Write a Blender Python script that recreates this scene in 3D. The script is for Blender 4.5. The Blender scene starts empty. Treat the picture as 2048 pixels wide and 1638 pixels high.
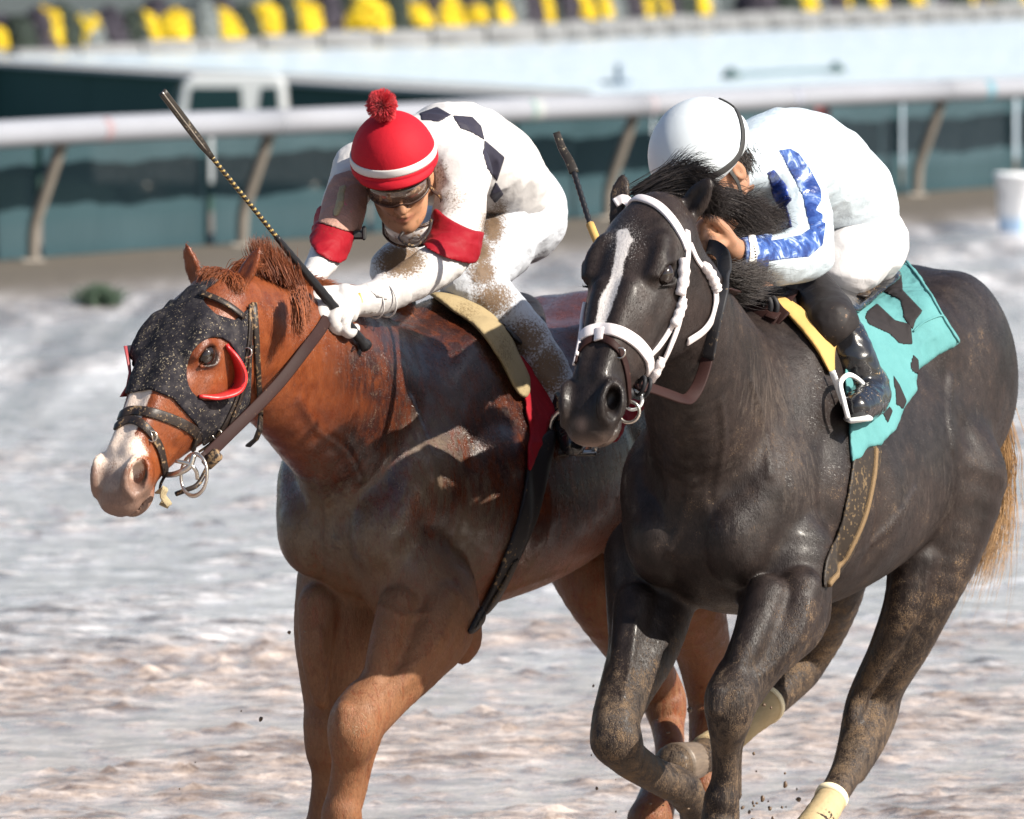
import bpy, math, random
import numpy as np
from mathutils import Vector, Matrix

sc = bpy.context.scene
col = sc.collection
rng = np.random.default_rng(7)
random.seed(7)

# ------------------------------------------------------------------ camera, sky, sun, exposure
F_PX, CAM_H, PITCH = 17067.0, 2.57, math.atan((819 + 163) / 17067.0)
cam_d = bpy.data.cameras.new('camera')
cam = bpy.data.objects.new('camera', cam_d)
col.objects.link(cam)
cam.location = (0, 0, CAM_H)
cam.rotation_euler = (math.pi / 2 - PITCH, 0, 0)
cam_d.sensor_width = 36.0
cam_d.lens = 300.0
cam_d.clip_start, cam_d.clip_end = 0.5, 3000.0
cam_d.dof.use_dof = True
cam_d.dof.focus_distance = 21.0
cam_d.dof.aperture_fstop = 7.5
sc.camera = cam

SUN_AZ, SUN_EL = math.radians(117.0), math.radians(36.5)    # azimuth clockwise from +Y (away from the camera)
SUN_DIR = np.array([math.sin(SUN_AZ) * math.cos(SUN_EL), math.cos(SUN_AZ) * math.cos(SUN_EL), math.sin(SUN_EL)])
world = bpy.data.worlds.new('World')
sc.world = world
world.use_nodes = True
wn = world.node_tree
wn.nodes.clear()
sky = wn.nodes.new('ShaderNodeTexSky')
sky.sky_type = 'NISHITA'
sky.sun_disc = False
sky.sun_elevation = SUN_EL
sky.sun_rotation = SUN_AZ
sky.air_density, sky.dust_density, sky.ozone_density = 1.0, 1.5, 1.0
bg = wn.nodes.new('ShaderNodeBackground')
bg.inputs[1].default_value = 0.08
wo = wn.nodes.new('ShaderNodeOutputWorld')
wn.links.new(sky.outputs[0], bg.inputs[0])
wn.links.new(bg.outputs[0], wo.inputs[0])
sun_d = bpy.data.lights.new('sun', 'SUN')
sun_d.energy = 5.0
sun_d.angle = math.radians(0.5)
sun_d.color = (1.0, 0.93, 0.82)
sun = bpy.data.objects.new('sun', sun_d)
col.objects.link(sun)
sun.location = (10, -5, 20)
sun.rotation_euler = Vector(SUN_DIR).to_track_quat('Z', 'Y').to_euler()
sc.view_settings.view_transform = 'Standard'
sc.view_settings.look = 'None'
sc.view_settings.exposure = 1.0
sc.view_settings.gamma = 1.0
sc.view_settings.use_curve_mapping = False

# ------------------------------------------------------------------ from photograph measurements to places in the world (metres)
cp, sp = math.cos(PITCH), math.sin(PITCH)
def P(px, py, Y):
    """world point at ground distance Y that lies on the sight line through (px, py)"""
    rx, ry = (px - 1024) / F_PX, -(py - 819) / F_PX
    d = np.array([rx, cp + ry * sp, -sp + ry * cp])
    return np.array([0, 0, CAM_H]) + d * (Y / d[1])
def SC(Y):
    return F_PX / Y                 # pixels of the photograph per metre at distance Y
def unit(v):
    v = np.asarray(v, float)
    return v / np.linalg.norm(v)

# ------------------------------------------------------------------ numpy value noise
_T = np.random.default_rng(3).random((32, 32, 32)).astype(np.float32)
def vnoise(p, scale=1.0, seed=0):
    p = np.asarray(p, np.float32) * np.float32(scale) + np.float32(seed * 7.31 + 100.0)
    i = np.floor(p).astype(np.int32)
    f = p - i
    f = f * f * (3 - 2 * f)
    i0 = i & 31; i1 = (i + 1) & 31
    x0, y0, z0 = i0[..., 0], i0[..., 1], i0[..., 2]
    x1, y1, z1 = i1[..., 0], i1[..., 1], i1[..., 2]
    fx, fy, fz = f[..., 0], f[..., 1], f[..., 2]
    a = _T[x0, y0, z0] * (1 - fx) + _T[x1, y0, z0] * fx
    b = _T[x0, y1, z0] * (1 - fx) + _T[x1, y1, z0] * fx
    c = _T[x0, y0, z1] * (1 - fx) + _T[x1, y0, z1] * fx
    d = _T[x0, y1, z1] * (1 - fx) + _T[x1, y1, z1] * fx
    return (a * (1 - fy) + b * fy) * (1 - fz) + (c * (1 - fy) + d * fy) * fz     # 0..1
def fbm(p, scale, oct=3, seed=0):
    s, a, t = 0, 0.5, 0
    for o in range(oct):
        s = s + a * vnoise(p, scale * 2 ** o, seed + o * 3); t += a; a *= 0.5
    return s / t

# ------------------------------------------------------------------ implicit modelling: primitives, smooth unions, surface nets
def smin(a, b, k):
    if k <= 0: return np.minimum(a, b)
    h = np.clip(0.5 + 0.5 * (b - a) / k, 0, 1)
    return b * (1 - h) + a * h - k * h * (1 - h)
def smax(a, b, k):
    return -smin(-a, -b, k)

class Cone:
    """tapered capsule a..b, optionally squashed: f<1 thins it along axis n"""
    def __init__(s, a, b, r1, r2, n=None, f=1.0):
        s.n = None
        a = np.asarray(a, np.float32); b = np.asarray(b, np.float32)
        s.c = (a + b) / 2; s.R = float(np.linalg.norm(b - a) / 2 + max(r1, r2) * max(1, f))
        s.M = None
        if n is not None and f != 1.0:
            n = unit(n); s.M = (np.eye(3) + (1 / f - 1) * np.outer(n, n)).astype(np.float32)
            a = s.M @ a; b = s.M @ b
        s.a, s.ab, s.r1, s.dr = a, b - a, r1, r2 - r1
        s.rm = -1e9 if n is not None else (r1 + r2) / 2; s.l2 = max(float(s.ab @ s.ab), 1e-12); s.q = min(1.0, f) ** 0.5 if f < 1 else 1.0
    def d(s, X):
        if s.M is not None: X = X @ s.M.T
        pa = X - s.a
        t = np.clip((pa @ s.ab) / s.l2, 0, 1)
        e = pa - t[:, None] * s.ab
        return (np.sqrt(np.einsum('ij,ij->i', e, e)) - (s.r1 + t * s.dr)) * s.q
class Ell:
    """ellipsoid: centre, radii along three axes (rows of A)"""
    def __init__(s, c, r, A=None):
        s.c = np.asarray(c, np.float32); s.r = np.asarray(r, np.float32); s.R = float(max(r))
        A = np.eye(3) if A is None else np.asarray(A, float)
        s.M = (A / s.r[:, None]).astype(np.float32); s.M2 = (A / (s.r[:, None] ** 2)).astype(np.float32)
    def d(s, X):
        X = X - s.c
        a = X @ s.M.T; b = X @ s.M2.T
        k0 = np.sqrt(np.einsum('ij,ij->i', a, a)); k1 = np.sqrt(np.einsum('ij,ij->i', b, b)) + 1e-9
        return k0 * (k0 - 1) / k1
def catmull(tab, n):
    """smooth resampling of the rows of a table, n steps a span"""
    tab = np.asarray(tab, float); out = []
    e = np.vstack([2 * tab[0] - tab[1], tab, 2 * tab[-1] - tab[-2]])
    for i in range(1, len(e) - 2):
        p0, p1, p2, p3 = e[i - 1], e[i], e[i + 1], e[i + 2]
        for t in np.arange(n) / n:
            out.append(0.5 * (2 * p1 + (p2 - p0) * t + (2 * p0 - 5 * p1 + 4 * p2 - p3) * t * t + (3 * p1 - p0 - 3 * p2 + p3) * t ** 3))
    out.append(tab[-1])
    return np.array(out)
class Loft:
    """body along axis A[0] through stations (x, top, bottom, half width, egg, power) in the frame o, A (rows)"""
    def __init__(s, o, A, st, lo=None):
        st = np.asarray(st, float)
        if st[0, 0] > st[-1, 0]: st = st[::-1]
        t = catmull(st, 8)
        s.x = t[:, 0]; s.zc = (t[:, 1] + t[:, 2]) / 2; s.rz = np.maximum((t[:, 1] - t[:, 2]) / 2, 0.004); s.ry = np.maximum(t[:, 3], 0.004)
        s.e = t[:, 4]; s.n = t[:, 5]
        s.o = np.asarray(o, np.float32); s.A = np.asarray(A, np.float32)
        m = np.array([(s.x[0] + s.x[-1]) / 2, 0, s.zc.mean()])
        s.c = s.o + m @ s.A; s.R = float(np.hypot((s.x[-1] - s.x[0]) / 2, s.rz.max() + abs(s.zc - m[2]).max()) + s.ry.max() * 0.3)
    def d(s, X):
        q = (X - s.o) @ s.A.T
        if not hasattr(s, 'tab'):
            g = np.linspace(s.x[0], s.x[-1], 257)
            s.tab = np.stack([np.interp(g, s.x, v) for v in (s.zc, s.rz, s.ry, s.e, s.n)], 1).astype(np.float32)
            s.x0, s.dx = np.float32(s.x[0]), np.float32(256 / (s.x[-1] - s.x[0])); s.x1 = np.float32(s.x[-1])
        x = np.clip(q[:, 0], s.x0, s.x1)
        f = (x - s.x0) * s.dx; i = np.minimum(f.astype(np.int32), 255); f = (f - i)[:, None]
        t = s.tab[i] * (1 - f) + s.tab[i + 1] * f
        rz, ry, n = t[:, 1], t[:, 2], t[:, 4]
        v = (q[:, 2] - t[:, 0]) / rz
        u = np.abs(q[:, 1]) / (ry * np.clip(1 + t[:, 3] * np.clip(v, -1, 1), 0.25, 2))
        r = (u ** n + np.abs(v) ** n) ** (1 / n)
        m = np.minimum(ry, rz)
        d = (r - 1) * m * np.where(r < 1, np.float32(1), np.float32(0.9))
        ex = np.abs(q[:, 0] - x)
        return np.where(ex > 0, np.sqrt(np.maximum(d, 0) ** 2 + ex ** 2), d)
class Slab:
    """half space or box: |axis . (p - c)| < h for every (axis, h)"""
    def __init__(s, c, axes):
        s.c = np.asarray(c, np.float32); s.ax = [(unit(a).astype(np.float32), h) for a, h in axes]; s.R = 1e6
    def d(s, X):
        X = X - s.c; m = None
        for a, h in s.ax:
            v = np.abs(X @ a) - h
            m = v if m is None else np.maximum(m, v)
        return m
class Fn:
    def __init__(s, f, c=(0, 0, 0), R=1e6):
        s.f, s.c, s.R = f, np.asarray(c, np.float32), R
    def d(s, X): return s.f(X)

class Field:
    def __init__(s): s.ops = []
    def add(s, prims, k=0.02, op='u'):
        if not isinstance(prims, (list, tuple)): prims = [prims]
        s.ops.append((op, k, list(prims))); return s
    def u(s, prims, k=0.02): return s.add(prims, k, 'u')
    def sub(s, prims, k=0.01): return s.add(prims, k, 's')
    def inter(s, prims, k=0.0): return s.add(prims, k, 'i')
    def off(s, fn): s.ops.append(('o', 0, fn)); return s       # fn(X) is added near the surface to the distance
    def copy(s):
        f = Field(); f.ops = list(s.ops); return f
    def ev(s, X, pc=None, Rb=None):
        X = np.asarray(X, np.float32)
        d = np.full(len(X), 0.3, np.float32)
        for op, k, pr in s.ops:
            if op == 'o':
                k_ = np.abs(d) < 0.06
                if k_.any():
                    d = d.copy(); d[k_] += pr(X[k_])
                continue
            if pc is not None and op != 'i':
                key = id(pr)
                if key not in BND: BND[key] = (np.array([p.c for p in pr]), np.array([p.R for p in pr]), np.array([getattr(p, 'rm', -1e9) for p in pr]), pr)
                C, R, rm, _ = BND[key]
                e = np.sqrt(((C - pc) ** 2).sum(1)); low = e - R - Rb
                lim = k + 0.06
                if low.min() > lim: continue
                if len(pr) > 2: lim = min(lim, (e - rm + Rb).min())
                use = [pr[i] for i in np.nonzero(low <= lim)[0]]
            else: use = pr
            b = None
            for p in use:
                v = p.d(X)
                b = v if b is None else np.minimum(b, v)
            if b is None: continue
            if op == 'u': d = smin(d, b, k)
            elif op == 's': d = smax(d, -b, k)
            else: d = smax(d, b, k)
        return d
BND = {}

def chain(pts, n=5, axis=None, f=1.0):
    """rows (x, y, z, r): a smooth tapered limb as a list of cones"""
    n = min(n, 4)
    t = catmull(pts, n)
    return [Cone(t[i, :3], t[i + 1, :3], max(t[i, 3], .002), max(t[i + 1, 3], .002), axis, f) for i in range(len(t) - 1)]
def L(*rows):
    """photo rows (px, py, Y, radius in photo pixels) -> rows (x, y, z, r in metres)"""
    return np.array([list(P(a, b, Y)) + [r / SC(Y)] for a, b, Y, r in rows])

def nets(field, lo, hi, h, B=16, smooth=2):
    """surface nets of field(X)=0 in the box lo..hi with cell h"""
    lo = np.asarray(lo, float); N = np.ceil((np.asarray(hi, float) - lo) / h).astype(int) + 1
    nb = (N + B - 1) // B
    Rb = math.sqrt(3) * B / 2 * h
    def active(cells, size, R, pad):
        c = (lo + (cells * size + size / 2) * h).astype(np.float32); d = np.empty(len(c), np.float32)
        for i in range(0, len(c), 4096): d[i:i + 4096] = field.ev(c[i:i + 4096])
        return cells[np.abs(d) < R * 1.35 + pad]
    grid = lambda n: np.stack(np.meshgrid(*[np.arange(k) for k in n], indexing='ij'), -1).reshape(-1, 3)
    big = active(grid((nb + 3) // 4), B * 4, Rb * 4, .06)
    cs = (big[:, None] * 4 + grid((4, 4, 4))[None]).reshape(-1, 3)
    cs = cs[(cs < nb).all(1)]
    cs = active(cs, B, Rb, .02)
    cc = (lo + (cs * B + B / 2) * h).astype(np.float32)
    g = np.stack(np.meshgrid(*[np.arange(B + 1)] * 3, indexing='ij'), -1).reshape(-1, 3)
    NY, NZ = int(N[1] + B * 2), int(N[2] + B * 2)
    ids, vs, qs = [], [], []
    corners = [(a, b, c) for a in (0, 1) for b in (0, 1) for c in (0, 1)]
    edges = [(i, j) for i in range(8) for j in range(i + 1, 8) if sum(abs(corners[i][k] - corners[j][k]) for k in range(3)) == 1]
    def work(bc, pc):
        ids, vs, qs = [], [], []
        gi = g + bc * B
        D = field.ev((lo + gi * h).astype(np.float32), pc, Rb).reshape(B + 1, B + 1, B + 1)
        S = D < 0
        if S.all() or not S.any(): return ids, vs, qs
        cD = [D[a:a + B, b:b + B, c:c + B] for a, b, c in corners]
        cnt = sum((x < 0).astype(np.int8) for x in cD)
        ci = np.argwhere((cnt > 0) & (cnt < 8))
        if len(ci):
            dd = np.stack([x[ci[:, 0], ci[:, 1], ci[:, 2]] for x in cD], 1)
            acc = np.zeros((len(ci), 3)); n = np.zeros(len(ci))
            for i, j in edges:
                a, b = dd[:, i], dd[:, j]
                m = (a < 0) != (b < 0)
                t = np.where(m, a / np.where(m, a - b, 1), 0)
                p = np.array(corners[i]) + t[:, None] * (np.array(corners[j]) - np.array(corners[i]))
                acc += p * m[:, None]; n += m
            vs.append(lo + (ci + bc * B + acc / n[:, None]) * h)
            G = ci + bc * B + 1
            ids.append((G[:, 0] * NY + G[:, 1]) * NZ + G[:, 2])
        for ax in range(3):
            sl0 = [slice(0, B)] * 3; sl1 = [slice(0, B)] * 3; sl1[ax] = slice(1, B + 1)
            a, b = S[tuple(sl0)], S[tuple(sl1)]
            e = np.argwhere(a != b)
            if not len(e): continue
            flip = a[e[:, 0], e[:, 1], e[:, 2]]
            u, v = (ax + 1) % 3, (ax + 2) % 3
            G = e + bc * B + 1
            du = np.zeros(3, int); du[u] = 1; dv = np.zeros(3, int); dv[v] = 1
            q = np.stack([G - du - dv, G - dv, G, G - du], 1)
            q = (q[..., 0] * NY + q[..., 1]) * NZ + q[..., 2]
            q[~flip] = q[~flip][:, ::-1]
            qs.append(q)
        return ids, vs, qs
    for r_ in map(work, cs, cc):
        ids += r_[0]; vs += r_[1]; qs += r_[2]
    if not vs: return np.zeros((0, 3)), np.zeros((0, 4), int)
    ids = np.concatenate(ids); V = np.concatenate(vs); Q = np.concatenate(qs)
    o = np.argsort(ids); ids, V = ids[o], V[o]
    k = np.clip(np.searchsorted(ids, Q), 0, len(ids) - 1)
    Q = k[(ids[k] == Q).all(1)]
    for _ in range(smooth):
        a = np.concatenate([Q[:, i] for i in range(4)]); b = np.concatenate([Q[:, (i + 1) % 4] for i in range(4)])
        n = np.bincount(a, minlength=len(V)) + np.bincount(b, minlength=len(V))
        s = np.stack([np.bincount(a, V[b, c], len(V)) + np.bincount(b, V[a, c], len(V)) for c in range(3)], 1)
        V = V * 0.45 + 0.55 * s / np.maximum(n, 1)[:, None]
    return V, Q

# ------------------------------------------------------------------ objects
def mesh_obj(name, V, Fs, mat, parent=None, attrs=None, smooth=True, mats=None, fmat=None):
    """one mesh object; world coordinates, children keep them through their parent's place"""
    V = np.asarray(V, float)
    me = bpy.data.meshes.new(name)
    if isinstance(Fs, np.ndarray):
        k = Fs.shape[1]
        me.vertices.add(len(V)); me.loops.add(Fs.size); me.polygons.add(len(Fs))
        me.vertices.foreach_set('co', V.astype(np.float32).ravel())
        me.loops.foreach_set('vertex_index', Fs.astype(np.int32).ravel())
        me.polygons.foreach_set('loop_start', np.arange(0, Fs.size, k, dtype=np.int32))
        me.update(calc_edges=True)
    else:
        me.from_pydata([tuple(v) for v in V], [], [tuple(f) for f in Fs]); me.update()
    if smooth: me.polygons.foreach_set('use_smooth', np.ones(len(me.polygons), bool))
    for m in (mats or [mat]): me.materials.append(m)
    if fmat is not None: me.polygons.foreach_set('material_index', np.asarray(fmat, np.int32))
    for an, av in (attrs or {}).items():
        av = np.asarray(av, np.float32)
        if av.ndim == 1:
            at = me.attributes.new(an, 'FLOAT', 'POINT'); at.data.foreach_set('value', av)
        else:
            at = me.attributes.new(an, 'FLOAT_VECTOR', 'POINT'); at.data.foreach_set('vector', av.ravel())
    o = bpy.data.objects.new(name, me)
    col.objects.link(o)
    if parent is not None:
        o.parent = parent
        w = parent
        t = Vector((0, 0, 0))
        while w is not None: t += w.location; w = w.parent
        o.location = -t
    return o
def tag(o, label, cat, group=None):
    o['label'] = label; o['category'] = cat
    if group: o['group'] = group
    return o
def thing(name, label, cat, loc, group=None):
    o = bpy.data.objects.new(name, None); col.objects.link(o)
    o.location = tuple(loc); o.empty_display_size = 0.1
    return tag(o, label, cat, group)
def rebase(o):
    """move the origin of a single-mesh thing to the middle of its base"""
    me = o.data; n = len(me.vertices); c = np.empty(n * 3, np.float32); me.vertices.foreach_get('co', c); c = c.reshape(-1, 3)
    b = np.array([(c[:, 0].min() + c[:, 0].max()) / 2, (c[:, 1].min() + c[:, 1].max()) / 2, c[:, 2].min()])
    me.vertices.foreach_set('co', (c - b).astype(np.float32).ravel()); me.update()
    o.location = tuple(b); return o
def tube(pts, r, seg=10, closed=False, flat=None, cap=True):
    """sweep of a circle (or a flat strap: flat=(w, t, normal hints)) along points -> V, F"""
    pts = np.asarray(pts, float); n = len(pts); r = np.broadcast_to(np.asarray(r, float), (n,))
    T = np.gradient(pts, axis=0) if not closed else (np.roll(pts, -1, 0) - np.roll(pts, 1, 0))
    T /= np.linalg.norm(T, axis=1)[:, None] + 1e-12
    V = []
    up = np.array([0, 0, 1.0]) if abs(T[0][2]) < 0.9 else np.array([1.0, 0, 0])
    N = unit(np.cross(T[0], up))
    for i in range(n):
        if flat is not None:
            hint = flat[2] if np.ndim(flat[2]) == 1 else flat[2][i]
            N = unit(hint - T[i] * (hint @ T[i])); W = np.cross(T[i], N)
            sec = [(-.5, -.32), (-.42, -.5), (.42, -.5), (.5, -.32), (.5, .32), (.42, .5), (-.42, .5), (-.5, .32)]
            w = flat[0] if np.ndim(flat[0]) == 0 else flat[0][i]
            for a, b in sec: V.append(pts[i] + W * a * w + N * b * flat[1])
        else:
            N = N - T[i] * (N @ T[i]); N = unit(N); W = np.cross(T[i], N)
            for k in range(seg):
                a = 2 * math.pi * k / seg
                V.append(pts[i] + r[i] * (math.cos(a) * N + math.sin(a) * W))
    seg = 8 if flat is not None else seg
    Fs = []
    for i in range(n if closed else n - 1):
        j = (i + 1) % n
        for k in range(seg):
            Fs.append((i * seg + k, i * seg + (k + 1) % seg, j * seg + (k + 1) % seg, j * seg + k))
    if cap and not closed:
        Fs.append(tuple(range(seg - 1, -1, -1))); Fs.append(tuple(range((n - 1) * seg, n * seg)))
    return np.array(V), Fs
def join(*vf):
    V, Fs, o = [], [], 0
    for v, f in vf:
        V.append(np.asarray(v, float)); Fs += [tuple(i + o for i in q) for q in f]; o += len(v)
    return np.concatenate(V), Fs
def box(c, s, R=None, bev=0.0):
    c = np.asarray(c, float); h = np.asarray(s, float) / 2
    if bev <= 0:
        v = np.array([[x, y, z] for x in (-1, 1) for y in (-1, 1) for z in (-1, 1)], float) * h
        f = [(0, 1, 3, 2), (4, 6, 7, 5), (0, 4, 5, 1), (2, 3, 7, 6), (0, 2, 6, 4), (1, 5, 7, 3)]
    else:
        b = min(bev, h.min() * .9); v = []; f = []
        for sx in (-1, 1):
            for sy in (-1, 1):
                for sz in (-1, 1):
                    p = np.array([sx, sy, sz])
                    for ax in range(3):
                        q = p * (h - b); q[ax] = p[ax] * h[ax]; v.append(q)
        v = np.array(v)
        idx = lambda sx, sy, sz, ax: (((sx > 0) * 2 + (sy > 0)) * 2 + (sz > 0)) * 3 + ax
        f += [tuple(idx(s, a, b2, 0) for a, b2 in ((-1, -1), (1, -1), (1, 1), (-1, 1))) for s in (-1, 1)]
        f += [tuple(idx(a, s, b2, 1) for a, b2 in ((-1, -1), (1, -1), (1, 1), (-1, 1))) for s in (-1, 1)]
        f += [tuple(idx(a, b2, s, 2) for a, b2 in ((-1, -1), (1, -1), (1, 1), (-1, 1))) for s in (-1, 1)]
        for a in (-1, 1):
            for b2 in (-1, 1):
                f.append((idx(a, b2, -1, 0), idx(a, b2, 1, 0), idx(a, b2, 1, 1), idx(a, b2, -1, 1)))
                f.append((idx(a, -1, b2, 0), idx(a, 1, b2, 0), idx(a, 1, b2, 2), idx(a, -1, b2, 2)))
                f.append((idx(-1, a, b2, 1), idx(1, a, b2, 1), idx(1, a, b2, 2), idx(-1, a, b2, 2)))
                for c2 in (-1, 1): f.append((idx(a, b2, c2, 0), idx(a, b2, c2, 1), idx(a, b2, c2, 2)))
    if R is not None: v = v @ np.asarray(R, float)
    return v + c, f
def fixn(o):
    import bmesh
    bm = bmesh.new(); bm.from_mesh(o.data); bmesh.ops.recalc_face_normals(bm, faces=bm.faces); bm.to_mesh(o.data); bm.free(); return o
def sphere(c, r, A=None, nu=16, nv=10):
    V = [(0, 0, 1)]
    for i in range(1, nv):
        a = math.pi * i / nv
        for j in range(nu):
            b = 2 * math.pi * j / nu; V.append((math.sin(a) * math.cos(b), math.sin(a) * math.sin(b), math.cos(a)))
    V.append((0, 0, -1)); Fs = []
    for j in range(nu): Fs.append((0, 1 + j, 1 + (j + 1) % nu))
    for i in range(nv - 2):
        for j in range(nu):
            a = 1 + i * nu; Fs.append((a + j, a + nu + j, a + nu + (j + 1) % nu, a + (j + 1) % nu))
    e = len(V) - 1
    for j in range(nu): Fs.append((e, 1 + (nv - 2) * nu + (j + 1) % nu, 1 + (nv - 2) * nu + j))
    V = np.array(V) * np.asarray(r)
    if A is not None: V = V @ np.asarray(A)
    return V + np.asarray(c), Fs

# ------------------------------------------------------------------ materials
class M:
    """a small helper round a node tree"""
    def __init__(s, name, **kw):
        s.m = bpy.data.materials.new(name); s.m.use_nodes = True; s.t = s.m.node_tree; s.t.nodes.clear()
        s.b = s.t.nodes.new('ShaderNodeBsdfPrincipled'); s.o = s.t.nodes.new('ShaderNodeOutputMaterial')
        s.t.links.new(s.b.outputs[0], s.o.inputs[0]); s.pos = None
        for k, v in kw.items(): s.set(k, v)
    IN = dict(col='Base Color', rough='Roughness', metal='Metallic', spec='Specular IOR Level', sheen='Sheen Weight', coat='Coat Weight', crough='Coat Roughness',
              sss='Subsurface Weight', alpha='Alpha', normal='Normal', trans='Transmission Weight', aniso='Anisotropic', tint='Sheen Tint', srough='Sheen Roughness', ior='IOR')
    def set(s, k, v):
        i = s.b.inputs[s.IN[k]]
        if isinstance(v, bpy.types.NodeSocket): s.t.links.new(v, i)
        elif isinstance(v, (tuple, list)) and len(v) == 3: i.default_value = (*v, 1)
        else: i.default_value = v
    def n(s, typ, ins=None, **props):
        nd = s.t.nodes.new(typ)
        for k, v in props.items(): setattr(nd, k, v)
        for k, v in (ins or {}).items():
            if isinstance(v, bpy.types.NodeSocket): s.t.links.new(v, nd.inputs[k])
            elif isinstance(v, (tuple, list)) and len(v) == 3 and nd.inputs[k].type == 'RGBA': nd.inputs[k].default_value = (*v, 1)
            else: nd.inputs[k].default_value = v
        return nd
    def P(s):
        if s.pos is None: s.pos = s.n('ShaderNodeNewGeometry').outputs['Position']
        return s.pos
    def attr(s, name, vec=False):
        return s.n('ShaderNodeAttribute', attribute_name=name).outputs['Vector' if vec else 'Fac']
    def map(s, scale=(1, 1, 1), rot=(0, 0, 0), vec=None, loc=(0, 0, 0)):
        return s.n('ShaderNodeMapping', {'Vector': vec or s.P(), 'Scale': scale, 'Rotation': rot, 'Location': loc}).outputs[0]
    def noise(s, scale, detail=3, rough=0.55, vec=None, dist=0.0):
        return s.n('ShaderNodeTexNoise', {'Vector': vec or s.P(), 'Scale': scale, 'Detail': detail, 'Roughness': rough, 'Distortion': dist}).outputs[0]
    def vor(s, scale, vec=None, feature='F1', out='Distance'):
        return s.n('ShaderNodeTexVoronoi', {'Vector': vec or s.P(), 'Scale': scale}, feature=feature).outputs[out]
    def ramp(s, v, a, b, ya=0.0, yb=1.0):
        return s.n('ShaderNodeMapRange', {0: v, 1: a, 2: b, 3: ya, 4: yb}, interpolation_type='SMOOTHSTEP').outputs[0]
    def math(s, op, a, b=0.0, c=0.0):
        return s.n('ShaderNodeMath', {0: a, 1: b, 2: c}, operation=op).outputs[0]
    def mix(s, f, a, b):
        nd = s.n('ShaderNodeMix', data_type='RGBA')
        for i, v in ((0, f), (6, a), (7, b)):
            if isinstance(v, bpy.types.NodeSocket): s.t.links.new(v, nd.inputs[i])
            elif isinstance(v, (tuple, list)): nd.inputs[i].default_value = (*v, 1) if len(v) == 3 else v
            else: nd.inputs[i].default_value = v
        return nd.outputs[2]
    def xyz(s, vec=None):
        nd = s.n('ShaderNodeSeparateXYZ', {0: vec or s.P()}); return nd.outputs[0], nd.outputs[1], nd.outputs[2]
    def bump(s, h, strength=0.5, dist=0.01, normal=None):
        ins = {'Height': h, 'Strength': strength, 'Distance': dist}
        if normal is not None: ins['Normal'] = normal
        return s.n('ShaderNodeBump', ins).outputs[0]
def plain(name, c, rough=0.5, var=0.15, scale=30, bump=0.0, dirt=None, **kw):
    """a material with uneven colour, fine relief and, if asked, mud specks"""
    m = M(name, rough=rough, **kw)
    n = m.noise(scale, 4)
    c1 = tuple(x * (1 - var) for x in c); c2 = tuple(min(1, x * (1 + var)) for x in c)
    cc = m.mix(n, c1, c2)
    if dirt:
        amt, size, dc = dirt
        v = m.noise(size, 5, 0.7); w = m.noise(size * 0.12, 2)
        k = m.ramp(m.math('ADD', v, m.math('MULTIPLY', w, 0.35)), 0.93 - amt * 0.4, 1.0 - amt * 0.4)
        cc = m.mix(k, cc, dc)
        m.set('rough', m.ramp(k, 0, 1, rough, 0.7))
    m.set('col', cc)
    if bump: m.set('normal', m.bump(m.noise(scale * 4, 4), bump, 0.004))
    return m.m
# ------------------------------------------------------------------ tools for fitting things on the modelled bodies
_f = np.array([0, cp, -sp]); _u = np.array([0, sp, cp])
def pix(X):
    v = np.asarray(X, np.float32) - np.array([0, 0, CAM_H], np.float32)
    z = v @ _f.astype(np.float32)
    return 1024 + F_PX * v[:, 0] / z, 819 - F_PX * (v @ _u.astype(np.float32)) / z
def polysd(px, py, poly):
    poly = np.asarray(poly, np.float32); d = np.full(px.shape, 1e9, np.float32); s = np.ones(px.shape, np.float32)
    n = len(poly)
    for i in range(n):
        a, b = poly[i], poly[i - 1]
        e = b - a; wx, wy = px - a[0], py - a[1]
        t = np.clip((wx * e[0] + wy * e[1]) / max(float(e @ e), 1e-9), 0, 1)
        d = np.minimum(d, (wx - e[0] * t) ** 2 + (wy - e[1] * t) ** 2)
        c1 = py >= a[1]; c2 = py < b[1]; c3 = e[0] * wy > e[1] * wx
        s = np.where((c1 & c2 & c3) | (~c1 & ~c2 & ~c3), -s, s)
    return s * np.sqrt(d)
class Poly:
    """prism of a sheet cut to an outline, between two distances"""
    def __init__(s, pts, y0=10.0, y1=40.0, round_=0):
        s.p = catmull(np.vstack([pts, pts[:1]]), round_)[:-1] if round_ else np.asarray(pts, float)
        s.y0, s.y1, s.c, s.R = y0, y1, np.zeros(3, np.float32), 1e6
    def d(s, X):
        px, py = pix(X)
        d = polysd(px, py, s.p) * X[:, 1] / F_PX
        return np.maximum(d, np.maximum(s.y0 - X[:, 1], X[:, 1] - s.y1))
class Half:
    def __init__(s, p, n): s.p = np.asarray(p, np.float32); s.n = unit(n).astype(np.float32); s.c = s.p; s.R = 1e6
    def d(s, X): return (X - s.p) @ s.n
_hy = np.arange(19.6, 23.6, 0.045)
def hit(F, px, py, default=None):
    """distance at which the sight line through (px, py) meets a body"""
    a, b = P(px, py, 1.0), P(px, py, 2.0)
    d = F.ev(a + (b - a) * (_hy[:, None] - 1.0))
    k = np.argmax(d < 0)
    if d[k] >= 0:
        m = np.argmin(d)
        if d[m] > .03: return _hy[m] if default is None else default
        k = m
    y = np.linspace(_hy[max(k - 1, 0)], _hy[min(k + (d[k] >= 0), len(_hy) - 1)], 14)
    e = F.ev(a + (b - a) * (y[:, None] - 1.0)); q = np.argmax(e < 0)
    if e[q] >= 0: return y[np.argmin(e)] if default is None else default
    return y[q] - (y[1] - y[0]) * (0 - e[q]) / max(e[max(q - 1, 0)] - e[q], 1e-6)
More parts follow.
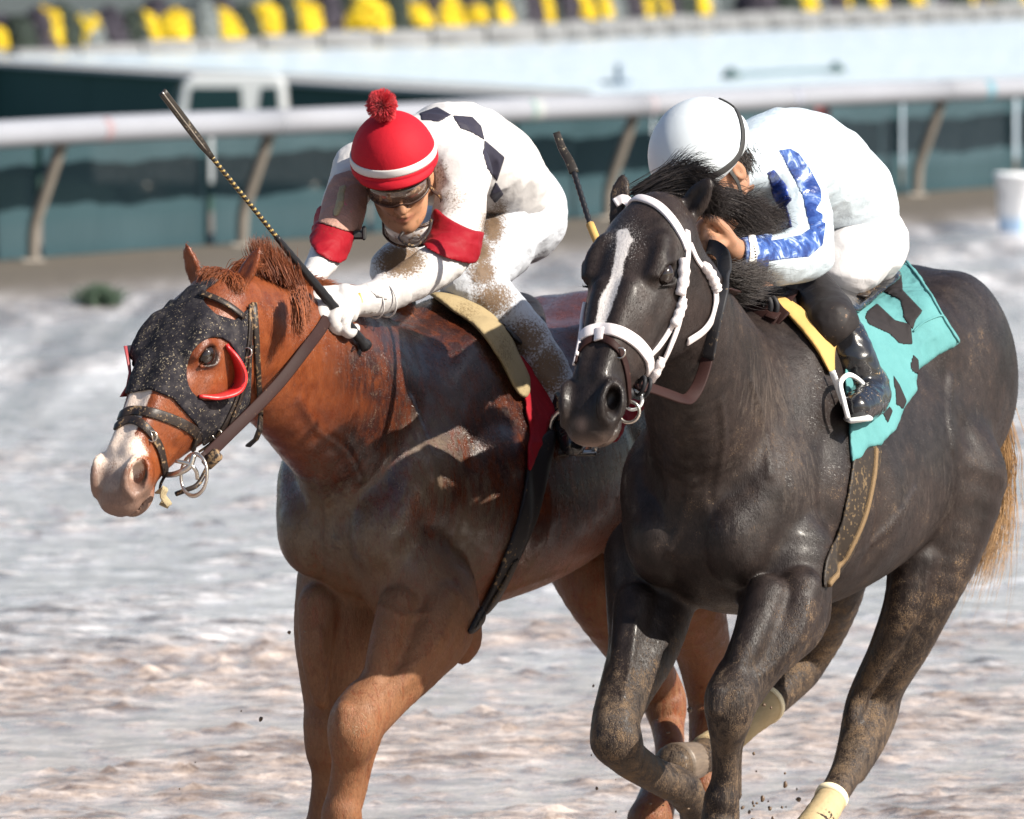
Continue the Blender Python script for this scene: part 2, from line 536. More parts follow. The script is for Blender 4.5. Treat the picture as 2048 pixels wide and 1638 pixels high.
def normal(F, X):
    X = np.atleast_2d(X); g = []
    for ax in range(3):
        e = np.zeros(3); e[ax] = .004
        g.append(F.ev(X + e) - F.ev(X - e))
    g = np.stack(g, 1); return g / (np.linalg.norm(g, axis=1)[:, None] + 1e-9)
def path(F, pts, n=6, off=0.0):
    """smooth path laid on a body's surface through photo points, with surface normals"""
    q = catmull(np.asarray(pts, float)[:, :2], n)
    Y = np.array([hit(F, a, b) for a, b in q])
    k = np.array([.25, .5, .25])
    for _ in range(2): Y[1:-1] = np.convolve(Y, k, 'valid') if len(Y) > 2 else Y[1:-1]
    X = np.array([P(a, b, y) for (a, b), y in zip(q, Y)])
    N = normal(F, X)
    for _ in range(3): N[1:-1] = (N[:-2] + N[1:-1] * 2 + N[2:]); N /= np.linalg.norm(N, axis=1)[:, None]
    d = F.ev(X)
    X = X - N * np.clip(d, -.02, .02)[:, None]
    return X + N * off, N
def strap(F, pts, w, th=.005, off=.002, n=6):
    X, N = path(F, pts, n, off)
    return tube(X, 0, flat=(w / SC(21), th, N))

# ------------------------------------------------------------------ the two racehorses (bodies)
class Frame:
    """horse frame: x forward, y to the horse's left, z up"""
    def __init__(s, px, py, Y, heading, scale=1.0, pitch=0.0, wz=1.6):
        w = P(px, py, Y); t = math.radians(heading)
        h = np.array([-math.sin(t), -math.cos(t), 0]); l = np.array([math.cos(t), -math.sin(t), 0]); u = np.array([0, 0, 1.0])
        c, q = math.cos(pitch), math.sin(pitch)
        s.A = np.array([h * c - u * q, l, u * c + h * q])      # rows; positive pitch: croup up
        s.s = scale; s.o = w - np.array([0, 0, wz]) * scale @ s.A
    def __call__(s, x, y, z): return s.o + np.array([x, y, z]) * s.s @ s.A
    def loc(s, X): return ((np.asarray(X) - s.o) @ s.A.T) / s.s
    def row(s, x, y, z, r): return [*s(x, y, z), r * s.s]

def torso(F, fr, wid=1.0):
    S = fr.s
    st = [(0.50, 1.16, .98, .06, 0, 2), (0.45, 1.24, .92, .13, 0, 2), (0.37, 1.36, .86, .185, -.1, 2.1), (0.24, 1.46, .82, .225, -.2, 2.1), (0.10, 1.55, .80, .25, -.38, 2.1),
          (-.05, 1.60, .79, .275, -.5, 2.1), (-.2, 1.58, .80, .292, -.42, 2.1), (-.4, 1.53, .82, .302, -.25, 2.1), (-.6, 1.52, .86, .295, -.18, 2.1),
          (-.75, 1.55, .93, .285, -.15, 2.2), (-.92, 1.585, 1.02, .275, -.1, 2.2), (-1.06, 1.55, 1.06, .255, -.1, 2.2), (-1.17, 1.47, 1.10, .20, 0, 2.1), (-1.25, 1.34, 1.18, .10, 0, 2)]
    st = [(a * S, b * S, c * S, d * S * wid, e, n) for a, b, c, d, e, n in st]
    F.u(Loft(fr.o, fr.A, st), 0.05)
    c, q = math.cos(.62), math.sin(.62)
    B = np.array([[c, 0, q], [0, 1, 0], [-q, 0, c]]) @ fr.A
    for sy in (-1, 1):
        F.u(Ell(fr(.08, .145 * sy, 1.31), np.array([.12, .06, .24]) * S, B), 0.11)                          # shoulder blade
        F.u(Ell(fr(.29, .155 * sy, 1.14), np.array([.10, .07, .13]) * S, fr.A), 0.06)                        # point of shoulder
        F.u(Ell(fr(.06, .225 * sy, 1.09), np.array([.17, .066, .18]) * S, fr.A), 0.03)                        # triceps
        F.u(Ell(fr(-.64, .18 * sy, 1.43), np.array([.10, .06, .08]) * S, fr.A), 0.12)                         # point of hip
        F.u(Ell(fr(-.93, .155 * sy, 1.29), np.array([.27, .115, .27]) * S, fr.A), 0.06)                       # quarter
        F.u(Ell(fr(-.74, .185 * sy, 1.10), np.array([.14, .085, .19]) * S, fr.A), 0.06)                       # stifle
    for sy in (-1, 1):                                                                                         # furrows behind the shoulder, before it and at the flank
        F.sub(chain([fr.row(-.02, .275 * sy, 1.46, .012), fr.row(-.035, .315 * sy, 1.28, .018), fr.row(-.03, .315 * sy, 1.05, .018), fr.row(.0, .28 * sy, .92, .01)], 5), 0.05)
        F.sub(chain([fr.row(.24, .135 * sy, 1.50, .01), fr.row(.34, .215 * sy, 1.34, .02), fr.row(.42, .215 * sy, 1.20, .012)], 5), 0.05)
        F.sub(chain([fr.row(-.58, .315 * sy, 1.26, .008), fr.row(-.66, .315 * sy, 1.10, .016), fr.row(-.74, .285 * sy, .96, .010)], 5), 0.045)
    # breast: two round muscles with a furrow
    for sy in (-1, 1):
        F.u(Ell(fr(.40, .100 * sy, 1.03), np.array([.125, .092, .125]) * S, fr.A), 0.012)
        F.u(Ell(fr(.35, .155 * sy, 1.12), np.array([.10, .062, .12]) * S, fr.A), 0.06)
    F.sub(chain([fr.row(.52, 0, 1.13, .012), fr.row(.535, 0, 1.04, .022), fr.row(.50, 0, .94, .012)], 5), 0.035)

HEAD_ST = [(-.05, .015, -.09, .045, 0, 2), (-.02, .045, -.12, .07, .1, 2), (.05, .068, -.155, .102, .15, 2.1), (.12, .080, -.18, .116, .12, 2.05), (.19, .083, -.198, .114, .10, 2.1), (.25, .078, -.20, .100, .12, 2.2),
           (.32, .070, -.17, .084, .15, 2.4), (.39, .058, -.132, .068, .10, 2.3), (.45, .049, -.106, .058, .05, 2.3), (.51, .046, -.088, .055, 0, 2.3), (.56, .040, -.08, .056, 0, 2.3),
           (.60, .022, -.066, .05, 0, 2.2), (.625, -.005, -.055, .032, 0, 2)]
class HeadFrame:
    def __init__(s, poll, nose, lat, scale):
        s.o = np.asarray(poll); a = unit(nose - poll); l = unit(np.asarray(lat) - a * (np.asarray(lat) @ a))
        s.A = np.array([a, l, np.cross(a, l)]); s.s = scale
    def __call__(s, x, y, z): return s.o + np.array([x, y, z]) * s.s @ s.A
    def loc(s, X): return ((np.asarray(X) - s.o) @ s.A.T) / s.s
    def row(s, x, y, z, r): return [*s(x, y, z), r * s.s]
def head(F, H, ears):
    S = H.s
    F.u(Loft(H.o, H.A, [(a * S, b * S, c * S, d * S, e, n) for a, b, c, d, e, n in HEAD_ST]), 0.05)
    G = Field()
    for sy in (-1, 1):
        F.u(Ell(H(.205, .062 * sy, -.095), np.array([.115, .042, .095]) * S, H.A), 0.025)                   # cheek
        F.u(chain([H.row(.135, .072 * sy, .058, .017), H.row(.180, .085 * sy, .062, .015), H.row(.230, .080 * sy, .060, .010)], 5), 0.03)   # brow over the eye
        F.u(chain([H.row(.25, .09 * sy, -.02, .012), H.row(.33, .074 * sy, -.03, .013), H.row(.40, .058 * sy, -.035, .010)], 5), 0.02)     # facial crest
        F.u(chain([H.row(.27, .034 * sy, .064, .010), H.row(.40, .028 * sy, .046, .012), H.row(.50, .025 * sy, .040, .012)], 5), 0.035)    # nasal bone
        F.sub(Ell(H(.207, .104 * sy, .030), np.array([.033, .02, .022]) * S, H.A), 0.012)                    # eye socket
        F.u(chain([H.row(.170, .098 * sy, .026, .0055), H.row(.194, .102 * sy, .056, .0070), H.row(.238, .094 * sy, .060, .0050)], 4), 0.007)  # upper lid
        F.u(chain([H.row(.170, .101 * sy, .010, .005), H.row(.207, .106 * sy, .001, .0055), H.row(.243, .097 * sy, .036, .005)], 4), 0.007)   # lower lid
        F.u(chain([H.row(.265, .082 * sy, -.060, .005), H.row(.32, .070 * sy, -.066, .006), H.row(.39, .058 * sy, -.066, .005), H.row(.44, .052 * sy, -.060, .004)], 4), 0.012)
        F.u(Ell(H(.552, .053 * sy, .006), np.array([.052, .028, .044]) * S, H.A), 0.018)                     # nostril wing
        F.sub(chain([H.row(.534, .066 * sy, .030, .013), H.row(.558, .072 * sy, .032, .023), H.row(.584, .068 * sy, .012, .020)], 4), 0.007)
        F.sub(Ell(H(.55, .05 * sy, .012), np.array([.028, .018, .020]) * S, H.A), 0.010)
        F.u(chain([H.row(.520, .052 * sy, .040, .006), H.row(.545, .052 * sy, .050, .0075), H.row(.578, .046 * sy, .042, .0085), H.row(.600, .046 * sy, .022, .0085), H.row(.606, .056 * sy, -.004, .008)], 5), 0.008)  # rim
    F.u(Ell(H(.603, 0, -.028), np.array([.032, .052, .036]) * S, H.A), 0.02)                                   # upper lip
    F.u(Ell(H(.556, 0, -.082), np.array([.05, .040, .026]) * S, H.A), 0.02)                                    # chin
    F.sub(Cone(H(.64, 0, -.068), H(.52, 0, -.074), .0035 * S, .0025 * S, H.A[1], 26.0), 0.008)                 # mouth line
    for base, tip, face, ln in ears:
        d = unit(tip - base); f = unit(face - d * (face @ d)); n = np.cross(d, f)
        m = base + (tip - base) * .45
        w = np.linalg.norm(tip - base) / .17 * ln
        F.u(chain([[*(base - d * .03), .024 * w], [*(base + d * .015), .030 * w], [*m, .036 * w], [*(base + (tip - base) * .78), .024 * w], [*tip, .005 * w]], 5, f, .50), 0.014)
        F.sub(chain([[*(base + d * .03 * w + f * .020 * w), .012 * w], [*(m + f * .026 * w), .024 * w], [*(base + (tip - base) * .85 + f * .016 * w), .010 * w]], 5, f, .75), 0.006)

def hoof(F, a, b, r):
    """short horn cone from the coronet a to the sole b"""
    F.u(Cone(a, b, r * .82, r, None), 0.012)
    d = unit(b - a); F.inter_sole = d

# ---- chestnut (left)
fr1 = Frame(854, 597, 21.9, 28.0)
F1 = Field()
torso(F1, fr1)
nk1 = [fr1.row(.22, 0, 1.26, .275), fr1.row(.46, 0, 1.37, .25), fr1.row(.70, 0, 1.465, .205), fr1.row(.90, 0, 1.53, .17), fr1.row(1.02, 0, 1.57, .13)]
F1.u(chain(nk1, 6, fr1.A[1], .58), 0.06)
H1 = HeadFrame(P(432, 590, 20.98), P(228, 985, 20.65), (.82, -.57, 0), 1.03)
earsA = [(H1(-.02, -.062, .005), P(371, 486, 21.02), np.array([-.6, -.75, .2]), 1.0), (H1(-.015, .062, .005), P(520, 494, 20.95), np.array([-.55, -.6, -.1]), 1.0)]
head(F1, H1, earsA)
# forelegs: (px, py, distance, radius in px)
F1.u(chain(L((800, 1120, 21.55, 105), (860, 1235, 21.50, 92), (830, 1300, 21.42, 78), (775, 1375, 21.33, 60), (722, 1440, 21.25, 53)), 6), 0.022)
F1.u(chain(L((735, 1405, 21.26, 50), (712, 1440, 21.22, 54), (705, 1475, 21.21, 50), (700, 1520, 21.24, 37), (690, 1580, 21.26, 34), (683, 1625, 21.26, 38)), 6), 0.02)
F1.u(chain(L((683, 1625, 21.26, 36), (682, 1650, 21.27, 41), (668, 1700, 21.20, 31), (655, 1730, 21.15, 34)), 5), 0.015)
F1.u(Cone(P(655, 1728, 21.15), P(632, 1790, 21.05), .042, .062), 0.01)
F1.u(chain(L((885, 1180, 21.58, 70), (925, 1270, 21.62, 40), (925, 1305, 21.62, 24)), 5), 0.035)          # elbow
F1.u(chain(L((690, 1170, 21.72, 98), (675, 1260, 21.70, 88), (663, 1340, 21.68, 66), (657, 1410, 21.66, 50), (655, 1455, 21.64, 49), (655, 1500, 21.64, 42)), 6), 0.022)
F1.u(chain(L((655, 1490, 21.64, 40), (654, 1560, 21.66, 31), (648, 1630, 21.68, 33), (645, 1660, 21.68, 38), (630, 1710, 21.62, 29), (622, 1730, 21.60, 32)), 5), 0.02)
F1.u(Cone(P(622, 1728, 21.6), P(602, 1792, 21.5), .042, .062), 0.01)
def sinew(F, h, k, *rows): F.u(chain(L(*rows), h), k)
sinew(F1, 5, .012, (886, 1205, 21.44, 44), (858, 1285, 21.36, 40), (798, 1368, 21.28, 22), (752, 1412, 21.24, 12))
sinew(F1, 5, .012, (800, 1215, 21.42, 46), (765, 1315, 21.31, 33), (738, 1392, 21.23, 15))
sinew(F1, 5, .010, (905, 1235, 21.50, 34), (898, 1290, 21.46, 32), (850, 1345, 21.38, 20))
sinew(F1, 5, .008, (752, 1462, 21.28, 17), (734, 1520, 21.30, 15), (716, 1585, 21.31, 17), (706, 1620, 21.31, 17))
sinew(F1, 4, .010, (690, 1425, 21.18, 22), (690, 1460, 21.17, 20)); sinew(F1, 4, .010, (738, 1425, 21.20, 20), (732, 1465, 21.19, 18))
sinew(F1, 5, .008, (682, 1462, 21.68, 14), (676, 1530, 21.70, 13), (668, 1620, 21.72, 16))
sinew(F1, 5, .012, (640, 1210, 21.62, 46), (632, 1310, 21.58, 32), (640, 1400, 21.58, 16))
# hind legs
F1.u(chain(L((1180, 1080, 22.75, 110), (1215, 1190, 22.7, 82), (1265, 1290, 22.85, 58), (1318, 1375, 23.0, 46), (1330, 1410, 23.0, 44), (1335, 1450, 22.98, 34), (1340, 1500, 22.9, 30), (1340, 1530, 22.88, 34), (1320, 1580, 22.8, 28)), 5), 0.04)
F1.u(Cone(P(1320, 1580, 22.8), P(1300, 1640, 22.7), .042, .062), 0.01)
F1.u(chain(L((1310, 1060, 22.5, 110), (1360, 1180, 22.5, 85), (1400, 1280, 22.65, 60), (1418, 1375, 22.8, 48), (1420, 1420, 22.8, 44), (1410, 1480, 22.75, 33), (1405, 1560, 22.7, 31), (1415, 1600, 22.7, 36), (1432, 1640, 22.66, 30)), 5), 0.04)
F1.u(Cone(P(1432, 1640, 22.66), P(1430, 1705, 22.55), .042, .062), 0.01)

def vein(F, pts, r=.0055, k=.010):
    X, N = path(F, pts, 5, -.0015); F.u([Cone(X[i], X[i + 1], r, r) for i in range(len(X) - 1)], k)
vein(F1, [(902, 1232), (872, 1288), (832, 1326), (792, 1350), (766, 1390)]); vein(F1, [(640, 950), (655, 1030), (676, 1090)], .006, .014); vein(F1, [(990, 1190), (1060, 1165), (1130, 1140)], .006, .012)
vein(F1, [(820, 800), (850, 880), (870, 960)], .006, .016); vein(F1, [(600, 800), (640, 860), (690, 900), (720, 960)], .005, .02); vein(F1, [(640, 1260), (650, 1330), (646, 1400)], .005)
vein(F1, [(760, 1210), (800, 1232), (850, 1228)], .006, .014)

# ---- dark horse (right)
fr2 = Frame(1523, 577, 21.5, 24.0, 1.02, 0.045)
F2 = Field()
torso(F2, fr2, 1.0)
nk2 = [fr2.row(.20, 0, 1.24, .275), fr2.row(.38, .02, 1.36, .24), fr2.row(.55, .06, 1.47, .20), fr2.row(.68, .10, 1.56, .16), fr2.row(.76, .13, 1.63, .125)]
F2.u(chain(nk2, 6, fr2.A[1], .60), 0.06)
H2 = HeadFrame(P(1314, 426, 20.72), P(1184, 806, 20.36), (.88, -.47, .0), 1.08)
earsB = [(P(1234, 420, 20.80), P(1248, 348, 20.82), np.array([-.2, -.95, .1]), 1.3), (P(1368, 436, 20.75), P(1422, 358, 20.72), np.array([-.35, -.90, .2]), 1.35)]
head(F2, H2, earsB)
F2.u(chain(L((1560, 1110, 21.2, 108), (1568, 1190, 21.15, 92), (1545, 1260, 21.05, 76), (1505, 1330, 20.98, 60), (1466, 1395, 20.92, 52)), 6), 0.022)
F2.u(chain(L((1480, 1360, 20.93, 50), (1462, 1400, 20.88, 54), (1458, 1440, 20.88, 45), (1452, 1490, 20.92, 31), (1450, 1550, 20.95, 27), (1443, 1600, 20.96, 33)), 6), 0.02)
F2.u(chain(L((1443, 1600, 20.96, 33), (1440, 1640, 20.97, 39), (1428, 1695, 20.9, 30), (1418, 1725, 20.86, 33)), 5), 0.015)
F2.u(Cone(P(1418, 1723, 20.86), P(1395, 1788, 20.76), .042, .062), 0.01)
F2.u(chain(L((1610, 1160, 21.25, 55), (1628, 1230, 21.3, 34), (1622, 1270, 21.3, 20)), 5), 0.035)
F2.u(chain(L((1305, 1120, 21.35, 98), (1300, 1210, 21.3, 88), (1285, 1300, 21.2, 70), (1250, 1385, 21.08, 54), (1232, 1440, 21.0, 49), (1232, 1480, 20.98, 50)), 6), 0.024)
F2.u(chain(L((1232, 1480, 20.98, 48), (1256, 1515, 21.02, 40), (1310, 1555, 21.15, 31), (1362, 1575, 21.26, 38), (1375, 1592, 21.3, 36), (1400, 1628, 21.38, 30)), 6), 0.02)
F2.u(Cone(P(1396, 1620, 21.38), P(1412, 1680, 21.46), .042, .06), 0.01)
sinew(F2, 5, .012, (1602, 1180, 21.06, 46), (1582, 1262, 21.0, 38), (1532, 1338, 20.94, 22), (1498, 1378, 20.9, 12))
sinew(F2, 5, .012, (1535, 1195, 21.03, 46), (1496, 1295, 20.93, 32), (1466, 1358, 20.87, 15))
sinew(F2, 5, .010, (1622, 1200, 21.16, 34), (1618, 1262, 21.1, 30), (1572, 1322, 21.02, 18))
sinew(F2, 5, .008, (1490, 1432, 20.94, 15), (1474, 1500, 20.98, 12), (1468, 1590, 21.0, 16))
sinew(F2, 4, .010, (1436, 1385, 20.84, 20), (1434, 1420, 20.83, 18)); sinew(F2, 4, .010, (1484, 1385, 20.85, 19), (1482, 1422, 20.85, 17))
sinew(F2, 5, .012, (1270, 1210, 21.2, 44), (1252, 1320, 21.1, 32), (1238, 1400, 21.0, 18)); sinew(F2, 4, .010, (1212, 1440, 20.96, 22), (1208, 1480, 20.95, 20))
sinew(F2, 5, .010, (1270, 1498, 21.04, 15), (1315, 1528, 21.16, 13), (1352, 1545, 21.26, 16))
# hind leg on the right of the picture
F2.u(chain(L((1885, 960, 22.1, 130), (1872, 1080, 22.05, 98), (1838, 1200, 22.02, 70), (1795, 1300, 22.05, 57), (1756, 1372, 22.1, 50), (1738, 1420, 22.1, 50), (1716, 1490, 22.0, 41), (1690, 1550, 21.9, 32),
             (1652, 1615, 21.78, 30), (1618, 1672, 21.66, 36), (1590, 1715, 21.56, 29)), 6), 0.045)
F2.u(Cone(P(1592, 1712, 21.57), P(1560, 1768, 21.46), .042, .062), 0.01)
sinew(F2, 5, .012, (1905, 1130, 22.12, 40), (1882, 1215, 22.14, 24), (1842, 1305, 22.18, 16), (1786, 1378, 22.2, 24), (1772, 1430, 22.16, 24), (1752, 1490, 22.06, 18), (1716, 1552, 21.93, 15))
sinew(F2, 5, .012, (1835, 1120, 21.95, 48), (1805, 1220, 21.93, 36), (1760, 1320, 21.98, 24), (1722, 1390, 22.02, 20), (1705, 1440, 22.0, 20))
# hind leg tucked under the belly
F2.u(chain(L((1640, 1040, 22.45, 110), (1650, 1150, 22.4, 86), (1640, 1240, 22.5, 62), (1612, 1318, 22.55, 45), (1590, 1345, 22.52, 46), (1545, 1395, 22.42, 38), (1490, 1445, 22.28, 31), (1425, 1500, 22.12, 36), (1392, 1522, 22.02, 31)), 6), 0.045)
F2.u(Cone(P(1392, 1520, 22.02), P(1352, 1530, 21.95), .045, .058), 0.01)
vein(F2, [(1440, 800), (1448, 870), (1440, 940), (1430, 990)], .006, .014); vein(F2, [(1690, 1130), (1740, 1090), (1790, 1040), (1830, 980)], .006, .012); vein(F2, [(1620, 1200), (1600, 1270), (1556, 1320), (1520, 1350)])
vein(F2, [(1500, 760), (1530, 850), (1540, 950)], .006, .016); vein(F2, [(1900, 760), (1895, 830), (1905, 900)], .008, .02); vein(F2, [(1270, 1240), (1262, 1320), (1246, 1390)]); vein(F2, [(1860, 1120), (1840, 1210), (1800, 1290)])
vein(F2, [(1385, 960), (1370, 1030), (1340, 1100)], .007, .018)
# ------------------------------------------------------------------ the riders (bodies and clothes as fields)
class BodyFrame:
    """a head: x to its own left, y forwards, z up"""
    def __init__(s, o, fwd, up, scale=1.0):
        s.o = np.asarray(o); u = unit(up); f = unit(np.asarray(fwd) - u * (np.asarray(fwd) @ u)); s.A = np.array([np.cross(f, u) * -1, f, u]); s.s = scale
    def __call__(s, x, y, z): return s.o + np.array([x, y, z]) * s.s @ s.A
    def loc(s, X): return ((np.asarray(X) - s.o) @ s.A.T) / s.s
    def row(s, x, y, z, r): return [*s(x, y, z), r * s.s]
def human_head(F, H):
    S = H.s
    E = lambda c, r: Ell(H(*c), np.array(r) * S, H.A)
    F.u(E((0, -.005, .035), (.076, .098, .10)), .02)
    F.u(E((0, .030, -.050), (.060, .066, .075)), .03)
    F.u(E((0, .075, -.108), (.026, .022, .020)), .025)
    for x in (-1, 1):
        F.u(E((x * .042, .062, -.022), (.026, .024, .022)), .02)
        F.u(chain([H.row(x * .012, .096, .028, .008), H.row(x * .034, .092, .031, .009), H.row(x * .056, .074, .024, .008)], 4), .012)
        F.sub(E((x * .033, .105, .010), (.018, .016, .011)), .012)
        F.u(chain([H.row(x * .062, .0, -.05, .012), H.row(x * .045, .055, -.098, .012), H.row(x * .012, .078, -.112, .012)], 4), .025)     # jaw
        F.u(E((x * .080, -.008, -.004), (.010, .020, .032)), .008)
        F.sub(E((x * .089, -.002, .0), (.006, .010, .018)), .006)
        F.u(E((x * .013, .103, -.036), (.010, .011, .009)), .006)
        F.sub(E((x * .008, .110, -.045), (.005, .006, .004)), .003)
    F.u(chain([H.row(0, .094, .018, .009), H.row(0, .108, -.012, .010), H.row(0, .118, -.032, .0125)], 5), .010)
    F.u(chain([H.row(-.024, .086, -.070, .004), H.row(-.008, .098, -.064, .0065), H.row(0, .098, -.066, .006), H.row(.008, .098, -.064, .0065), H.row(.024, .086, -.070, .004)], 4), .006)
    F.u(chain([H.row(-.020, .086, -.074, .004), H.row(0, .096, -.080, .0075), H.row(.020, .086, -.074, .004)], 4), .006)
    F.sub(chain([H.row(-.024, .094, -.071, .0015), H.row(0, .106, -.072, .002), H.row(.024, .094, -.071, .0015)], 4), .004)
def finger(F, rows, k=.004): F.u(chain(L(*rows), 4), k)

# ---- left rider
J1 = Field()
HJ1 = BodyFrame(P(794, 350, 21.64), (.10, -.79, -.61), (-.13, -.57, .80), .97)
human_head(J1, HJ1)
J1.u(chain([[*HJ1(0, -.03, -.06), .058], [*P(850, 345, 21.88), .062]], 4), .03)
t1 = L((1035, 405, 22.38, 84), (985, 338, 22.22, 88), (912, 305, 22.05, 92), (850, 325, 21.90, 76))
arm1r = L((715, 345, 21.80, 46), (690, 400, 21.73, 43), (668, 462, 21.62, 37), (648, 515, 21.52, 33), (620, 562, 21.42, 26))
arm1l = L((920, 355, 21.82, 58), (918, 430, 21.74, 50), (900, 506, 21.62, 47), (838, 553, 21.50, 44), (740, 600, 21.38, 30))
leg1l = L((1030, 430, 22.36, 84), (985, 505, 22.18, 70), (938, 572, 21.98, 52))
def on(F, px, py, r, k=.85): return (px, py, hit(F, px, py) - r / SC(22) * k, r)
shin1l = L((938, 572, 21.98, 52), on(F1, 1018, 645, 54), on(F1, 1084, 724, 43), on(F1, 1124, 798, 33))
leg1r = L((960, 420, 22.42, 78), (870, 480, 22.2, 58), (785, 535, 22.0, 40))
shin1r = L((785, 535, 22.0, 40), (800, 640, 22.25, 40), (850, 740, 22.45, 34), (880, 830, 22.55, 30))
def shrink(t, m): t = t.copy(); t[:, 3] = np.maximum(t[:, 3] - m, .012); return t
for t in (t1, arm1r, arm1l, leg1l, leg1r): J1.u(chain(shrink(t, .011), 5), .03)
for t in (shin1l, shin1r): J1.u(chain(shrink(t, .018), 5), .02)
J1.u(chain(L((725, 335, 21.82, 40), (850, 318, 21.92, 60), (915, 345, 21.85, 46)), 4), .04)
foot = L(on(F1, 1128, 812, 30), on(F1, 1138, 850, 29, 1.1), on(F1, 1146, 880, 26, 2.6), on(F1, 1144, 888, 21, 4.5)); J1.u(chain(foot, 4), .02)
J1.u(chain(L((880, 830, 22.55, 28), (880, 880, 22.5, 25), (860, 915, 22.36, 24)), 4), .02)
# left hand: a gloved fist round whip and rein
HAND1 = Field()
HAND1.u(chain(L((752, 596, 21.40, 29), (718, 603, 21.36, 31), (690, 604, 21.33, 33)), 4), .01)
HAND1.u(chain(L((690, 588, 21.33, 20), (688, 612, 21.31, 20), (700, 628, 21.31, 18)), 4), .012)
finger(HAND1, [(672, 585, 21.33, 16), (642, 588, 21.28, 14.5), (626, 605, 21.25, 14), (634, 624, 21.27, 13), (654, 628, 21.31, 11)])
finger(HAND1, [(676, 600, 21.31, 16), (650, 610, 21.25, 14.5), (642, 630, 21.23, 14), (652, 644, 21.26, 12.5), (672, 640, 21.30, 11)])
finger(HAND1, [(688, 612, 21.30, 15), (672, 628, 21.24, 14), (667, 648, 21.23, 13), (678, 659, 21.26, 12), (694, 650, 21.30, 10)])
finger(HAND1, [(702, 620, 21.31, 13), (692, 638, 21.26, 12.5), (690, 658, 21.25, 12), (700, 667, 21.27, 10.5), (712, 656, 21.31, 9)])
finger(HAND1, [(712, 588, 21.36, 16), (690, 582, 21.36, 14), (662, 592, 21.36, 13), (646, 604, 21.35, 11)])
HAND1R = Field()
HAND1R.u(chain(L((622, 558, 21.43, 27), (604, 575, 21.40, 29), (590, 590, 21.38, 26)), 4), .01)
for i, (x, y) in enumerate(((572, 588), (576, 604), (584, 618), (594, 628))):
    finger(HAND1R, [(598 + i * 5, 574 + i * 8, 21.38, 14), (x + 4, y - 4, 21.33, 13), (x + 2, y + 12, 21.32, 12), (x + 14, y + 20, 21.35, 10)])
finger(HAND1R, [(608, 566, 21.38, 14), (590, 568, 21.35, 12), (574, 580, 21.34, 10)])

# ---- right rider
J2 = Field()
HJ2 = BodyFrame(P(1424, 345, 21.30), (-.42, -.50, -.76), (-.55, -.55, .64), 1.02)
human_head(J2, HJ2)
J2.u(chain([[*HJ2(0, -.03, -.05), .058], [*P(1535, 315, 21.65), .066]], 4), .03)
t2 = L((1722, 478, 22.15, 72), (1688, 388, 22.04, 86), (1605, 332, 21.85, 96), (1535, 318, 21.66, 72))
arm2l = L((1572, 335, 21.72, 62), (1600, 420, 21.62, 54), (1612, 500, 21.50, 47), (1560, 518, 21.38, 40), (1490, 510, 21.22, 28))
arm2r = L((1490, 330, 21.66, 52), (1415, 400, 21.52, 44), (1335, 470, 21.40, 38), (1280, 505, 21.28, 30), (1235, 530, 21.15, 25))
leg2l = L((1732, 490, 22.10, 72), (1685, 535, 21.92, 66), (1618, 580, hit(F2, 1622, 585) - .045, 52))
shin2l = L(on(F2, 1622, 585, 48, .9), on(F2, 1662, 640, 48), on(F2, 1698, 705, 44), on(F2, 1726, 765, 40))
foot2l = L(on(F2, 1738, 768, 36), on(F2, 1742, 792, 36, 1.2), on(F2, 1728, 806, 33, 2.6), on(F2, 1712, 815, 25, 4.2))
leg2r = L((1660, 500, 22.25, 70), (1560, 540, 22.0, 58), (1480, 580, 21.8, 46))
shin2r = L((1480, 580, 21.8, 46), (1500, 690, 22.0, 42), (1530, 780, 22.15, 36), (1520, 830, 22.0, 30))
for t in (t2, arm2l, arm2r, leg2l, leg2r): J2.u(chain(shrink(t, .010), 5), .03)
for t in (shin2l, shin2r): J2.u(chain(shrink(t, .020), 5), .02)
J2.u(chain(L((1500, 325, 21.68, 46), (1540, 310, 21.72, 58), (1575, 330, 21.74, 50)), 4), .04)
J2.u(chain(shrink(foot2l, .014), 4), .01)
HAND2 = Field()
HAND2.u(chain(L((1492, 510, 21.22, 24), (1462, 496, 21.18, 25), (1436, 470, 21.13, 29), (1428, 462, 21.12, 28)), 4), .01)
finger(HAND2, [(1434, 444, 21.12, 12), (1410, 442, 21.06, 10.5), (1400, 458, 21.04, 10), (1408, 472, 21.07, 9), (1424, 474, 21.10, 8)])
finger(HAND2, [(1430, 458, 21.11, 12), (1408, 460, 21.05, 10.5), (1400, 477, 21.03, 10), (1410, 489, 21.06, 9), (1426, 488, 21.10, 8)])
finger(HAND2, [(1434, 474, 21.10, 12), (1414, 480, 21.04, 10.5), (1410, 496, 21.03, 10), (1420, 505, 21.06, 9), (1434, 502, 21.10, 8)])
finger(HAND2, [(1446, 488, 21.11, 11), (1428, 498, 21.06, 9.5), (1426, 511, 21.05, 9), (1436, 517, 21.08, 8), (1446, 512, 21.10, 7)])
finger(HAND2, [(1462, 482, 21.14, 13), (1444, 456, 21.09, 11), (1428, 440, 21.05, 10), (1412, 436, 21.02, 9)])
HAND2R = Field()
HAND2R.u(chain(L((1240, 528, 21.16, 25), (1222, 540, 21.13, 27)), 3), .01)
for i in range(4):
    finger(HAND2R, [(1216 + i * 6, 528 + i * 8, 21.12, 11), (1200 + i * 6, 534 + i * 9, 21.08, 10), (1200 + i * 6, 550 + i * 8, 21.07, 10), (1214 + i * 5, 556 + i * 8, 21.1, 8)])
finger(HAND2R, [(1232, 522, 21.13, 12), (1214, 518, 21.1, 10), (1200, 530, 21.08, 9)])
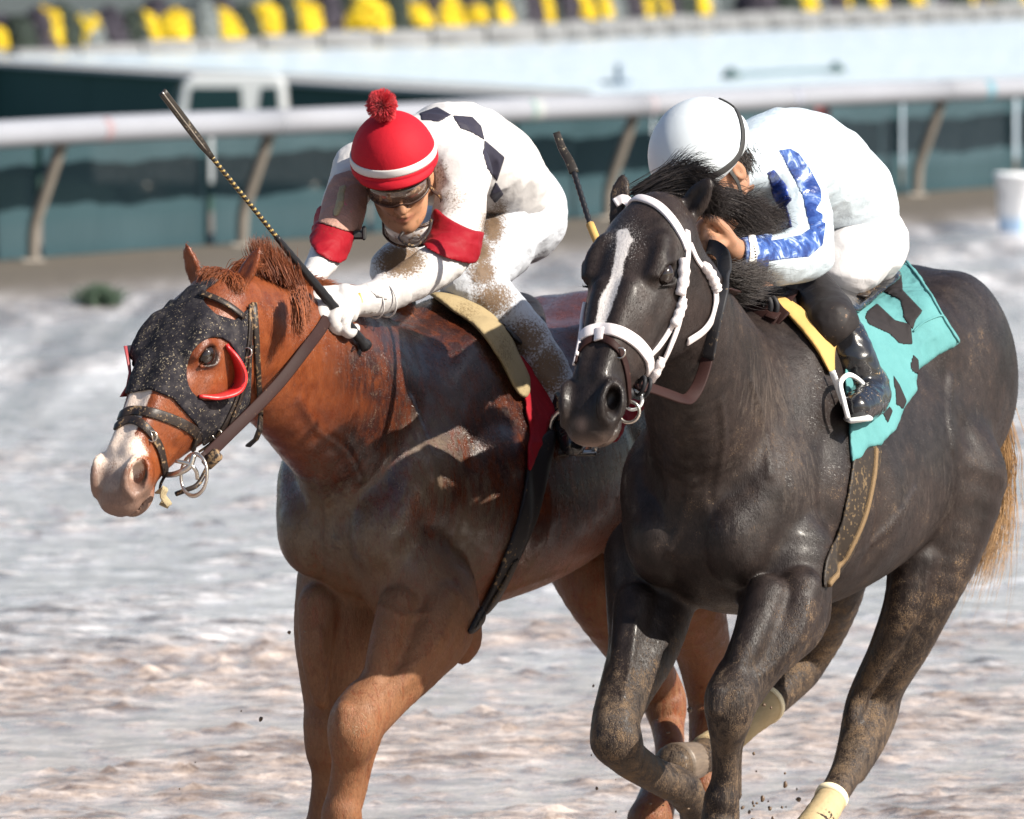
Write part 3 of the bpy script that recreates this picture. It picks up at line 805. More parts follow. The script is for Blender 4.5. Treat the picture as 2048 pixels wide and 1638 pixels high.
# ------------------------------------------------------------------ materials
def sstep(x, a, b):
    t = np.clip((np.asarray(x) - a) / (b - a), 0, 1); return t * t * (3 - 2 * t)
def blobs(V, lst):
    """soft splashes round photo points: (px, py, rx, ry, amount)"""
    px, py = pix(V); m = np.zeros(len(V))
    for a, b, rx, ry, k in lst:
        m = np.maximum(m, k * np.exp(-(((px - a) / rx) ** 2 + ((py - b) / ry) ** 2)))
    return m
def horse_mat(name, c1, c2, wet, mud, mud2, white, speck, rough, speck_amt, hair, hl=.35, spec=.32):
    m = M(name)
    p = m.P()
    big = m.noise(5, 4, .6); mid = m.noise(26, 4, .6); fine = m.noise(170, 3, .6); fin2 = m.noise(400, 2, .6)
    hairn = m.noise(1.0, 3, .6, m.map(hair, (.5, .35, .2)), .6)
    c = m.mix(m.ramp(m.math('ADD', m.math('MULTIPLY', big, .6), m.math('MULTIPLY', mid, .4)), .36, .64), c1, c2)
    strk = m.noise(1.0, 4, .65, m.map((55, 55, 13), (.4, .3, .2)), .8)
    c = m.mix(m.math('MULTIPLY', m.attr('wet'), m.ramp(m.math('ADD', m.math('MULTIPLY', strk, .5), m.math('MULTIPLY', mid, .5)), .34, .58, .45, 1)), c, wet)
    mm = m.math('ADD', m.attr('mud'), m.math('MULTIPLY', m.math('SUBTRACT', m.math('ADD', m.math('MULTIPLY', strk, .65), m.math('MULTIPLY', hairn, .35)), .5), 2.0))
    mk = m.math('MULTIPLY', m.ramp(mm, .30, .85), m.ramp(m.attr('mud'), .02, .2))
    c = m.mix(m.math('MULTIPLY', mk, .85), c, m.mix(m.ramp(m.xyz(p)[2], .72, 1.0), m.mix(fine, tuple(x * .7 for x in mud), tuple(x * 1.25 for x in mud)), m.mix(fine, tuple(x * .7 for x in mud2), tuple(x * 1.2 for x in mud2))))
    sp = m.ramp(m.math('ADD', m.math('ADD', m.math('ADD', m.math('MULTIPLY', fin2, .6), m.math('MULTIPLY', hairn, .4)), m.math('ADD', m.math('MULTIPLY', m.math('SUBTRACT', big, .5), .5), m.math('MULTIPLY', m.math('SUBTRACT', mid, .5), .5))), m.math('MULTIPLY', m.attr('speck'), speck_amt)), .72, .80)
    c = m.mix(m.math('MULTIPLY', sp, .85), c, speck)
    wk = m.ramp(m.math('ADD', m.attr('white'), m.math('MULTIPLY', m.math('SUBTRACT', m.math('ADD', m.math('MULTIPLY', fin2, .5), m.math('MULTIPLY', hairn, .5)), .5), 1.5)), .36, .72)
    c = m.mix(wk, c, white)
    c = m.mix(m.math('MULTIPLY', m.math('MULTIPLY', wk, m.ramp(m.attr('speck'), .5, .8)), m.ramp(m.math('ADD', m.math('MULTIPLY', fine, .6), m.math('MULTIPLY', mid, .4)), .50, .62, 0, .75)), c, (.27, .15, .095))
    c = m.mix(m.attr('skin'), c, m.mix(mid, (.11, .075, .062), (.30, .20, .155)))
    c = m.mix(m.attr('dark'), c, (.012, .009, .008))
    c = m.mix(m.ramp(m.math('ADD', m.math('MULTIPLY', hairn, .6), m.math('MULTIPLY', fin2, .4)), .32, .68, .0, .55), c, m.n('ShaderNodeHueSaturation', {'Color': c, 'Value': .50}).outputs[0])
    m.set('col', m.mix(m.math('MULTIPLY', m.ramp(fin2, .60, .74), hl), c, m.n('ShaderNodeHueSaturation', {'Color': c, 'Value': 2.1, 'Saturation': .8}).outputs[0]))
    r = m.math('ADD', m.ramp(m.math('MAXIMUM', mk, sp), 0, 1, rough, rough + .27), m.math('ADD', m.math('MULTIPLY', m.math('SUBTRACT', hairn, .5), .42), m.math('MULTIPLY', m.math('SUBTRACT', mid, .5), .35)))
    m.set('rough', m.math('SUBTRACT', r, m.math('MULTIPLY', m.attr('wet'), .06)))
    m.set('coat', m.math('MULTIPLY', m.attr('wet'), m.ramp(mid, .35, .6, .1, .55))); m.set('crough', .22); m.set('spec', spec); m.set('sheen', .0); m.set('srough', .4)
    b1 = m.bump(hairn, .38, .003)
    b2 = m.bump(m.noise(34, 4, .6, m.map((1, 1, .45))), .28, .008, b1)
    m.set('normal', m.bump(m.math('ADD', sp, mk), .35, .002, b2))
    return m.m
MAT = {}
MAT['chestnut'] = horse_mat('chestnut coat', (.115, .026, .009), (.215, .056, .016), (.026, .0085, .007), (.225, .105, .048), (.115, .076, .046), (.74, .60, .50), (.34, .22, .13), .36, .10, (300, 300, 80))
MAT['darkcoat'] = horse_mat('dark bay coat', (.0125, .0086, .0078), (.030, .0205, .0180), (.008, .0058, .0055), (.112, .080, .056), (.092, .072, .060), (.62, .58, .56), (.17, .112, .066), .49, .20, (300, 300, 80), .55, .22)
def hair_mat(name, c1, c2):
    m = M(name, rough=.45, spec=.4)
    m.set('col', m.mix(m.attr('tone'), c1, c2)); return m.m
MAT['mane_red'] = hair_mat('chestnut hair', (.10, .025, .009), (.30, .085, .026))
MAT['mane_black'] = hair_mat('black hair', (.006, .005, .006), (.050, .040, .036))
MAT['mane_tan'] = hair_mat('tan tail hair', (.09, .045, .018), (.36, .21, .09))
m = M('eye', col=(.012, .007, .005), rough=.05, spec=.5, coat=.3, crough=.02); MAT['eye'] = m.m
m = M('hoof horn', rough=.5); m.set('col', m.mix(m.noise(1, 3, .5, m.map((30, 30, 160))), (.06, .045, .035), (.20, .15, .11))); MAT['hoof'] = m.m
MUDC = (.105, .058, .023)
def fabric(name, c, rough=.7, wr=.25, mudc=MUDC, weave=900, sheen=.0, fleck=0.0, satin=False, c2=None):
    m = M(name, rough=rough, spec=.16)
    n = m.noise(14, 4, .6); f = m.noise(150, 5, .75); f2 = m.noise(230, 3, .6)
    base = m.mix(n, tuple(x * .9 for x in c), c2 or c)
    a = m.attr('dirt')
    k = m.ramp(m.math('ADD', a, m.math('MULTIPLY', m.math('SUBTRACT', m.math('ADD', m.math('MULTIPLY', f, .7), m.math('MULTIPLY', f2, .3)), .5), 2.4)), .35, .85)
    k = m.math('MULTIPLY', k, m.ramp(a, .015, .12))
    k2 = m.ramp(m.math('ADD', f2, m.math('ADD', m.math('MULTIPLY', a, .25), fleck)), .80, .86)
    mc = m.mix(f2, tuple(x * .55 for x in mudc), tuple(x * 1.5 for x in mudc))
    m.set('col', m.mix(m.math('MULTIPLY', m.math('MAXIMUM', k, k2), .93), base, mc))
    w1 = m.noise(22, 3, .55, m.map((1, 1, 1)), .8); w2 = m.noise(75, 2, .5, None, .5)
    b = m.bump(w1, wr, .012)
    b = m.bump(w2, wr * .6, .004, b)
    m.set('normal', m.bump(m.math('MULTIPLY', k, f2), .5, .003, b))
    return m.m
MAT['silk_white'] = fabric('white racing silk', (.52, .50, .49), .55, .22)
MAT['silk_black'] = fabric('black silk patches', (.028, .026, .04), .6, .15)
MAT['silk_red'] = fabric('red silk cuffs', (.23, .005, .012), .6, .3)
MAT['cap_red'] = fabric('red cap cover', (.40, .008, .018), .7, .12, fleck=.05)
MAT['band_white'] = fabric('white cap band', (.55, .52, .50), .6, .05)
MAT['sleeve'] = fabric('white undershirt', (.52, .50, .49), .7, .22)
MAT['breeches'] = fabric('white breeches', (.46, .48, .52), .5, .45)
MAT['glove'] = fabric('white gloves', (.46, .44, .43), .6, .12)
MAT['satin'] = fabric('pale blue white satin', (.42, .50, .56), .38, .32, fleck=-.05, c2=(.52, .58, .62))
MAT['breeches2'] = fabric('clean white breeches', (.54, .53, .54), .6, .2, fleck=-.05)
MAT['cap_white'] = fabric('white cap cover', (.52, .56, .59), .45, .02, fleck=-.05)
def galaxy(name, c1, c2, c3):
    m = M(name, rough=.3, spec=.55)
    n = m.noise(16, 5, .6, None, 1.6)
    c = m.mix(m.ramp(n, .36, .54), c1, c2); c = m.mix(m.ramp(n, .52, .66), c, c3)
    st = m.ramp(m.noise(240, 2, .5), .735, .765)
    m.set('col', m.mix(st, c, (.62, .48, .30)))
    m.set('normal', m.bump(m.noise(28, 3, .6, None, 1.0), .45, .010)); return m.m
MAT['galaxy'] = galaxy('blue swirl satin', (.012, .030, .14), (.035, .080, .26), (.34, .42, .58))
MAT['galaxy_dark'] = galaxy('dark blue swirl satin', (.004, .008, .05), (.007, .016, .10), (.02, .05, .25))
def skin_mat(name, c):
    m = M(name, rough=.5, sss=.12, spec=.4)
    m.b.inputs['Subsurface Radius'].default_value = (.01, .004, .002)
    k = m.ramp(m.math('ADD', m.noise(60, 5, .7), m.math('MULTIPLY', m.attr('dirt'), .3)), .62, .74)
    c0 = m.mix(m.noise(30, 4), tuple(x * .85 for x in c), tuple(min(1, x * 1.12) for x in c))
    c0 = m.mix(m.attr('lip'), c0, (.40, .13, .10))
    c0 = m.mix(m.attr('brow'), c0, (.02, .012, .01))
    m.set('col', m.mix(m.math('MULTIPLY', k, .75), c0, (.19, .105, .05)))
    m.set('normal', m.bump(m.noise(300, 3), .12, .002)); return m.m
MAT['skin'] = skin_mat('tanned skin', (.36, .18, .10))
MAT['skin2'] = skin_mat('brown skin', (.32, .165, .10))
def leather(name, c, rough=.45, dirt=.5, dc=(.26, .17, .09), coat=0.0, spec=.25):
    m = M(name, rough=rough, coat=coat, crough=.12, spec=spec)
    n = m.noise(90, 5, .65); b = m.noise(9, 3)
    k = m.ramp(m.math('ADD', n, m.math('MULTIPLY', b, .5)), 1.02 - dirt * .4, 1.10 - dirt * .4)
    base = m.mix(b, tuple(x * .7 for x in c), tuple(x * 1.3 for x in c))
    m.set('col', m.mix(m.math('MULTIPLY', k, .8), base, dc))
    m.set('rough', m.ramp(k, 0, 1, rough, .75)); m.set('normal', m.bump(n, .3, .002)); return m.m
MAT['leather_dark'] = leather('dark muddy leather', (.022, .016, .014), .42, .50)
MAT['leather_brown'] = leather('brown rein leather', (.022, .009, .008), .6, .25, (.13, .075, .045), 0.0, .14)
MAT['rubber'] = leather('black rubber grip', (.016, .016, .019), .6, .3, (.20, .15, .10))
MAT['bridle_white'] = plain('white bridle', (.60, .55, .55), .45, .08, 60, .1)
MAT['tape_white'] = plain('white wrapping tape', (.60, .55, .55), .7, .12, 90, .5)
MAT['boot'] = leather('black glossy boot', (.010, .010, .012), .22, .35, (.30, .20, .10), .6)
MAT['boot_top'] = leather('dark boot cuff', (.013, .010, .010), .6, .2, (.20, .13, .09))
MAT['girth'] = leather('dark girth webbing', (.014, .012, .013), .6, .35)
MAT['girth_mud'] = leather('muddy girth webbing', (.022, .016, .012), .55, .50, (.13, .088, .045))
MAT['rope'] = plain('muddy rope edging', (.16, .10, .045), .8, .3, 150, .6)
MAT['metal'] = plain('muddy steel', (.52, .48, .43), .28, .2, 60, .1, metal=.9)
MAT['white_metal'] = plain('white enamel', (.75, .76, .75), .3, .1, 60, .05)
def hood_mat():
    m = M('black mud spattered hood', rough=.8, spec=.12)
    v = m.noise(190, 3, .6); w = m.noise(9, 3); w2 = m.noise(60, 3, .6)
    k = m.ramp(m.math('ADD', m.math('ADD', v, m.math('MULTIPLY', w2, .25)), m.math('MULTIPLY', w, .28)), .86, .97)
    fl = m.noise(42, 4, .6)
    base = m.mix(m.ramp(fl, .4, .75), (.013, .012, .016), (.045, .040, .042))
    m.set('col', m.mix(k, base, m.mix(v, (.15, .12, .08), (.32, .27, .19))))
    m.set('normal', m.bump(m.math('ADD', k, m.math('MULTIPLY', m.noise(600, 2), .3)), .4, .003)); return m.m
MAT['hood'] = hood_mat()
MAT['cup_red'] = plain('red blinker cup', (.60, .022, .022), .4, .15, 40, .1)
MAT['cup_shaded'] = plain('shaded red blinker cup', (.26, .04, .045), .5, .25, 30, .1)  # far cup: its shade is painted in as a darker red
MAT['pad_mud'] = fabric('muddy foam saddle pad', (.29, .225, .125), .8, .3, (.11, .075, .035))
MAT['pad_yellow'] = fabric('yellow suede saddle pad', (.48, .30, .10), .7, .1, (.3, .2, .1), fleck=-.1)
MAT['cloth_red'] = fabric('red saddle cloth', (.25, .008, .015), .8, .3, (.25, .10, .09))
MAT['cloth_turq'] = fabric('turquoise saddle cloth', (.065, .20, .205), .75, .3, (.25, .2, .1), fleck=-.12, c2=(.10, .265, .27))
MAT['print_black'] = fabric('black number print', (.020, .017, .018), .75, .25, fleck=-.1)
MAT['bandage'] = fabric('yellow leg bandage', (.37, .28, .155), .75, .25, (.3, .2, .1), fleck=-.05, c2=(.45, .355, .21))
MAT['bandage_edge'] = plain('pale bandage edge', (.80, .70, .48), .7, .1, 60)
MAT['plate'] = plain('mud covered arm plate', (.30, .165, .125), .7, .3, 35, .8, (.35, 70, (.50, .12, .16)))
MAT['digit'] = plain('pale mud caked digit', (.36, .29, .17), .8, .25, 120, .9)
m = M('goggle lens', rough=.06, spec=.8, coat=.6); m.set('col', m.mix(m.ramp(m.noise(40, 5, .7), .5, .66), (.10, .062, .045), (.30, .19, .12))); MAT['lens'] = m.m
m = M('spare goggle lens', rough=.08, spec=.8, coat=.6); m.set('col', m.mix(m.ramp(m.noise(45, 5, .7), .52, .64), (.50, .46, .44), (.22, .12, .05))); MAT['lens_clear'] = m.m
MAT['frame'] = leather('goggle frame', (.035, .017, .012), .35, .35, (.35, .2, .08))
MAT['strap_black'] = plain('black elastic', (.02, .02, .02), .7, .2, 80, .2)
MAT['whip_black'] = leather('whip grip', (.014, .014, .016), .38, .12)
MAT['whip_flap'] = leather('muddy whip flap', (.026, .022, .019), .42, .4, (.22, .18, .13))
m = M('black and gold whip cord', rough=.5)
m.set('col', m.mix(m.ramp(m.attr('twist'), .45, .55), (.012, .012, .012), (.36, .25, .08))); MAT['whip_cord'] = m.m
MAT['label_white'] = plain('white cuff label', (.80, .78, .74), .5, .05, 60)
MAT['ink'] = plain('black ink', (.02, .02, .02), .6)
MAT['gold'] = plain('gold glove badge', (.60, .42, .12), .5, .3, 120, .3)
# ------------------------------------------------------------------ building the horses, riders and tack
def bounds(F, pad=.03):
    lo = np.full(3, 1e9); hi = -lo
    for op, k, pr in F.ops:
        if op == 'u':
            for p in pr: lo = np.minimum(lo, p.c - p.R); hi = np.maximum(hi, p.c + p.R)
    return lo - pad, hi + pad
def pbox(x0, y0, x1, y1, Y0, Y1):
    c = np.array([P(x, y, Y) for x in (x0, x1) for y in (y0, y1) for Y in (Y0, Y1)]); return c.min(0), c.max(0)
def shell(F, off, *inter):
    """a body grown by off and cut to an outline"""
    G = F.copy(); G.off(lambda X: -off)
    for i in inter:
        if isinstance(i, tuple): G.add(i[1], .002, i[0])
        else: G.inter(i, .002)
    return G
def fold(amp, scale, seed, sx=(1, 1, 1)):
    """folds of cloth: ridged noise"""
    sx = np.array(sx, np.float32)
    def f(X):
        Y = X * sx
        w = np.stack([vnoise(Y, scale * .6, seed + 5), vnoise(Y, scale * .6, seed + 6), vnoise(Y, scale * .6, seed + 7)], 1) * (.9 / scale)
        n = vnoise(Y + w, scale, seed); r = 1 - np.abs(2 * n - 1)
        n2 = vnoise(Y + w, scale * 2.3, seed + 2); r2 = 1 - np.abs(2 * n2 - 1)
        return (amp * (.62 - r ** 2 * .8 - r2 ** 2 * .35)).astype(np.float32)
    return f
def put(name, F, lo, hi, h, mat, parent=None, dirt=None, attrs=None, smooth=2, fleck=0):
    V, Q = nets(F, lo, hi, h, smooth=smooth)
    a = dict(attrs(V)) if attrs else {}
    a['dirt'] = np.clip(blobs(V, dirt) if dirt else np.zeros(len(V)), 0, 1)
    return mesh_obj(name, V, Q, mat, parent, a)
def strands(roots, dirs, length, n=8, width=.0016, curl=.02, grav=.0, seed=1, lenvar=.35, freq=6):
    """many thin tapering hairs: roots (k,3), dirs (k,3) -> V, quads, tone"""
    r = np.random.default_rng(seed); k = len(roots)
    Ls = length * (1 - lenvar * r.random(k)); t = np.linspace(0, 1, n)
    Pn = roots[:, None] + dirs[:, None] * (t[None, :, None] * Ls[:, None, None])
    ph = r.random((k, 3)) * .8
    base = roots * 9
    w = np.stack([np.sin(base[:, [1]] * 2.1 + t * freq + ph[:, [0]] * 3), np.sin(base[:, [2]] * 1.7 + t * freq * 1.3 + ph[:, [1]] * 3), np.sin(base[:, [0]] * 1.9 + t * freq * .8 + ph[:, [2]] * 3)], -1)
    Pn = Pn + w * curl * t[None, :, None] ** 1.3 + np.array([0, 0, -grav]) * (t[None, :, None] ** 2) * Ls[:, None, None]
    return ribbons(Pn, width, r.random(k))
def ribbons(Pn, width, tone):
    k, n, _ = Pn.shape; t = np.linspace(0, 1, n)
    T = np.gradient(Pn, axis=1); T /= np.linalg.norm(T, axis=2)[..., None] + 1e-9
    A = np.cross(T, np.array([0, 1.0, 0.12])); A /= np.linalg.norm(A, axis=2)[..., None] + 1e-9
    B = np.cross(T, A)
    wd = width * (1 - .8 * t ** 2)[None, :, None]
    V = np.stack([Pn + A * wd, Pn - A * wd * .5 + B * wd * .87, Pn - A * wd * .5 - B * wd * .87], 2).reshape(-1, 3)
    i = (np.arange(k)[:, None] * n + np.arange(n - 1)[None]).ravel() * 3
    Q = np.concatenate([np.stack([i + a, i + b, i + 3 + b, i + 3 + a], 1) for a, b in ((0, 1), (1, 2), (2, 0))])
    tn = np.repeat(tone, n * 3) * .75 + np.tile(np.repeat(t, 3), k) * .25
    return V, Q, tn
def at_px(*p): return np.array([P(*q) for q in p])

def coat(o, parent, mat, flow, k, seed):
    """short lying coat: one thin blade a hair, following the flow of the coat"""
    me = o.data; n = len(me.vertices); V = np.empty(n * 3, np.float32); N = np.empty(n * 3, np.float32)
    me.vertices.foreach_get('co', V); me.vertices.foreach_get('normal', N); V, N = V.reshape(-1, 3), N.reshape(-1, 3)
    A = {}
    for a in ('mud', 'wet', 'white', 'skin', 'dark', 'speck'):
        v = np.empty(n, np.float32); me.attributes[a].data.foreach_get('value', v); A[a] = v
    r = np.random.default_rng(seed); ok = np.nonzero((A['dark'] < .3) & (V[:, 2] > .15))[0]; i = r.choice(ok, k)
    j = r.normal(0, .0032, (k, 3)).astype(np.float32); p = V[i] + j - N[i] * (j * N[i]).sum(1)[:, None]
    f = flow(p) + .28 * np.stack([vnoise(p, 9, 60 + c) - .5 for c in range(3)], 1) + r.normal(0, .10, (k, 3)); t = f - N[i] * (f * N[i]).sum(1)[:, None]; t /= np.linalg.norm(t, axis=1)[:, None] + 1e-9
    s = np.cross(N[i], t); ln = (.0085 * (.6 + .6 * r.random(k)) * np.clip(1 - A['skin'][i], .3, 1))[:, None]
    tip = p + t * ln + N[i] * ln * (.10 + .22 * r.random((k, 1))); w = .00055
    X = np.stack([p - s * w - N[i] * .0006, p + s * w - N[i] * .0006, tip], 1).reshape(-1, 3)
    h = mesh_obj('coat_hair', X, np.arange(k * 3).reshape(-1, 3), mat, parent, {a: np.repeat(v[i], 3) for a, v in A.items()}); h['kind'] = 'stuff'
def flow_of(fr, H):
    def f(X):
        q = fr.loc(X); h = H.loc(X); hd = ((np.abs(h[:, 1]) < .16) & (h[:, 0] > -.02) & (h[:, 0] < .68) & (np.abs(h[:, 2]) < .24))[:, None]
        leg = sstep(q[:, 2], 1.0, .85)[:, None]
        b = (-.75 * (1 - leg)) * fr.A[0][None] + np.array([0, 0, -1.0]) * (.55 + .45 * leg)
        return np.where(hd, -.2 * fr.A[0][None] + H.A[0][None] * -1.0 + 0 * b, b)
    return f
# ---- chestnut racehorse
horse1 = thing('racehorse', 'chestnut racehorse with a white muzzle galloping in a black blinker hood', 'horse', fr1(-.4, 0, 0))
def a_h1(V):
    q = fr1.loc(V); h = H1.loc(V); n = fbm(V, 6, 3, 1)
    x, y, z = q.T; hx, hy, hz = h.T
    onhead = (np.abs(hy) < .16) & (hx > -.02) & (hx < .68) & (np.abs(hz) < .24)
    low = sstep(z + (n - .5) * .35, 1.16, .88)
    chest = sstep(x, -.15, .30) * sstep(z + (n - .5) * .4, 1.34, 1.0) * .8
    px, py = pix(V)
    mud = np.maximum(np.maximum(low * .62, chest * .95), blobs(V, [(860, 930, 90, 160, .75), (1010, 760, 60, 60, .3), (960, 700, 70, 40, .35), (640, 960, 60, 90, .5)]))
    mud = np.where(onhead, .12 * sstep(hx, .3, .5), mud)
    neck = sstep(x, .30, .62) * sstep(z, 1.2, 1.36)
    body_ = sstep(x + (z - 1.3) * .55 + (n - .5) * .25, .88, .40) * sstep(z, .86, 1.02)
    wet = np.clip(body_ * (.80 + .9 * (fbm(V, 4, 2, 8) - .35)) + blobs(V, [(820, 690, 90, 60, .6), (740, 740, 90, 60, .8), (960, 880, 60, 160, .5), (700, 880, 90, 60, .5)]), 0, 1)
    wet = np.where(onhead, 0, wet)
    blaze = sstep(np.abs(hy + .004), .040, .024) * sstep(hx, .10, .14) * sstep(hz, .0, .03)
    muz = sstep(hx + hz * .35, .46, .52) * sstep(np.abs(hy), .075, .045) * sstep(hz, -.03, .02) * sstep(hx, .60, .54)
    white = np.where(onhead, np.maximum(blaze, muz * .95), 0)
    skin = np.where(onhead, sstep(hx + (n - .5) * .10, .535, .585), 0) + np.where(onhead, sstep(hx, .50, .56) * sstep(hz, -.035, -.06), 0)
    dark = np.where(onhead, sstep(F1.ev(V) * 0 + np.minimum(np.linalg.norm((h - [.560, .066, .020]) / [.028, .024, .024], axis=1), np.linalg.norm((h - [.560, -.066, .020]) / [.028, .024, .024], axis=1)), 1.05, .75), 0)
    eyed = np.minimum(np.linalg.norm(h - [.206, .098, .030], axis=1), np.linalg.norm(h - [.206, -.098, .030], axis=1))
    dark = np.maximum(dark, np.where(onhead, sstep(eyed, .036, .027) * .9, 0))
    speck = np.where(onhead, .35 + .45 * sstep(hx, .5, .56), .35)
    return dict(mud=np.clip(mud, 0, 1), wet=wet, white=white, skin=np.clip(skin, 0, 1) * .85, dark=dark, speck=speck)
o = put('body', F1, *bounds(F1), .0064, MAT['chestnut'], horse1, attrs=a_h1); coat(o, horse1, MAT['chestnut'], flow_of(fr1, H1), 230000, 71)
def eyes(H, parent, mat):
    for sy in (-1, 1):
        V, Fs = sphere(H(.205, .0890 * sy, .0300), np.array([.0270, .0225, .0250]) * H.s, H.A, 20, 14)
        mesh_obj('eye', V, Fs, mat, parent)
eyes(H1, horse1, MAT['eye'])
def hooves(parent, lst):
    for a, b, r in lst:
        a = P(*a); b = P(*b); d = unit(b - a)
        t = np.linspace(0, 1, 7)[:, None]
        V, Fs = tube(a + (b - a) * t * 1.05 - d * .004, (r * np.linspace(.88, 1.07, 7)), 24)
        mesh_obj('hoof', V, Fs, MAT['hoof'], parent)
hooves(horse1, [((655, 1732, 21.15), (632, 1796, 21.05), .056), ((622, 1732, 21.6), (602, 1798, 21.5), .056), ((1318, 1584, 22.8), (1300, 1646, 22.7), .056), ((1432, 1644, 22.66), (1430, 1711, 22.55), .056)])
def mane_along(pts, k, dirv, length, seed, width=.0017, spread=.35, curl=.02, grav=.2, jit=.02, **kw):
    """hair rooted along a crest line"""
    r = np.random.default_rng(seed); c = catmull(pts, 12); u = r.random(k) * (len(c) - 1.001); i = u.astype(int); f = (u - i)[:, None]
    root = c[i] * (1 - f) + c[i + 1] * f + r.normal(0, jit, (k, 3)) * [1, 1, .5]
    dv = np.asarray(dirv, float); dv = dv[None] if dv.ndim == 1 else catmull(dv, 12)[i]
    clump = np.stack([vnoise(root * 1.0, 24, seed + j) - .5 for j in range(3)], 1) * spread * 1.6
    d = dv + clump + r.normal(0, spread * .25, (k, 3)); d /= np.linalg.norm(d, axis=1)[:, None]
    return strands(root, d, length, width=width, curl=curl, grav=grav, seed=seed, **kw)
def hair(name, parent, mat, *sets):
    V, Q, T, o = [], [], [], 0
    for v, q, t in sets: V.append(v); Q.append(q + o); T.append(t); o += len(v)
    return mesh_obj(name, np.concatenate(V), np.concatenate(Q), mat, parent, dict(tone=np.concatenate(T)))
crest1 = np.array([fr1(1.0, 0, 1.70), fr1(.90, 0, 1.685), fr1(.74, 0, 1.665), fr1(.55, 0, 1.635), fr1(.36, 0, 1.61), fr1(.18, 0, 1.60)])
hair('mane', horse1, MAT['mane_red'],
     mane_along(crest1, 3600, [[.35, .1, .75], [.4, .1, .9], [.5, .0, .6], [.6, .1, .25], [.7, .1, .1], [.8, .1, .0]], .075, 11, .0010, .22, .008, .4, .012, freq=3),
     mane_along(at_px((535, 548, 21.08), (560, 560, 21.12), (590, 582, 21.16)), 1500, [-.30, .1, 1.0], .105, 13, .0010, .2, .008, .1, .014, freq=3),
     mane_along(at_px((590, 600, 21.0), (605, 575, 21.05)), 500, [.25, -.5, -.7], .08, 15, .0010, .2, .008, .4, .008, freq=3))
hair('forelock', horse1, MAT['mane_red'],
     mane_along(np.array([H1(-.035, -.02, .035), H1(-.03, .035, .03)]), 1300, unit([.55, -.35, .05]), .085, 17, .0010, .3, .012, .45, .010, freq=3),
     mane_along(np.array([H1(-.03, -.01, .04), H1(-.03, .03, .035)]), 500, unit([.1, -.6, .3]), .05, 19, .0010, .4, .02, .7, .010, freq=3))
def tail(parent, mat, pts, k, seed, width=.0019):
    r = np.random.default_rng(seed); c = catmull(pts, 6); n = len(c); t = np.linspace(0, 1, n)
    off = r.normal(0, 1, (k, 1, 3)) * (.012 + .05 * t[None, :, None] ** 1.2) * r.random((k, 1, 1)) ** .5
    wv = np.stack([np.sin(t * 7 + r.random((k, 1)) * 1.5 + j) for j in range(3)], -1) * .018 * t[None, :, None]
    V, Q, T = ribbons(c[None] + off + wv, width, r.random(k))
    return hair('tail', parent, mat, (V, Q, T))
tail(horse1, MAT['mane_red'], np.array([fr1(-1.17, 0, 1.44), fr1(-1.30, 0, 1.47), fr1(-1.48, .03, 1.40), fr1(-1.62, .05, 1.22), fr1(-1.72, .04, 1.0)]), 500, 23)

# ---- dark racehorse
horse2 = thing('racehorse', 'dark brown racehorse with a narrow white blaze and a white bridle', 'horse', fr2(-.4, 0, 0))
BLAZE = [(1240, 464), (1252, 460), (1262, 480), (1256, 504), (1246, 528), (1240, 560), (1226, 600), (1212, 640), (1206, 668), (1184, 668), (1196, 634), (1202, 602), (1220, 566), (1230, 524), (1232, 496)]
def a_h2(V):
    q = fr2.loc(V); h = H2.loc(V); n = fbm(V, 6, 3, 2); n2 = fbm(V, 22, 3, 4)
    x, y, z = q.T; hx, hy, hz = h.T; px, py = pix(V)
    onhead = (np.abs(hy) < .16) & (hx > -.02) & (hx < .68) & (np.abs(hz) < .24)
    low = sstep(z + (n - .5) * .3, .98, .62) * .50
    mud = np.maximum(low, blobs(V, [(1530, 800, 80, 130, .62), (1480, 900, 60, 90, .45), (1480, 1050, 90, 90, .30), (1590, 930, 50, 110, .5), (1860, 1000, 120, 110, .40), (1960, 850, 50, 180, .30), (1620, 1000, 60, 120, .35)]))
    mud = np.where(onhead, .10, mud) * (.6 + .8 * n)
    sd = -polysd(px, py, BLAZE)
    white = np.where(onhead & (hz > .02), sstep(sd + (n2 - .5) * 14, -9, 5), 0)
    star = np.where(onhead & (hz > .02), .40 * np.exp(-(((px - 1250) / 70) ** 2 + ((py - 480) / 75) ** 2)), 0)
    white = np.maximum(white, star)
    pink = np.where(onhead, np.exp(-(((px - 1162) / 12) ** 2 + ((py - 848) / 14) ** 2)) * .75 + sstep(hx, .605, .635) * .5 * sstep(hz, .0, -.04) + sstep(hx, .55, .60) * sstep(hz, -.03, -.055) * .35, 0)
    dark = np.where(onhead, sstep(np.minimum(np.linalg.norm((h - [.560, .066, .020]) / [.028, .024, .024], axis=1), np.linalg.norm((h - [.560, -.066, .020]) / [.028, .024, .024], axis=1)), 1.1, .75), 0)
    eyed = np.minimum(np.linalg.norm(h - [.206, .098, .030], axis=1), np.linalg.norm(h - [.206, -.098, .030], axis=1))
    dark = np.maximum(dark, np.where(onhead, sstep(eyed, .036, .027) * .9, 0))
    wet = sstep(n, .45, .6) * .3
    speck = np.where(onhead, .0, .35 + .65 * sstep(z, 1.0, .6))
    return dict(mud=np.clip(mud, 0, 1), wet=wet, white=white, skin=np.clip(pink, 0, 1), dark=dark, speck=speck)
o = put('body', F2, *bounds(F2), .0064, MAT['darkcoat'], horse2, attrs=a_h2); coat(o, horse2, MAT['darkcoat'], flow_of(fr2, H2), 230000, 72)
eyes(H2, horse2, MAT['eye'])
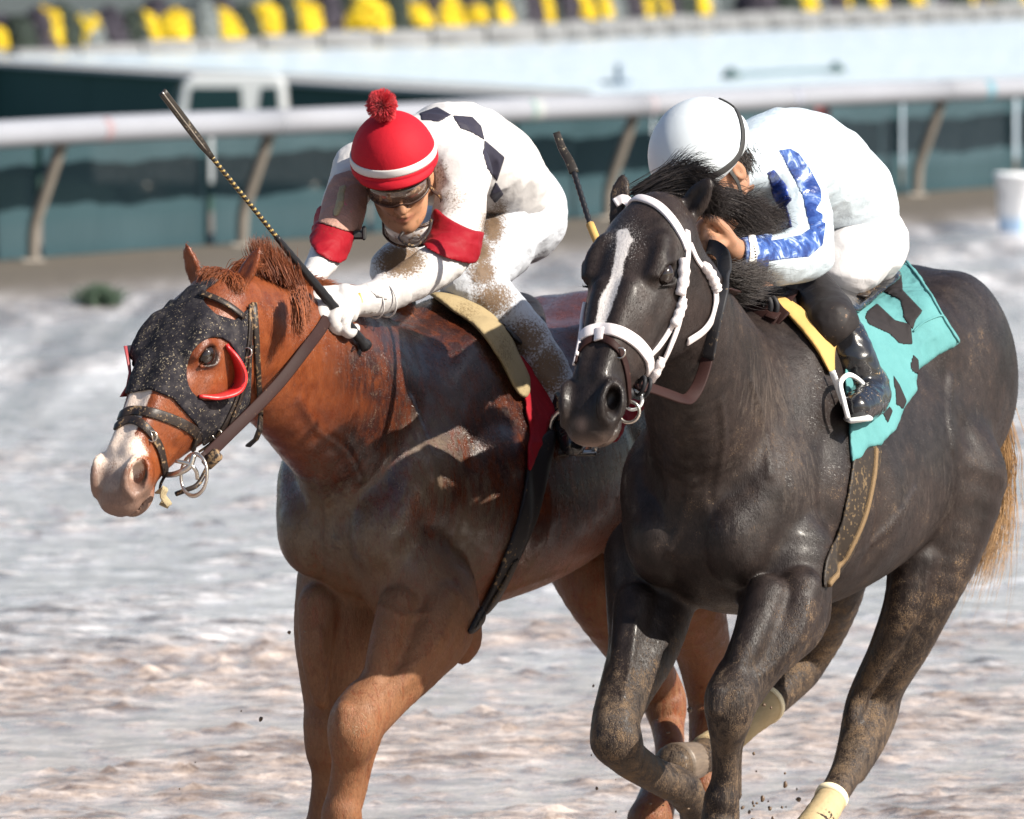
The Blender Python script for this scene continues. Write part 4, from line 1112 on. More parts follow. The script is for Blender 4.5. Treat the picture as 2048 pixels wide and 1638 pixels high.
hooves(horse2, [((1418, 1727, 20.86), (1395, 1793, 20.76), .056), ((1397, 1624, 21.385), (1412, 1684, 21.46), .055), ((1591, 1716, 21.57), (1560, 1773, 21.46), .056), ((1388, 1521, 22.02), (1352, 1530, 21.94), .055)])
hair('mane', horse2, MAT['mane_black'],
     mane_along(np.array([fr2(.52, .05, 1.69), fr2(.46, .04, 1.67), fr2(.38, .03, 1.65), fr2(.30, .02, 1.62)]), 2200, [.9, .25, .10], .17, 31, .0010, .26, .03, .25, .02, freq=4, lenvar=.75),
     mane_along(at_px((1430, 468, 21.36), (1470, 440, 21.38), (1500, 446, 21.40)), 1700, [.92, .15, -.04], .13, 33, .0010, .25, .03, .15, .020, freq=4, lenvar=.8),
     mane_along(at_px((1440, 535, 21.36), (1480, 535, 21.38), (1520, 550, 21.42)), 450, [.75, .05, -.2], .05, 35, .0010, .3, .02, .3, .02, freq=4, lenvar=.75))
hair('forelock', horse2, MAT['mane_black'],
     mane_along(at_px((1276, 388, 20.85), (1305, 384, 20.85), (1345, 390, 20.85), (1380, 392, 20.89)), 3000, [[.7, -.05, .34], [.85, 0, .22], [.98, .05, .10], [.98, .08, .06]], .20, 37, .0009, .26, .03, .15, .014, freq=4, lenvar=.65),
     mane_along(at_px((1320, 388, 20.91), (1400, 398, 20.95)), 1300, [.97, .10, -.02], .30, 38, .0009, .20, .035, .12, .016, freq=4, lenvar=.55),
     mane_along(at_px((1290, 380, 20.89), (1400, 376, 20.91)), 300, [.75, .1, .55], .085, 39, .0008, .45, .03, .1, .01, freq=3))
tail(horse2, MAT['mane_tan'], np.array([fr2(-1.17, 0, 1.47), fr2(-1.29, .02, 1.42), P(1988, 880, 22.75), P(1984, 965, 22.80), P(1966, 1050, 22.78), P(1926, 1118, 22.72)]), 1300, 41, .0012)
# ---- left rider: red cap, white silks
JMUD = [(905, 400, 50, 45, .5), (880, 350, 30, 60, .5), (985, 455, 30, 46, 1.0), (960, 505, 34, 42, 1.0), (1000, 420, 26, 36, .7), (800, 520, 60, 40, 1.1), (985, 600, 60, 50, .85), (1050, 680, 60, 55, .9), (1095, 740, 55, 70, .95),
        (965, 545, 34, 34, 1.0), (760, 590, 30, 18, .35), (850, 590, 60, 14, .35), (690, 400, 60, 60, .6), (645, 505, 40, 14, .4), (820, 560, 40, 30, .2), (730, 615, 26, 10, .42), (870, 320, 24, 40, .4), (940, 640, 30, 30, .8), (1020, 560, 20, 30, .4)]
rider1 = thing('person', 'jockey in white silks with black diamonds and a red cap with a pompom', 'jockey', P(985, 520, 22.2))
def a_face(H):
    def f(V):
        h = H.loc(V)
        lip = np.exp(-(((h[:, 0]) / .024) ** 2 + ((h[:, 2] + .072) / .008) ** 2)) * sstep(h[:, 1], .07, .085)
        brow = np.exp(-(((np.abs(h[:, 0]) - .036) / .02) ** 2 + ((h[:, 2] - .032) / .005) ** 2)) * sstep(h[:, 1], .07, .085) * .8
        return dict(lip=np.clip(lip * .8, 0, 1), brow=brow)
    return f
B1 = J1.copy()
put('body', B1, *bounds(J1), .0045, MAT['skin'], rider1, [(800, 430, 60, 60, .45)], a_face(HJ1))
S1 = Field()
S1.u(chain(L((1010, 372, 22.30, 92), (985, 338, 22.22, 97), (912, 303, 22.05, 102), (850, 322, 21.90, 84)), 6), .03)
S1.u(chain(L((722, 335, 21.84, 52), (790, 322, 21.90, 62), (850, 318, 21.92, 74), (920, 345, 21.85, 60)), 5), .05)
S1.u(chain(arm1r + [0, 0, 0, .003], 6), .03); S1.u(chain(arm1l + [0, 0, 0, .004], 6), .035)
S1.sub(chain([[*HJ1(0, -.01, -.09), .066], [*HJ1(0, .12, -.20), .07]], 2), .02)
cutl, nl = P(896, 500, 21.62), np.array([-.42, .1, -.9]); cutr, nr = P(656, 494, 21.58), np.array([-.50, .15, -.85])
armr_side = Half(P(770, 400, 21.8), (-1, 0, 0)); arml_side = Half(P(775, 400, 21.8), (1, 0, 0))
def arm_cut(X):
    l = np.maximum((X - cutl) @ unit(nl), -((X - P(880, 465, 21.5)) @ unit([1, .0, .25]) + .20))
    r = (X - cutr) @ unit(nr)
    px, py = pix(X); left = px < 775
    lowr = np.where(py > 430, (X - cutl) @ unit(nl), -1)
    d = np.where(left, r, np.where((px < 985) & (py > 425), (X - cutl) @ unit(nl), -.2))
    return d.astype(np.float32)
S1.off(fold(.0085, 12, 4)); S1.inter(Fn(arm_cut), .002)
lo1, hi1 = bounds(S1)
JMUD = [(a, b, c, d_, k * 1.05) for a, b, c, d_, k in JMUD]
put('racing_silks', S1, lo1, hi1, .0048, MAT['silk_white'], rider1, JMUD)
def cuff(F, c, n, w, off, mat, name, parent, side, h=.0042, dirt=None):
    G = F.copy(); G.off(lambda X: -off)
    G.add(Fn(lambda X: np.maximum(np.abs((X - c) @ unit(n) + w / 2) - w / 2 - .003, np.linalg.norm(X - c, axis=1) - .135).astype(np.float32)), .003, 'i')
    return put(name, G, c - .15, c + .15, h, mat, parent, dirt)
A1l = Field(); A1l.u(chain(arm1l + [0, 0, 0, .006], 6), .02); A1l.off(fold(.006, 18, 9, (1, 1, 2.2)))
A1r = Field(); A1r.u(chain(arm1r + [0, 0, 0, .005], 6), .02); A1r.off(fold(.006, 18, 10, (1, 1, 2.2)))
cuff(A1l, cutl, nl, .068, .004, MAT['silk_red'], 'cuff', rider1, 1)
cuff(A1r, cutr, nr, .062, .004, MAT['silk_red'], 'cuff', rider1, 1, dirt=[(655, 460, 60, 18, .3)])
# black diamonds sewn round the back
for pl in ([(838, 226), (874, 213), (904, 230), (878, 244), (842, 240)], [(903, 230), (945, 233), (963, 252), (970, 281), (944, 266), (920, 257)],
           [(969, 279), (1010, 314), (994, 364), (974, 338), (965, 306)], [(992, 362), (1008, 388), (990, 408), (978, 392)]):
    G = S1.copy(); G.off(lambda X: -np.float32(.0022)); G.inter(Poly(pl, 21.0, 22.35), .002)
    pa = np.array(pl); a, b = pbox(pa[:, 0].min() - 12, pa[:, 1].min() - 12, pa[:, 0].max() + 12, pa[:, 1].max() + 12, 21.7, 22.4)
    put('diamond_patch', G, a, b, .0038, MAT['silk_black'], rider1, [(985, 470, 20, 20, .6)], smooth=1)
# undershirt sleeves
def sleeve(arm, cut, n, wrist, wn, seed, extra):
    G = Field(); G.u(chain(arm + [0, 0, 0, -.001], 6), .02); G.off(fold(.0045, 20, seed, (1, 1, 1)))
    G.inter(Half(cut - unit(n) * .012, -np.asarray(n)), .004)
    a = arm[:, :3]; lo, hi = a[-3:].min(0) - .1, a[-3:].max(0) + .1
    hi[2] = max(hi[2], cut[2] + .08); lo = np.minimum(lo, cut - .09); hi = np.maximum(hi, cut + .09)
    return put('undershirt_sleeve', G, lo, hi, .0042, MAT['sleeve'], rider1, JMUD)
sleeve(arm1l, cutl, nl, None, None, 21, 0); sleeve(arm1r, cutr, nr, None, None, 22, 0)
# gloves, the near one with its wrist band
G = HAND1.copy(); G.u(chain(L((735, 600, 21.385, 33), (760, 594, 21.41, 35), (792, 580, 21.44, 37)), 3), .015); G.off(fold(.002, 40, 5))
g1 = put('glove', G, *bounds(HAND1, .06), .0030, MAT['glove'], rider1, [(690, 650, 30, 20, .35), (740, 625, 25, 8, .5), (700, 622, 12, 8, .4), (775, 600, 14, 24, .35)])
V, Fs = box(P(716, 597, 21.318), (.022, .006, .027), np.array([[.9, -.3, .25], [.25, .95, .1], [-.27, -.05, .95]]), .002); mesh_obj('badge', V, Fs, MAT['gold'], g1)
for x, y in ((768, 598), (745, 603)):
    c = P(x, y, 21.41 if x > 760 else 21.39); ax = unit(P(800, 580, 21.45) - P(740, 600, 21.385)); e1 = unit(np.cross(ax, [0, 1, 0])); e2 = np.cross(ax, e1)
    t = np.linspace(0, 2 * np.pi, 25)[:-1, None]; V, Fs = tube(c + (np.cos(t) * e1 + np.sin(t) * e2) * (.047 if x > 760 else .0435), .0022, 8, True); mesh_obj('seam', V, Fs, MAT['sleeve'], g1)
put('glove', HAND1R, *bounds(HAND1R, .04), .004, MAT['glove'], rider1, None)
# arm number plate on the far sleeve
G = A1r.copy(); G.off(lambda X: -np.float32(.009)); G.inter(Poly([(655, 372), (668, 350), (700, 340), (738, 372), (733, 420), (722, 464), (690, 462), (636, 444), (644, 405)], 21.0, 21.84), .004)
pl = put('arm_number', G, *pbox(615, 325, 755, 480, 21.45, 21.95), .0042, MAT['plate'], rider1, smooth=1)
G = A1r.copy(); G.off(lambda X: -np.float32(.014)); G.inter(Poly([(678, 372), (693, 368), (688, 408), (676, 432), (664, 430), (672, 405)], 21.0, 21.80), .003); G.off(fold(.003, 60, 3))
put('digit', G, *pbox(650, 355, 710, 445, 21.45, 21.9), .0038, MAT['digit'], pl, smooth=1)
V, Fs = join(box(P(716, 470, 21.60), (.034, .03, .022), None, .006), box(P(728, 466, 21.60), (.012, .034, .036), None, .004)); fixn(mesh_obj('buckle', V, Fs, MAT['strap_black'], pl, smooth=False))
# breeches
BR1 = Field()
BR1.u(chain(leg1l + [0, 0, 0, .002], 6), .02); BR1.u(chain(L((1030, 395, 22.36, 80), (1044, 415, 22.38, 86), (1048, 440, 22.38, 84)), 5), .05)
BR1.u(chain(leg1r, 6), .03); BR1.u(chain(shin1l + [0, 0, 0, .004], 6), .025); BR1.u(chain(shin1r, 6), .03)
BR1.off(fold(.009, 12, 31)); BR1.inter(Half(P(1128, 858, 22.3), (.35, 0, -1)), .003);
put('breeches', BR1, *bounds(BR1), .0050, MAT['breeches'], rider1, JMUD)
def boot(parent, shin, foot, cut, n, mat, seed, off=.004):
    G = Field(); G.u(chain(shin + [0, 0, 0, off], 6), .02); G.u(chain(foot + [0, 0, 0, off], 6), .015); G.off(fold(.004, 26, seed, (1, 1, 1.6)))
    if cut is not None: G.inter(Half(cut, n), .003)
    a = np.vstack([shin, foot]); return put('boot', G, a[:, :3].min(0) - .09, a[:, :3].max(0) + .09, .0042, mat, parent)
boot(rider1, shin1l[2:] - [0, 0, 0, .004], foot, None, None, MAT['boot'], 41)
boot(rider1, shin1r[2:] - [0, 0, 0, .006], L((880, 830, 22.55, 28), (880, 880, 22.5, 25), (860, 915, 22.36, 24)), None, None, MAT['boot'], 42)
# helmet with cap cover, band, peak, pompom
def helmet(H, parent, mat, band, c=(0, -.004, .054), r=(.113, .130, .124), tilt=.20):
    Mz = np.array([[1, 0, 0], [0, math.cos(tilt), math.sin(tilt)], [0, -math.sin(tilt), math.cos(tilt)]]) @ H.A
    c0 = H(*c); n = 40; m = 22; V = []; Fs = []
    r = np.array(r) * H.s
    for i in range(m):                                        # dome with faint panel seams
        a = (i / (m - 1)) * (math.pi / 2 + .20)
        for j in range(n):
            b = 2 * math.pi * j / n; seam = 1 - .013 * max(0, 1 - abs(((b / (math.pi / 3) + .5) % 1) - .5) * 14) * math.sin(a)
            V.append(c0 + (np.array([math.sin(a) * math.cos(b), math.sin(a) * math.sin(b), math.cos(a)]) * r * seam) @ Mz)
    for i in range(m - 1):
        for j in range(n): Fs.append((i * n + j, (i + 1) * n + j, (i + 1) * n + (j + 1) % n, i * n + (j + 1) % n))
    k = (m - 1) * n; o = len(V)                                # inner rim
    for j in range(n): V.append(c0 + ((V[k + j] - c0) * .90)); 
    for j in range(n): Fs.append((k + j, o + j, o + (j + 1) % n, k + (j + 1) % n))
    he = fixn(mesh_obj('helmet', V, Fs, mat, parent, dict(dirt=np.full(len(V), .0))))
    return he, c0, Mz, r
he, hc, hM, hr = helmet(HJ1, rider1, MAT['cap_red'], True)
def ring_band(c0, Mz, r, a0, a1, off, b0=0, b1=2 * math.pi, n=48, th=.004):
    V = []; Fs = []; cl = abs(b1 - b0 - 2 * math.pi) < 1e-6; N = n if cl else n + 1
    for j in range(N):
        b = b0 + (b1 - b0) * j / n
        for a, o in ((a0, off), (a0, off + th * .7), (a0 + (a1 - a0) * .2, off + th), (a0 + (a1 - a0) * .8, off + th), (a1, off + th * .7), (a1, off)):
            V.append(c0 + (np.array([math.sin(a) * math.cos(b), math.sin(a) * math.sin(b), math.cos(a)]) * (r + o)) @ Mz)
    for j in range(n):
        q = (j + 1) % N
        for k in range(6): Fs.append((j * 6 + k, q * 6 + k, q * 6 + (k + 1) % 6, j * 6 + (k + 1) % 6))
    return V, Fs
V, Fs = ring_band(hc, hM, hr, 1.36, 1.53, -.001)
fixn(mesh_obj('band', V, Fs, MAT['band_white'], he, dict(dirt=blobs(np.array(V), [(770, 380, 60, 14, .5)]))))
V, Fs = ring_band(hc, hM, hr, 1.53, 1.73, -.002, th=.005)
fixn(mesh_obj('brim', V, Fs, MAT['cap_red'], he, dict(dirt=np.zeros(len(V)))))
pv, pf = [], []                                                # peak over the goggles
for j in range(17):
    b = math.pi / 2 + (j / 16 - .5) * 2.0
    for (a, rr) in ((1.60, 1.0), (1.60, 1.02), (1.71, 1.12 - .08 * abs(j / 8 - 1) ** 2), (1.75, 1.12 - .08 * abs(j / 8 - 1) ** 2), (1.70, 1.0)):
        pv.append(hc + (np.array([math.sin(a) * math.cos(b), math.sin(a) * math.sin(b), math.cos(a)]) * hr * rr) @ hM)
for j in range(16):
    for k in range(5): pf.append((j * 5 + k, j * 5 + (k + 1) % 5, j * 5 + 5 + (k + 1) % 5, j * 5 + 5 + k))
fixn(mesh_obj('peak', pv, pf, MAT['cap_red'], he, dict(dirt=np.zeros(len(pv)))))
pc = P(764, 211, 21.53); r_ = np.random.default_rng(5); d = r_.normal(0, 1, (2600, 3)); d /= np.linalg.norm(d, axis=1)[:, None]
d = d + .25 * np.stack([vnoise(d * 1.0, 3.2, j) - .5 for j in range(3)], 1)
V, Q, T = ribbons(pc + d[:, None] * np.linspace(.004, .043, 4)[None, :, None] * (1 - .10 * r_.random((2600, 1, 1))), .0017, r_.random(2600))
pm = M('red yarn', rough=.8, sheen=.2); pm.set('col', pm.mix(pm.attr('tone'), (.40, .008, .018), (.68, .03, .045)))
mesh_obj('pompom', V, Q, pm.m, he, dict(tone=T))
# goggles worn, and a second pair hanging at the throat
def goggles(H, parent, name, z, mat, dy=0.0, w=1.0, hgt=.026):
    V, Fs = [], []; n = 18
    for i in range(n + 1):
        t = (i / n - .5) * 2; ang = t * 1.15
        for s_ in (-1, 1):
            for o in (0, .007):
                x = math.sin(ang) * (.078 * w + o); y = .112 * math.cos(ang * .86) + dy + o
                hh = hgt * (1 - .35 * abs(t) ** 3) * (.84 if abs(t) < .12 and s_ < 0 else 1)
                V.append(H(x, y, z + s_ * hh))
    for i in range(n):
        a, b = i * 4, i * 4 + 4
        Fs += [(a + 1, b + 1, b + 3, a + 3), (a, a + 2, b + 2, b), (a, b, b + 1, a + 1), (a + 2, a + 3, b + 3, b + 2)]
    Fs += [(0, 1, 3, 2), (n * 4, n * 4 + 2, n * 4 + 3, n * 4 + 1)]
    g = fixn(mesh_obj(name, V, Fs, mat, parent))
    V = np.array(V); up = V[3::4]; dn = V[1::4]; loop = np.vstack([up, dn[::-1]])
    v, f = tube(loop, .0038, 8, True); mesh_obj('frame', v, f, MAT['frame'], g)
    return g
g = goggles(HJ1, rider1, 'goggles', .010, MAT['lens'], -.004)
GH = BodyFrame(HJ1(.012, .035, -.150), (.05, -.80, -.60), (-.02, -.55, .83), 1.0)
g2 = goggles(GH, rider1, 'spare_goggles', .0, MAT['lens_clear'], -.075, .88, .030)
for sx in (-1, 1):
    v, f = tube(catmull(np.array([GH(sx * .069, -.035, .004), GH(sx * .082, -.05, .05), HJ1(sx * .080, -.01, -.06), HJ1(sx * .088, -.02, .01)]), 5), 0, flat=(.012, .003, np.array([sx * .8, -.5, .1]))); mesh_obj('strap', v, f, MAT['frame'], g2)
v, f = tube(catmull(at_px((806, 465, 21.50), (800, 478, 21.48), (822, 492, 21.45), (838, 486, 21.47), (856, 465, 21.52), (863, 440, 21.56)), 6), .0048, 8); mesh_obj('chin_strap', v, f, MAT['leather_dark'], he)
# ---- whip of the left rider
whip1 = thing('whip', 'long whip with gold flecked cord held upright in a white glove', 'whip', P(731, 692, 21.10))
w0, w1 = P(733, 694, 21.325), P(553, 474, 21.10); w2, w3 = P(424, 315, 20.94), P(325, 184, 20.81)
tt = np.linspace(0, 1, 40); V, Fs = tube(w0 + (w1 - w0) * tt[:, None], np.where(tt < .03, .0165, np.where(tt < .5, .0125, .0125 - .005 * (tt - .5) * 2)) * (1 + .04 * np.sin(tt * 90)), 14); mesh_obj('grip', V, Fs, MAT['whip_black'], whip1)
k = 90; tt = np.linspace(0, 1, k); pts = w1 + (w2 - w1) * tt[:, None]
V, Fs = tube(pts, .0058, 12); tw = np.array([((i / 12 + j * .21) % 1 < .32) for j in range(k) for i in range(12)], float); mesh_obj('shaft', V, Fs, MAT['whip_cord'], whip1, dict(twist=tw))
tt = np.linspace(0, 1, 20); pts = w2 + (w3 - w2) * tt[:, None]
V, Fs = tube(pts, 0, flat=((.013 + .009 * sstep(tt, 0, .25)), .010, np.array([.15, -.95, .2]))); mesh_obj('flap', V, Fs, MAT['whip_flap'], whip1)
V, Fs = tube(pts[2:] + np.array([0, -.0065, 0]), .0016, 6); mesh_obj('stitching', V, Fs, MAT['metal'], whip1)

# ---- right rider: white cap, pale blue silks
rider2 = thing('person', 'jockey in pale blue and white silks with a white cap and black boots', 'jockey', P(1690, 600, 21.95))
B2 = J2.copy(); B2.ops += HAND2.ops + HAND2R.ops
put('body', B2, *bounds(B2), .0042, MAT['skin2'], rider2, None, a_face(HJ2))
S2 = Field()
S2.u(chain(L((1722, 440, 22.12, 76), (1690, 388, 22.04, 98), (1605, 328, 21.85, 110), (1538, 312, 21.66, 84)), 6), .04)
S2.u(chain(L((1500, 325, 21.70, 56), (1540, 308, 21.73, 70), (1578, 332, 21.75, 62)), 4), .05)
S2.u(chain(L((1572, 335, 21.72, 66), (1602, 420, 21.62, 60), (1610, 496, 21.50, 54), (1560, 514, 21.37, 46), (1488, 510, 21.21, 33)), 6), .03)
S2.u(chain(L((1640, 520, 21.52, 26), (1580, 545, 21.42, 26), (1530, 538, 21.32, 18)), 4), .03)      # loose cloth under the forearm
S2.u(chain(arm2r + [0, 0, 0, .004], 6), .03)
S2.u(Cone(HJ2(0, -.055, -.045), P(1540, 312, 21.66), .066, .088), .03); S2.off(fold(.008, 9, 51)); S2.inter(Half(P(1482, 509, 21.2), (-1, 0, .1)) if False else Fn(lambda X: np.where(pix(X)[1] > 455, np.where(pix(X)[0] > 1380, -(X - P(1484, 509, 21.2)) @ unit([1, .35, -.1]), (X - P(1262, 512, 21.2)) @ unit([-1, 0, 0])), -.2).astype(np.float32)), .002)
put('racing_silks', S2, *bounds(S2), .0048, MAT['satin'], rider2, None)
def patch(F, off, poly, Y, h, mat, name, parent, y0=20.5, y1=22.6, rnd=0, dirt=None):
    G = F.copy(); G.off(lambda X: -np.float32(off)); G.inter(Poly(poly, y0, y1, rnd), .002); pa = np.array(poly)
    a, b = pbox(pa[:, 0].min() - 12, pa[:, 1].min() - 12, pa[:, 0].max() + 12, pa[:, 1].max() + 12, *Y); return put(name, G, a, b, h, mat, parent, dirt, smooth=1)
patch(S2, .0022, [(1557, 300), (1580, 296), (1598, 306), (1622, 340), (1642, 378), (1644, 400), (1632, 420), (1646, 428), (1645, 470), (1640, 490), (1622, 470), (1612, 430), (1604, 390), (1580, 345)], (21.2, 22.0), .0038, MAT['galaxy'], 'sleeve_stripe', rider2, 20.5, 21.66)
patch(S2, .0024, [(1652, 446), (1646, 490), (1618, 514), (1545, 522), (1508, 524), (1536, 500), (1536, 482), (1600, 470), (1622, 455), (1635, 440)], (21.0, 21.9), .0038, MAT['galaxy'], 'sleeve_stripe', rider2, 20.5, 21.62)
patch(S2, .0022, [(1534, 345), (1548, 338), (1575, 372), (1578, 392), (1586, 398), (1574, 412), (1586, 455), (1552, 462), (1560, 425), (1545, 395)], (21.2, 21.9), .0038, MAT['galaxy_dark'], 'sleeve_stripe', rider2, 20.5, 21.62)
G = S2.copy(); G.off(lambda X: -np.float32(.003)); G.inter(Poly([(1476, 450), (1546, 462), (1536, 540), (1484, 545)], 20.9, 21.5), .002); put('cuff', G, *pbox(1470, 445, 1555, 550, 21.0, 21.5), .0036, MAT['galaxy'], rider2, smooth=1)
G = S2.copy(); G.off(lambda X: -np.float32(.0055)); G.inter(Poly([(1494, 455), (1510, 466), (1517, 495), (1513, 530), (1496, 528), (1500, 500)], 20.9, 21.5), .001); lb = put('cuff_label', G, *pbox(1485, 445, 1525, 540, 21.0, 21.5), .0030, MAT['label_white'], rider2, smooth=1)
LBL = [(1503 + 4 * math.sin(i * .35), 492 + i * 5.5) for i in range(6)]
for x, y in LBL:                                              # small dark lettering on the label
    Yh = hit(G, x + 4, y)
    v, f = box(P(x + 4, y, Yh - .0004), (.0075, .0012, .0034), None); mesh_obj('letter', v, f, MAT['ink'], lb)
BR2 = Field()
BR2.u(chain(leg2l + [0, 0, 0, .004], 6), .02); BR2.u(chain(L((1722, 455, 22.12, 64), (1730, 480, 22.13, 80)), 4), .05); BR2.u(chain(leg2r, 6), .03)
BR2.off(fold(.007, 11, 61)); BR2.inter(Half(leg2l[2, :3] + [.01, 0, -.045], (-.35, -.1, -1)), .004);
put('breeches', BR2, *bounds(BR2), .0048, MAT['breeches2'], rider2, None)
kt = L(on(F2, 1612, 580, 50, .9), on(F2, 1640, 612, 52), on(F2, 1664, 650, 52))
G = Field(); G.u(chain(kt + [0, 0, 0, .004], 5), .02); G.u(chain(shin2l[:2] + [0, 0, 0, .004], 5), .02); G.off(fold(.004, 22, 71)); G.inter(Half(P(1684, 662, 21.7), (.75, 0, -.9)), .003)
put('boot_cuff', G, kt[:, :3].min(0) - .09, kt[:, :3].max(0) + .09, .0042, MAT['boot_top'], rider2)
boot(rider2, np.vstack([shin2l[:1] * .25 + shin2l[1:2] * .75, shin2l[1:]]), foot2l, P(1650, 622, 21.7), (-.55, 0, .9), MAT['boot'], 73, .006)
boot(rider2, shin2r[1:], L((1530, 780, 22.15, 34), (1520, 830, 22.0, 28), (1500, 850, 21.9, 24)), None, None, MAT['boot'], 74)
he2, hc2, hM2, hr2 = helmet(HJ2, rider2, MAT['cap_white'], False, (0, -.012, .066), (.120, .142, .128), .12)
V, Fs = ring_band(hc2, hM2, hr2, 1.57, 1.72, -.002, th=.005); fixn(mesh_obj('brim', V, Fs, MAT['cap_white'], he2, dict(dirt=np.zeros(len(V)))))
# elastic of the goggles round the back of the cap
sp_ = [(1440, 190), (1464, 206), (1481, 236), (1487, 275), (1478, 310), (1454, 336), (1426, 352), (1404, 360)]
def on_helmet(px, py):
    a, b = P(px, py, 1.0), P(px, py, 2.0); d = b - a; o = (a - hc2) @ hM2.T / (hr2 + .0025); dd = d @ hM2.T / (hr2 + .0025)
    A, Bq, Cq = dd @ dd, 2 * o @ dd, o @ o - 1; disc = Bq * Bq - 4 * A * Cq
    t = (-Bq - math.sqrt(max(disc, 0))) / (2 * A); q = o + dd * t; q = q / np.linalg.norm(q) * (hr2 + .0025); return hc2 + q @ hM2
pts = np.array([on_helmet(*p) for p in catmull(np.array(sp_, float), 5)]); nn = (pts - hc2); nn /= np.linalg.norm(nn, axis=1)[:, None]
g = goggles(HJ2, rider2, 'goggles', .008, MAT['lens'], -.002)
V, Fs = tube(pts, 0, flat=(.017, .003, nn)); mesh_obj('elastic', V, Fs, MAT['strap_black'], g)
V, Fs = tube(catmull(np.array([HJ2(.080, .012, .02), HJ2(.079, .022, -.03), HJ2(.05, .05, -.115), HJ2(.0, .062, -.128)]), 5), 0, flat=(.012, .003, np.array([.8, -.3, -.3]))); mesh_obj('chin_strap', V, Fs, MAT['strap_black'], he2)
r_ = np.random.default_rng(9); hp = HJ2.o + (np.array([.076, -.05, -.005]) + r_.normal(0, 1, (500, 3)) * [.004, .016, .018]) @ HJ2.A
V, Q, T = strands(hp, np.tile(unit([.35, -.1, -.6]), (500, 1)) + r_.normal(0, .15, (500, 3)), .020, n=4, width=.0012, curl=.004, seed=8); mesh_obj('hair', V, Q, MAT['mane_black'], rider2, dict(tone=T))
whip2 = thing('whip', 'dark short whip seen beside the dark horse against the green screen', 'whip', P(1225, 560, 21.10))
w0, w1, w2 = P(1232, 575, 21.08), P(1180, 448, 21.2), P(1113, 268, 21.38); wm = P(1148, 345, 21.3)
V, Fs = tube(w0 + (w1 - w0) * np.linspace(0, 1, 12)[:, None], .0105, 12); mesh_obj('grip', V, Fs, MAT['pad_yellow'], whip2)
V, Fs = tube(w1 + (wm - w1) * np.linspace(0, 1, 30)[:, None], .0072 * (1 + .12 * np.sin(np.arange(30) * 1.9)), 10); mesh_obj('shaft', V, Fs, MAT['whip_black'], whip2)
tt = np.linspace(0, 1, 16); V, Fs = tube(wm + (w2 - wm) * tt[:, None] + np.array([0, 0, .004]) * np.sin(tt * 7)[:, None], 0, flat=(.024 - .006 * tt, .009, np.array([.1, -1, 0]))); mesh_obj('flap', V, Fs, MAT['whip_flap'], whip2)
# ------------------------------------------------------------------ tack of the chestnut
def ringtube(c, ax1, ax2, r, th=.004, n=32, a0=0, a1=2 * math.pi):
    t = np.linspace(a0, a1, n); full = abs(a1 - a0 - 2 * math.pi) < 1e-6
    if full: t = t[:-1]
    pts = np.asarray(c) + np.cos(t)[:, None] * np.asarray(ax1) * r + np.sin(t)[:, None] * np.asarray(ax2) * r
    return tube(pts, th, 8, full)
hoodF = shell(F1, .0055, Poly([(150, 560), (352, 600), (374, 574), (408, 560), (424, 552), (440, 560), (412, 580), (408, 604), (432, 628), (470, 640), (490, 622), (500, 612), (506, 640), (503, 760), (497, 888), (470, 915), (440, 936), (408, 900), (394, 852), (345, 797), (300, 779), (262, 786), (150, 800)], 20.2, 21.25),
              ('s', Poly([(372 + 52 + 51 * math.cos(t), 738 + 63 * math.sin(t) - 8 * math.cos(t)) for t in np.linspace(0, 2 * math.pi, 24)[:-1]], 20.2, 20.90)))
hood = thing('blinker_hood', 'black mud spattered blinker hood with red cups on the chestnut horse', 'blinker hood', P(400, 936, 20.85))
put('hood', hoodF, *pbox(225, 540, 520, 950, 20.45, 21.25), .0042, MAT['hood'], hood, smooth=1)
def cup(pts, flare, mat, F, lean):
    """curved plastic cup standing out from the head along a run of points"""
    X, N = path(F, pts, 6, -.004); n = len(X); V = []; Fs = []
    for i in range(n):
        t = i / (n - 1); w = flare * (math.sin(math.pi * min(max(t, .04), .96)) ** .6)
        o = unit(N[i] + np.asarray(lean))
        for a, b in ((0, 0), (.5, .10), (1, .30)):
            q = X[i] + o * w * a + np.asarray(lean) * 0 + np.array([-1.0, -.2, .1]) * w * b * .8
            V.append(q); V.append(q + unit(np.cross(np.gradient(X, axis=0)[i], o)) * .008)
    for i in range(n - 1):
        k = i * 6; j = k + 6
        for a in (0, 2): Fs += [(k + a, k + a + 2, j + a + 2, j + a), (k + a + 1, j + a + 1, j + a + 3, k + a + 3)]
        Fs += [(k + 4, k + 5, j + 5, j + 4), (k, j, j + 1, k + 1)]
    Fs += [(0, 1, 3, 2), (2, 3, 5, 4), (6 * n - 6, 6 * n - 4, 6 * n - 3, 6 * n - 5), (6 * n - 4, 6 * n - 2, 6 * n - 1, 6 * n - 3)]
    return fixn(mesh_obj('eye_cup', V, Fs, mat, hood))
cup([(454, 688), (468, 716), (474, 748), (464, 778), (436, 793), (398, 796)], .060, MAT['cup_red'], F1, (.15, -.25, -.05))
cf = [P(262, 690, 20.98), P(256, 715, 20.95), P(258, 745, 20.92), P(262, 770, 20.90), P(262, 792, 20.88)]
cb = [P(247, 692, 20.86), P(252, 716, 20.84), P(257, 745, 20.82), P(252, 772, 20.80), P(239, 794, 20.78)]
V = np.array(cf + cb); V = np.vstack([V, V + [.006, .002, 0]]); Fs = []
for i in range(4): Fs += [(i, i + 1, i + 6, i + 5), (i + 10, i + 15, i + 16, i + 11), (i, i + 10, i + 11, i + 1), (i + 5, i + 6, i + 16, i + 15)]
Fs += [(0, 5, 15, 10), (4, 14, 19, 9)]
fixn(mesh_obj('eye_cup', V, Fs, MAT['cup_shaded'], hood))

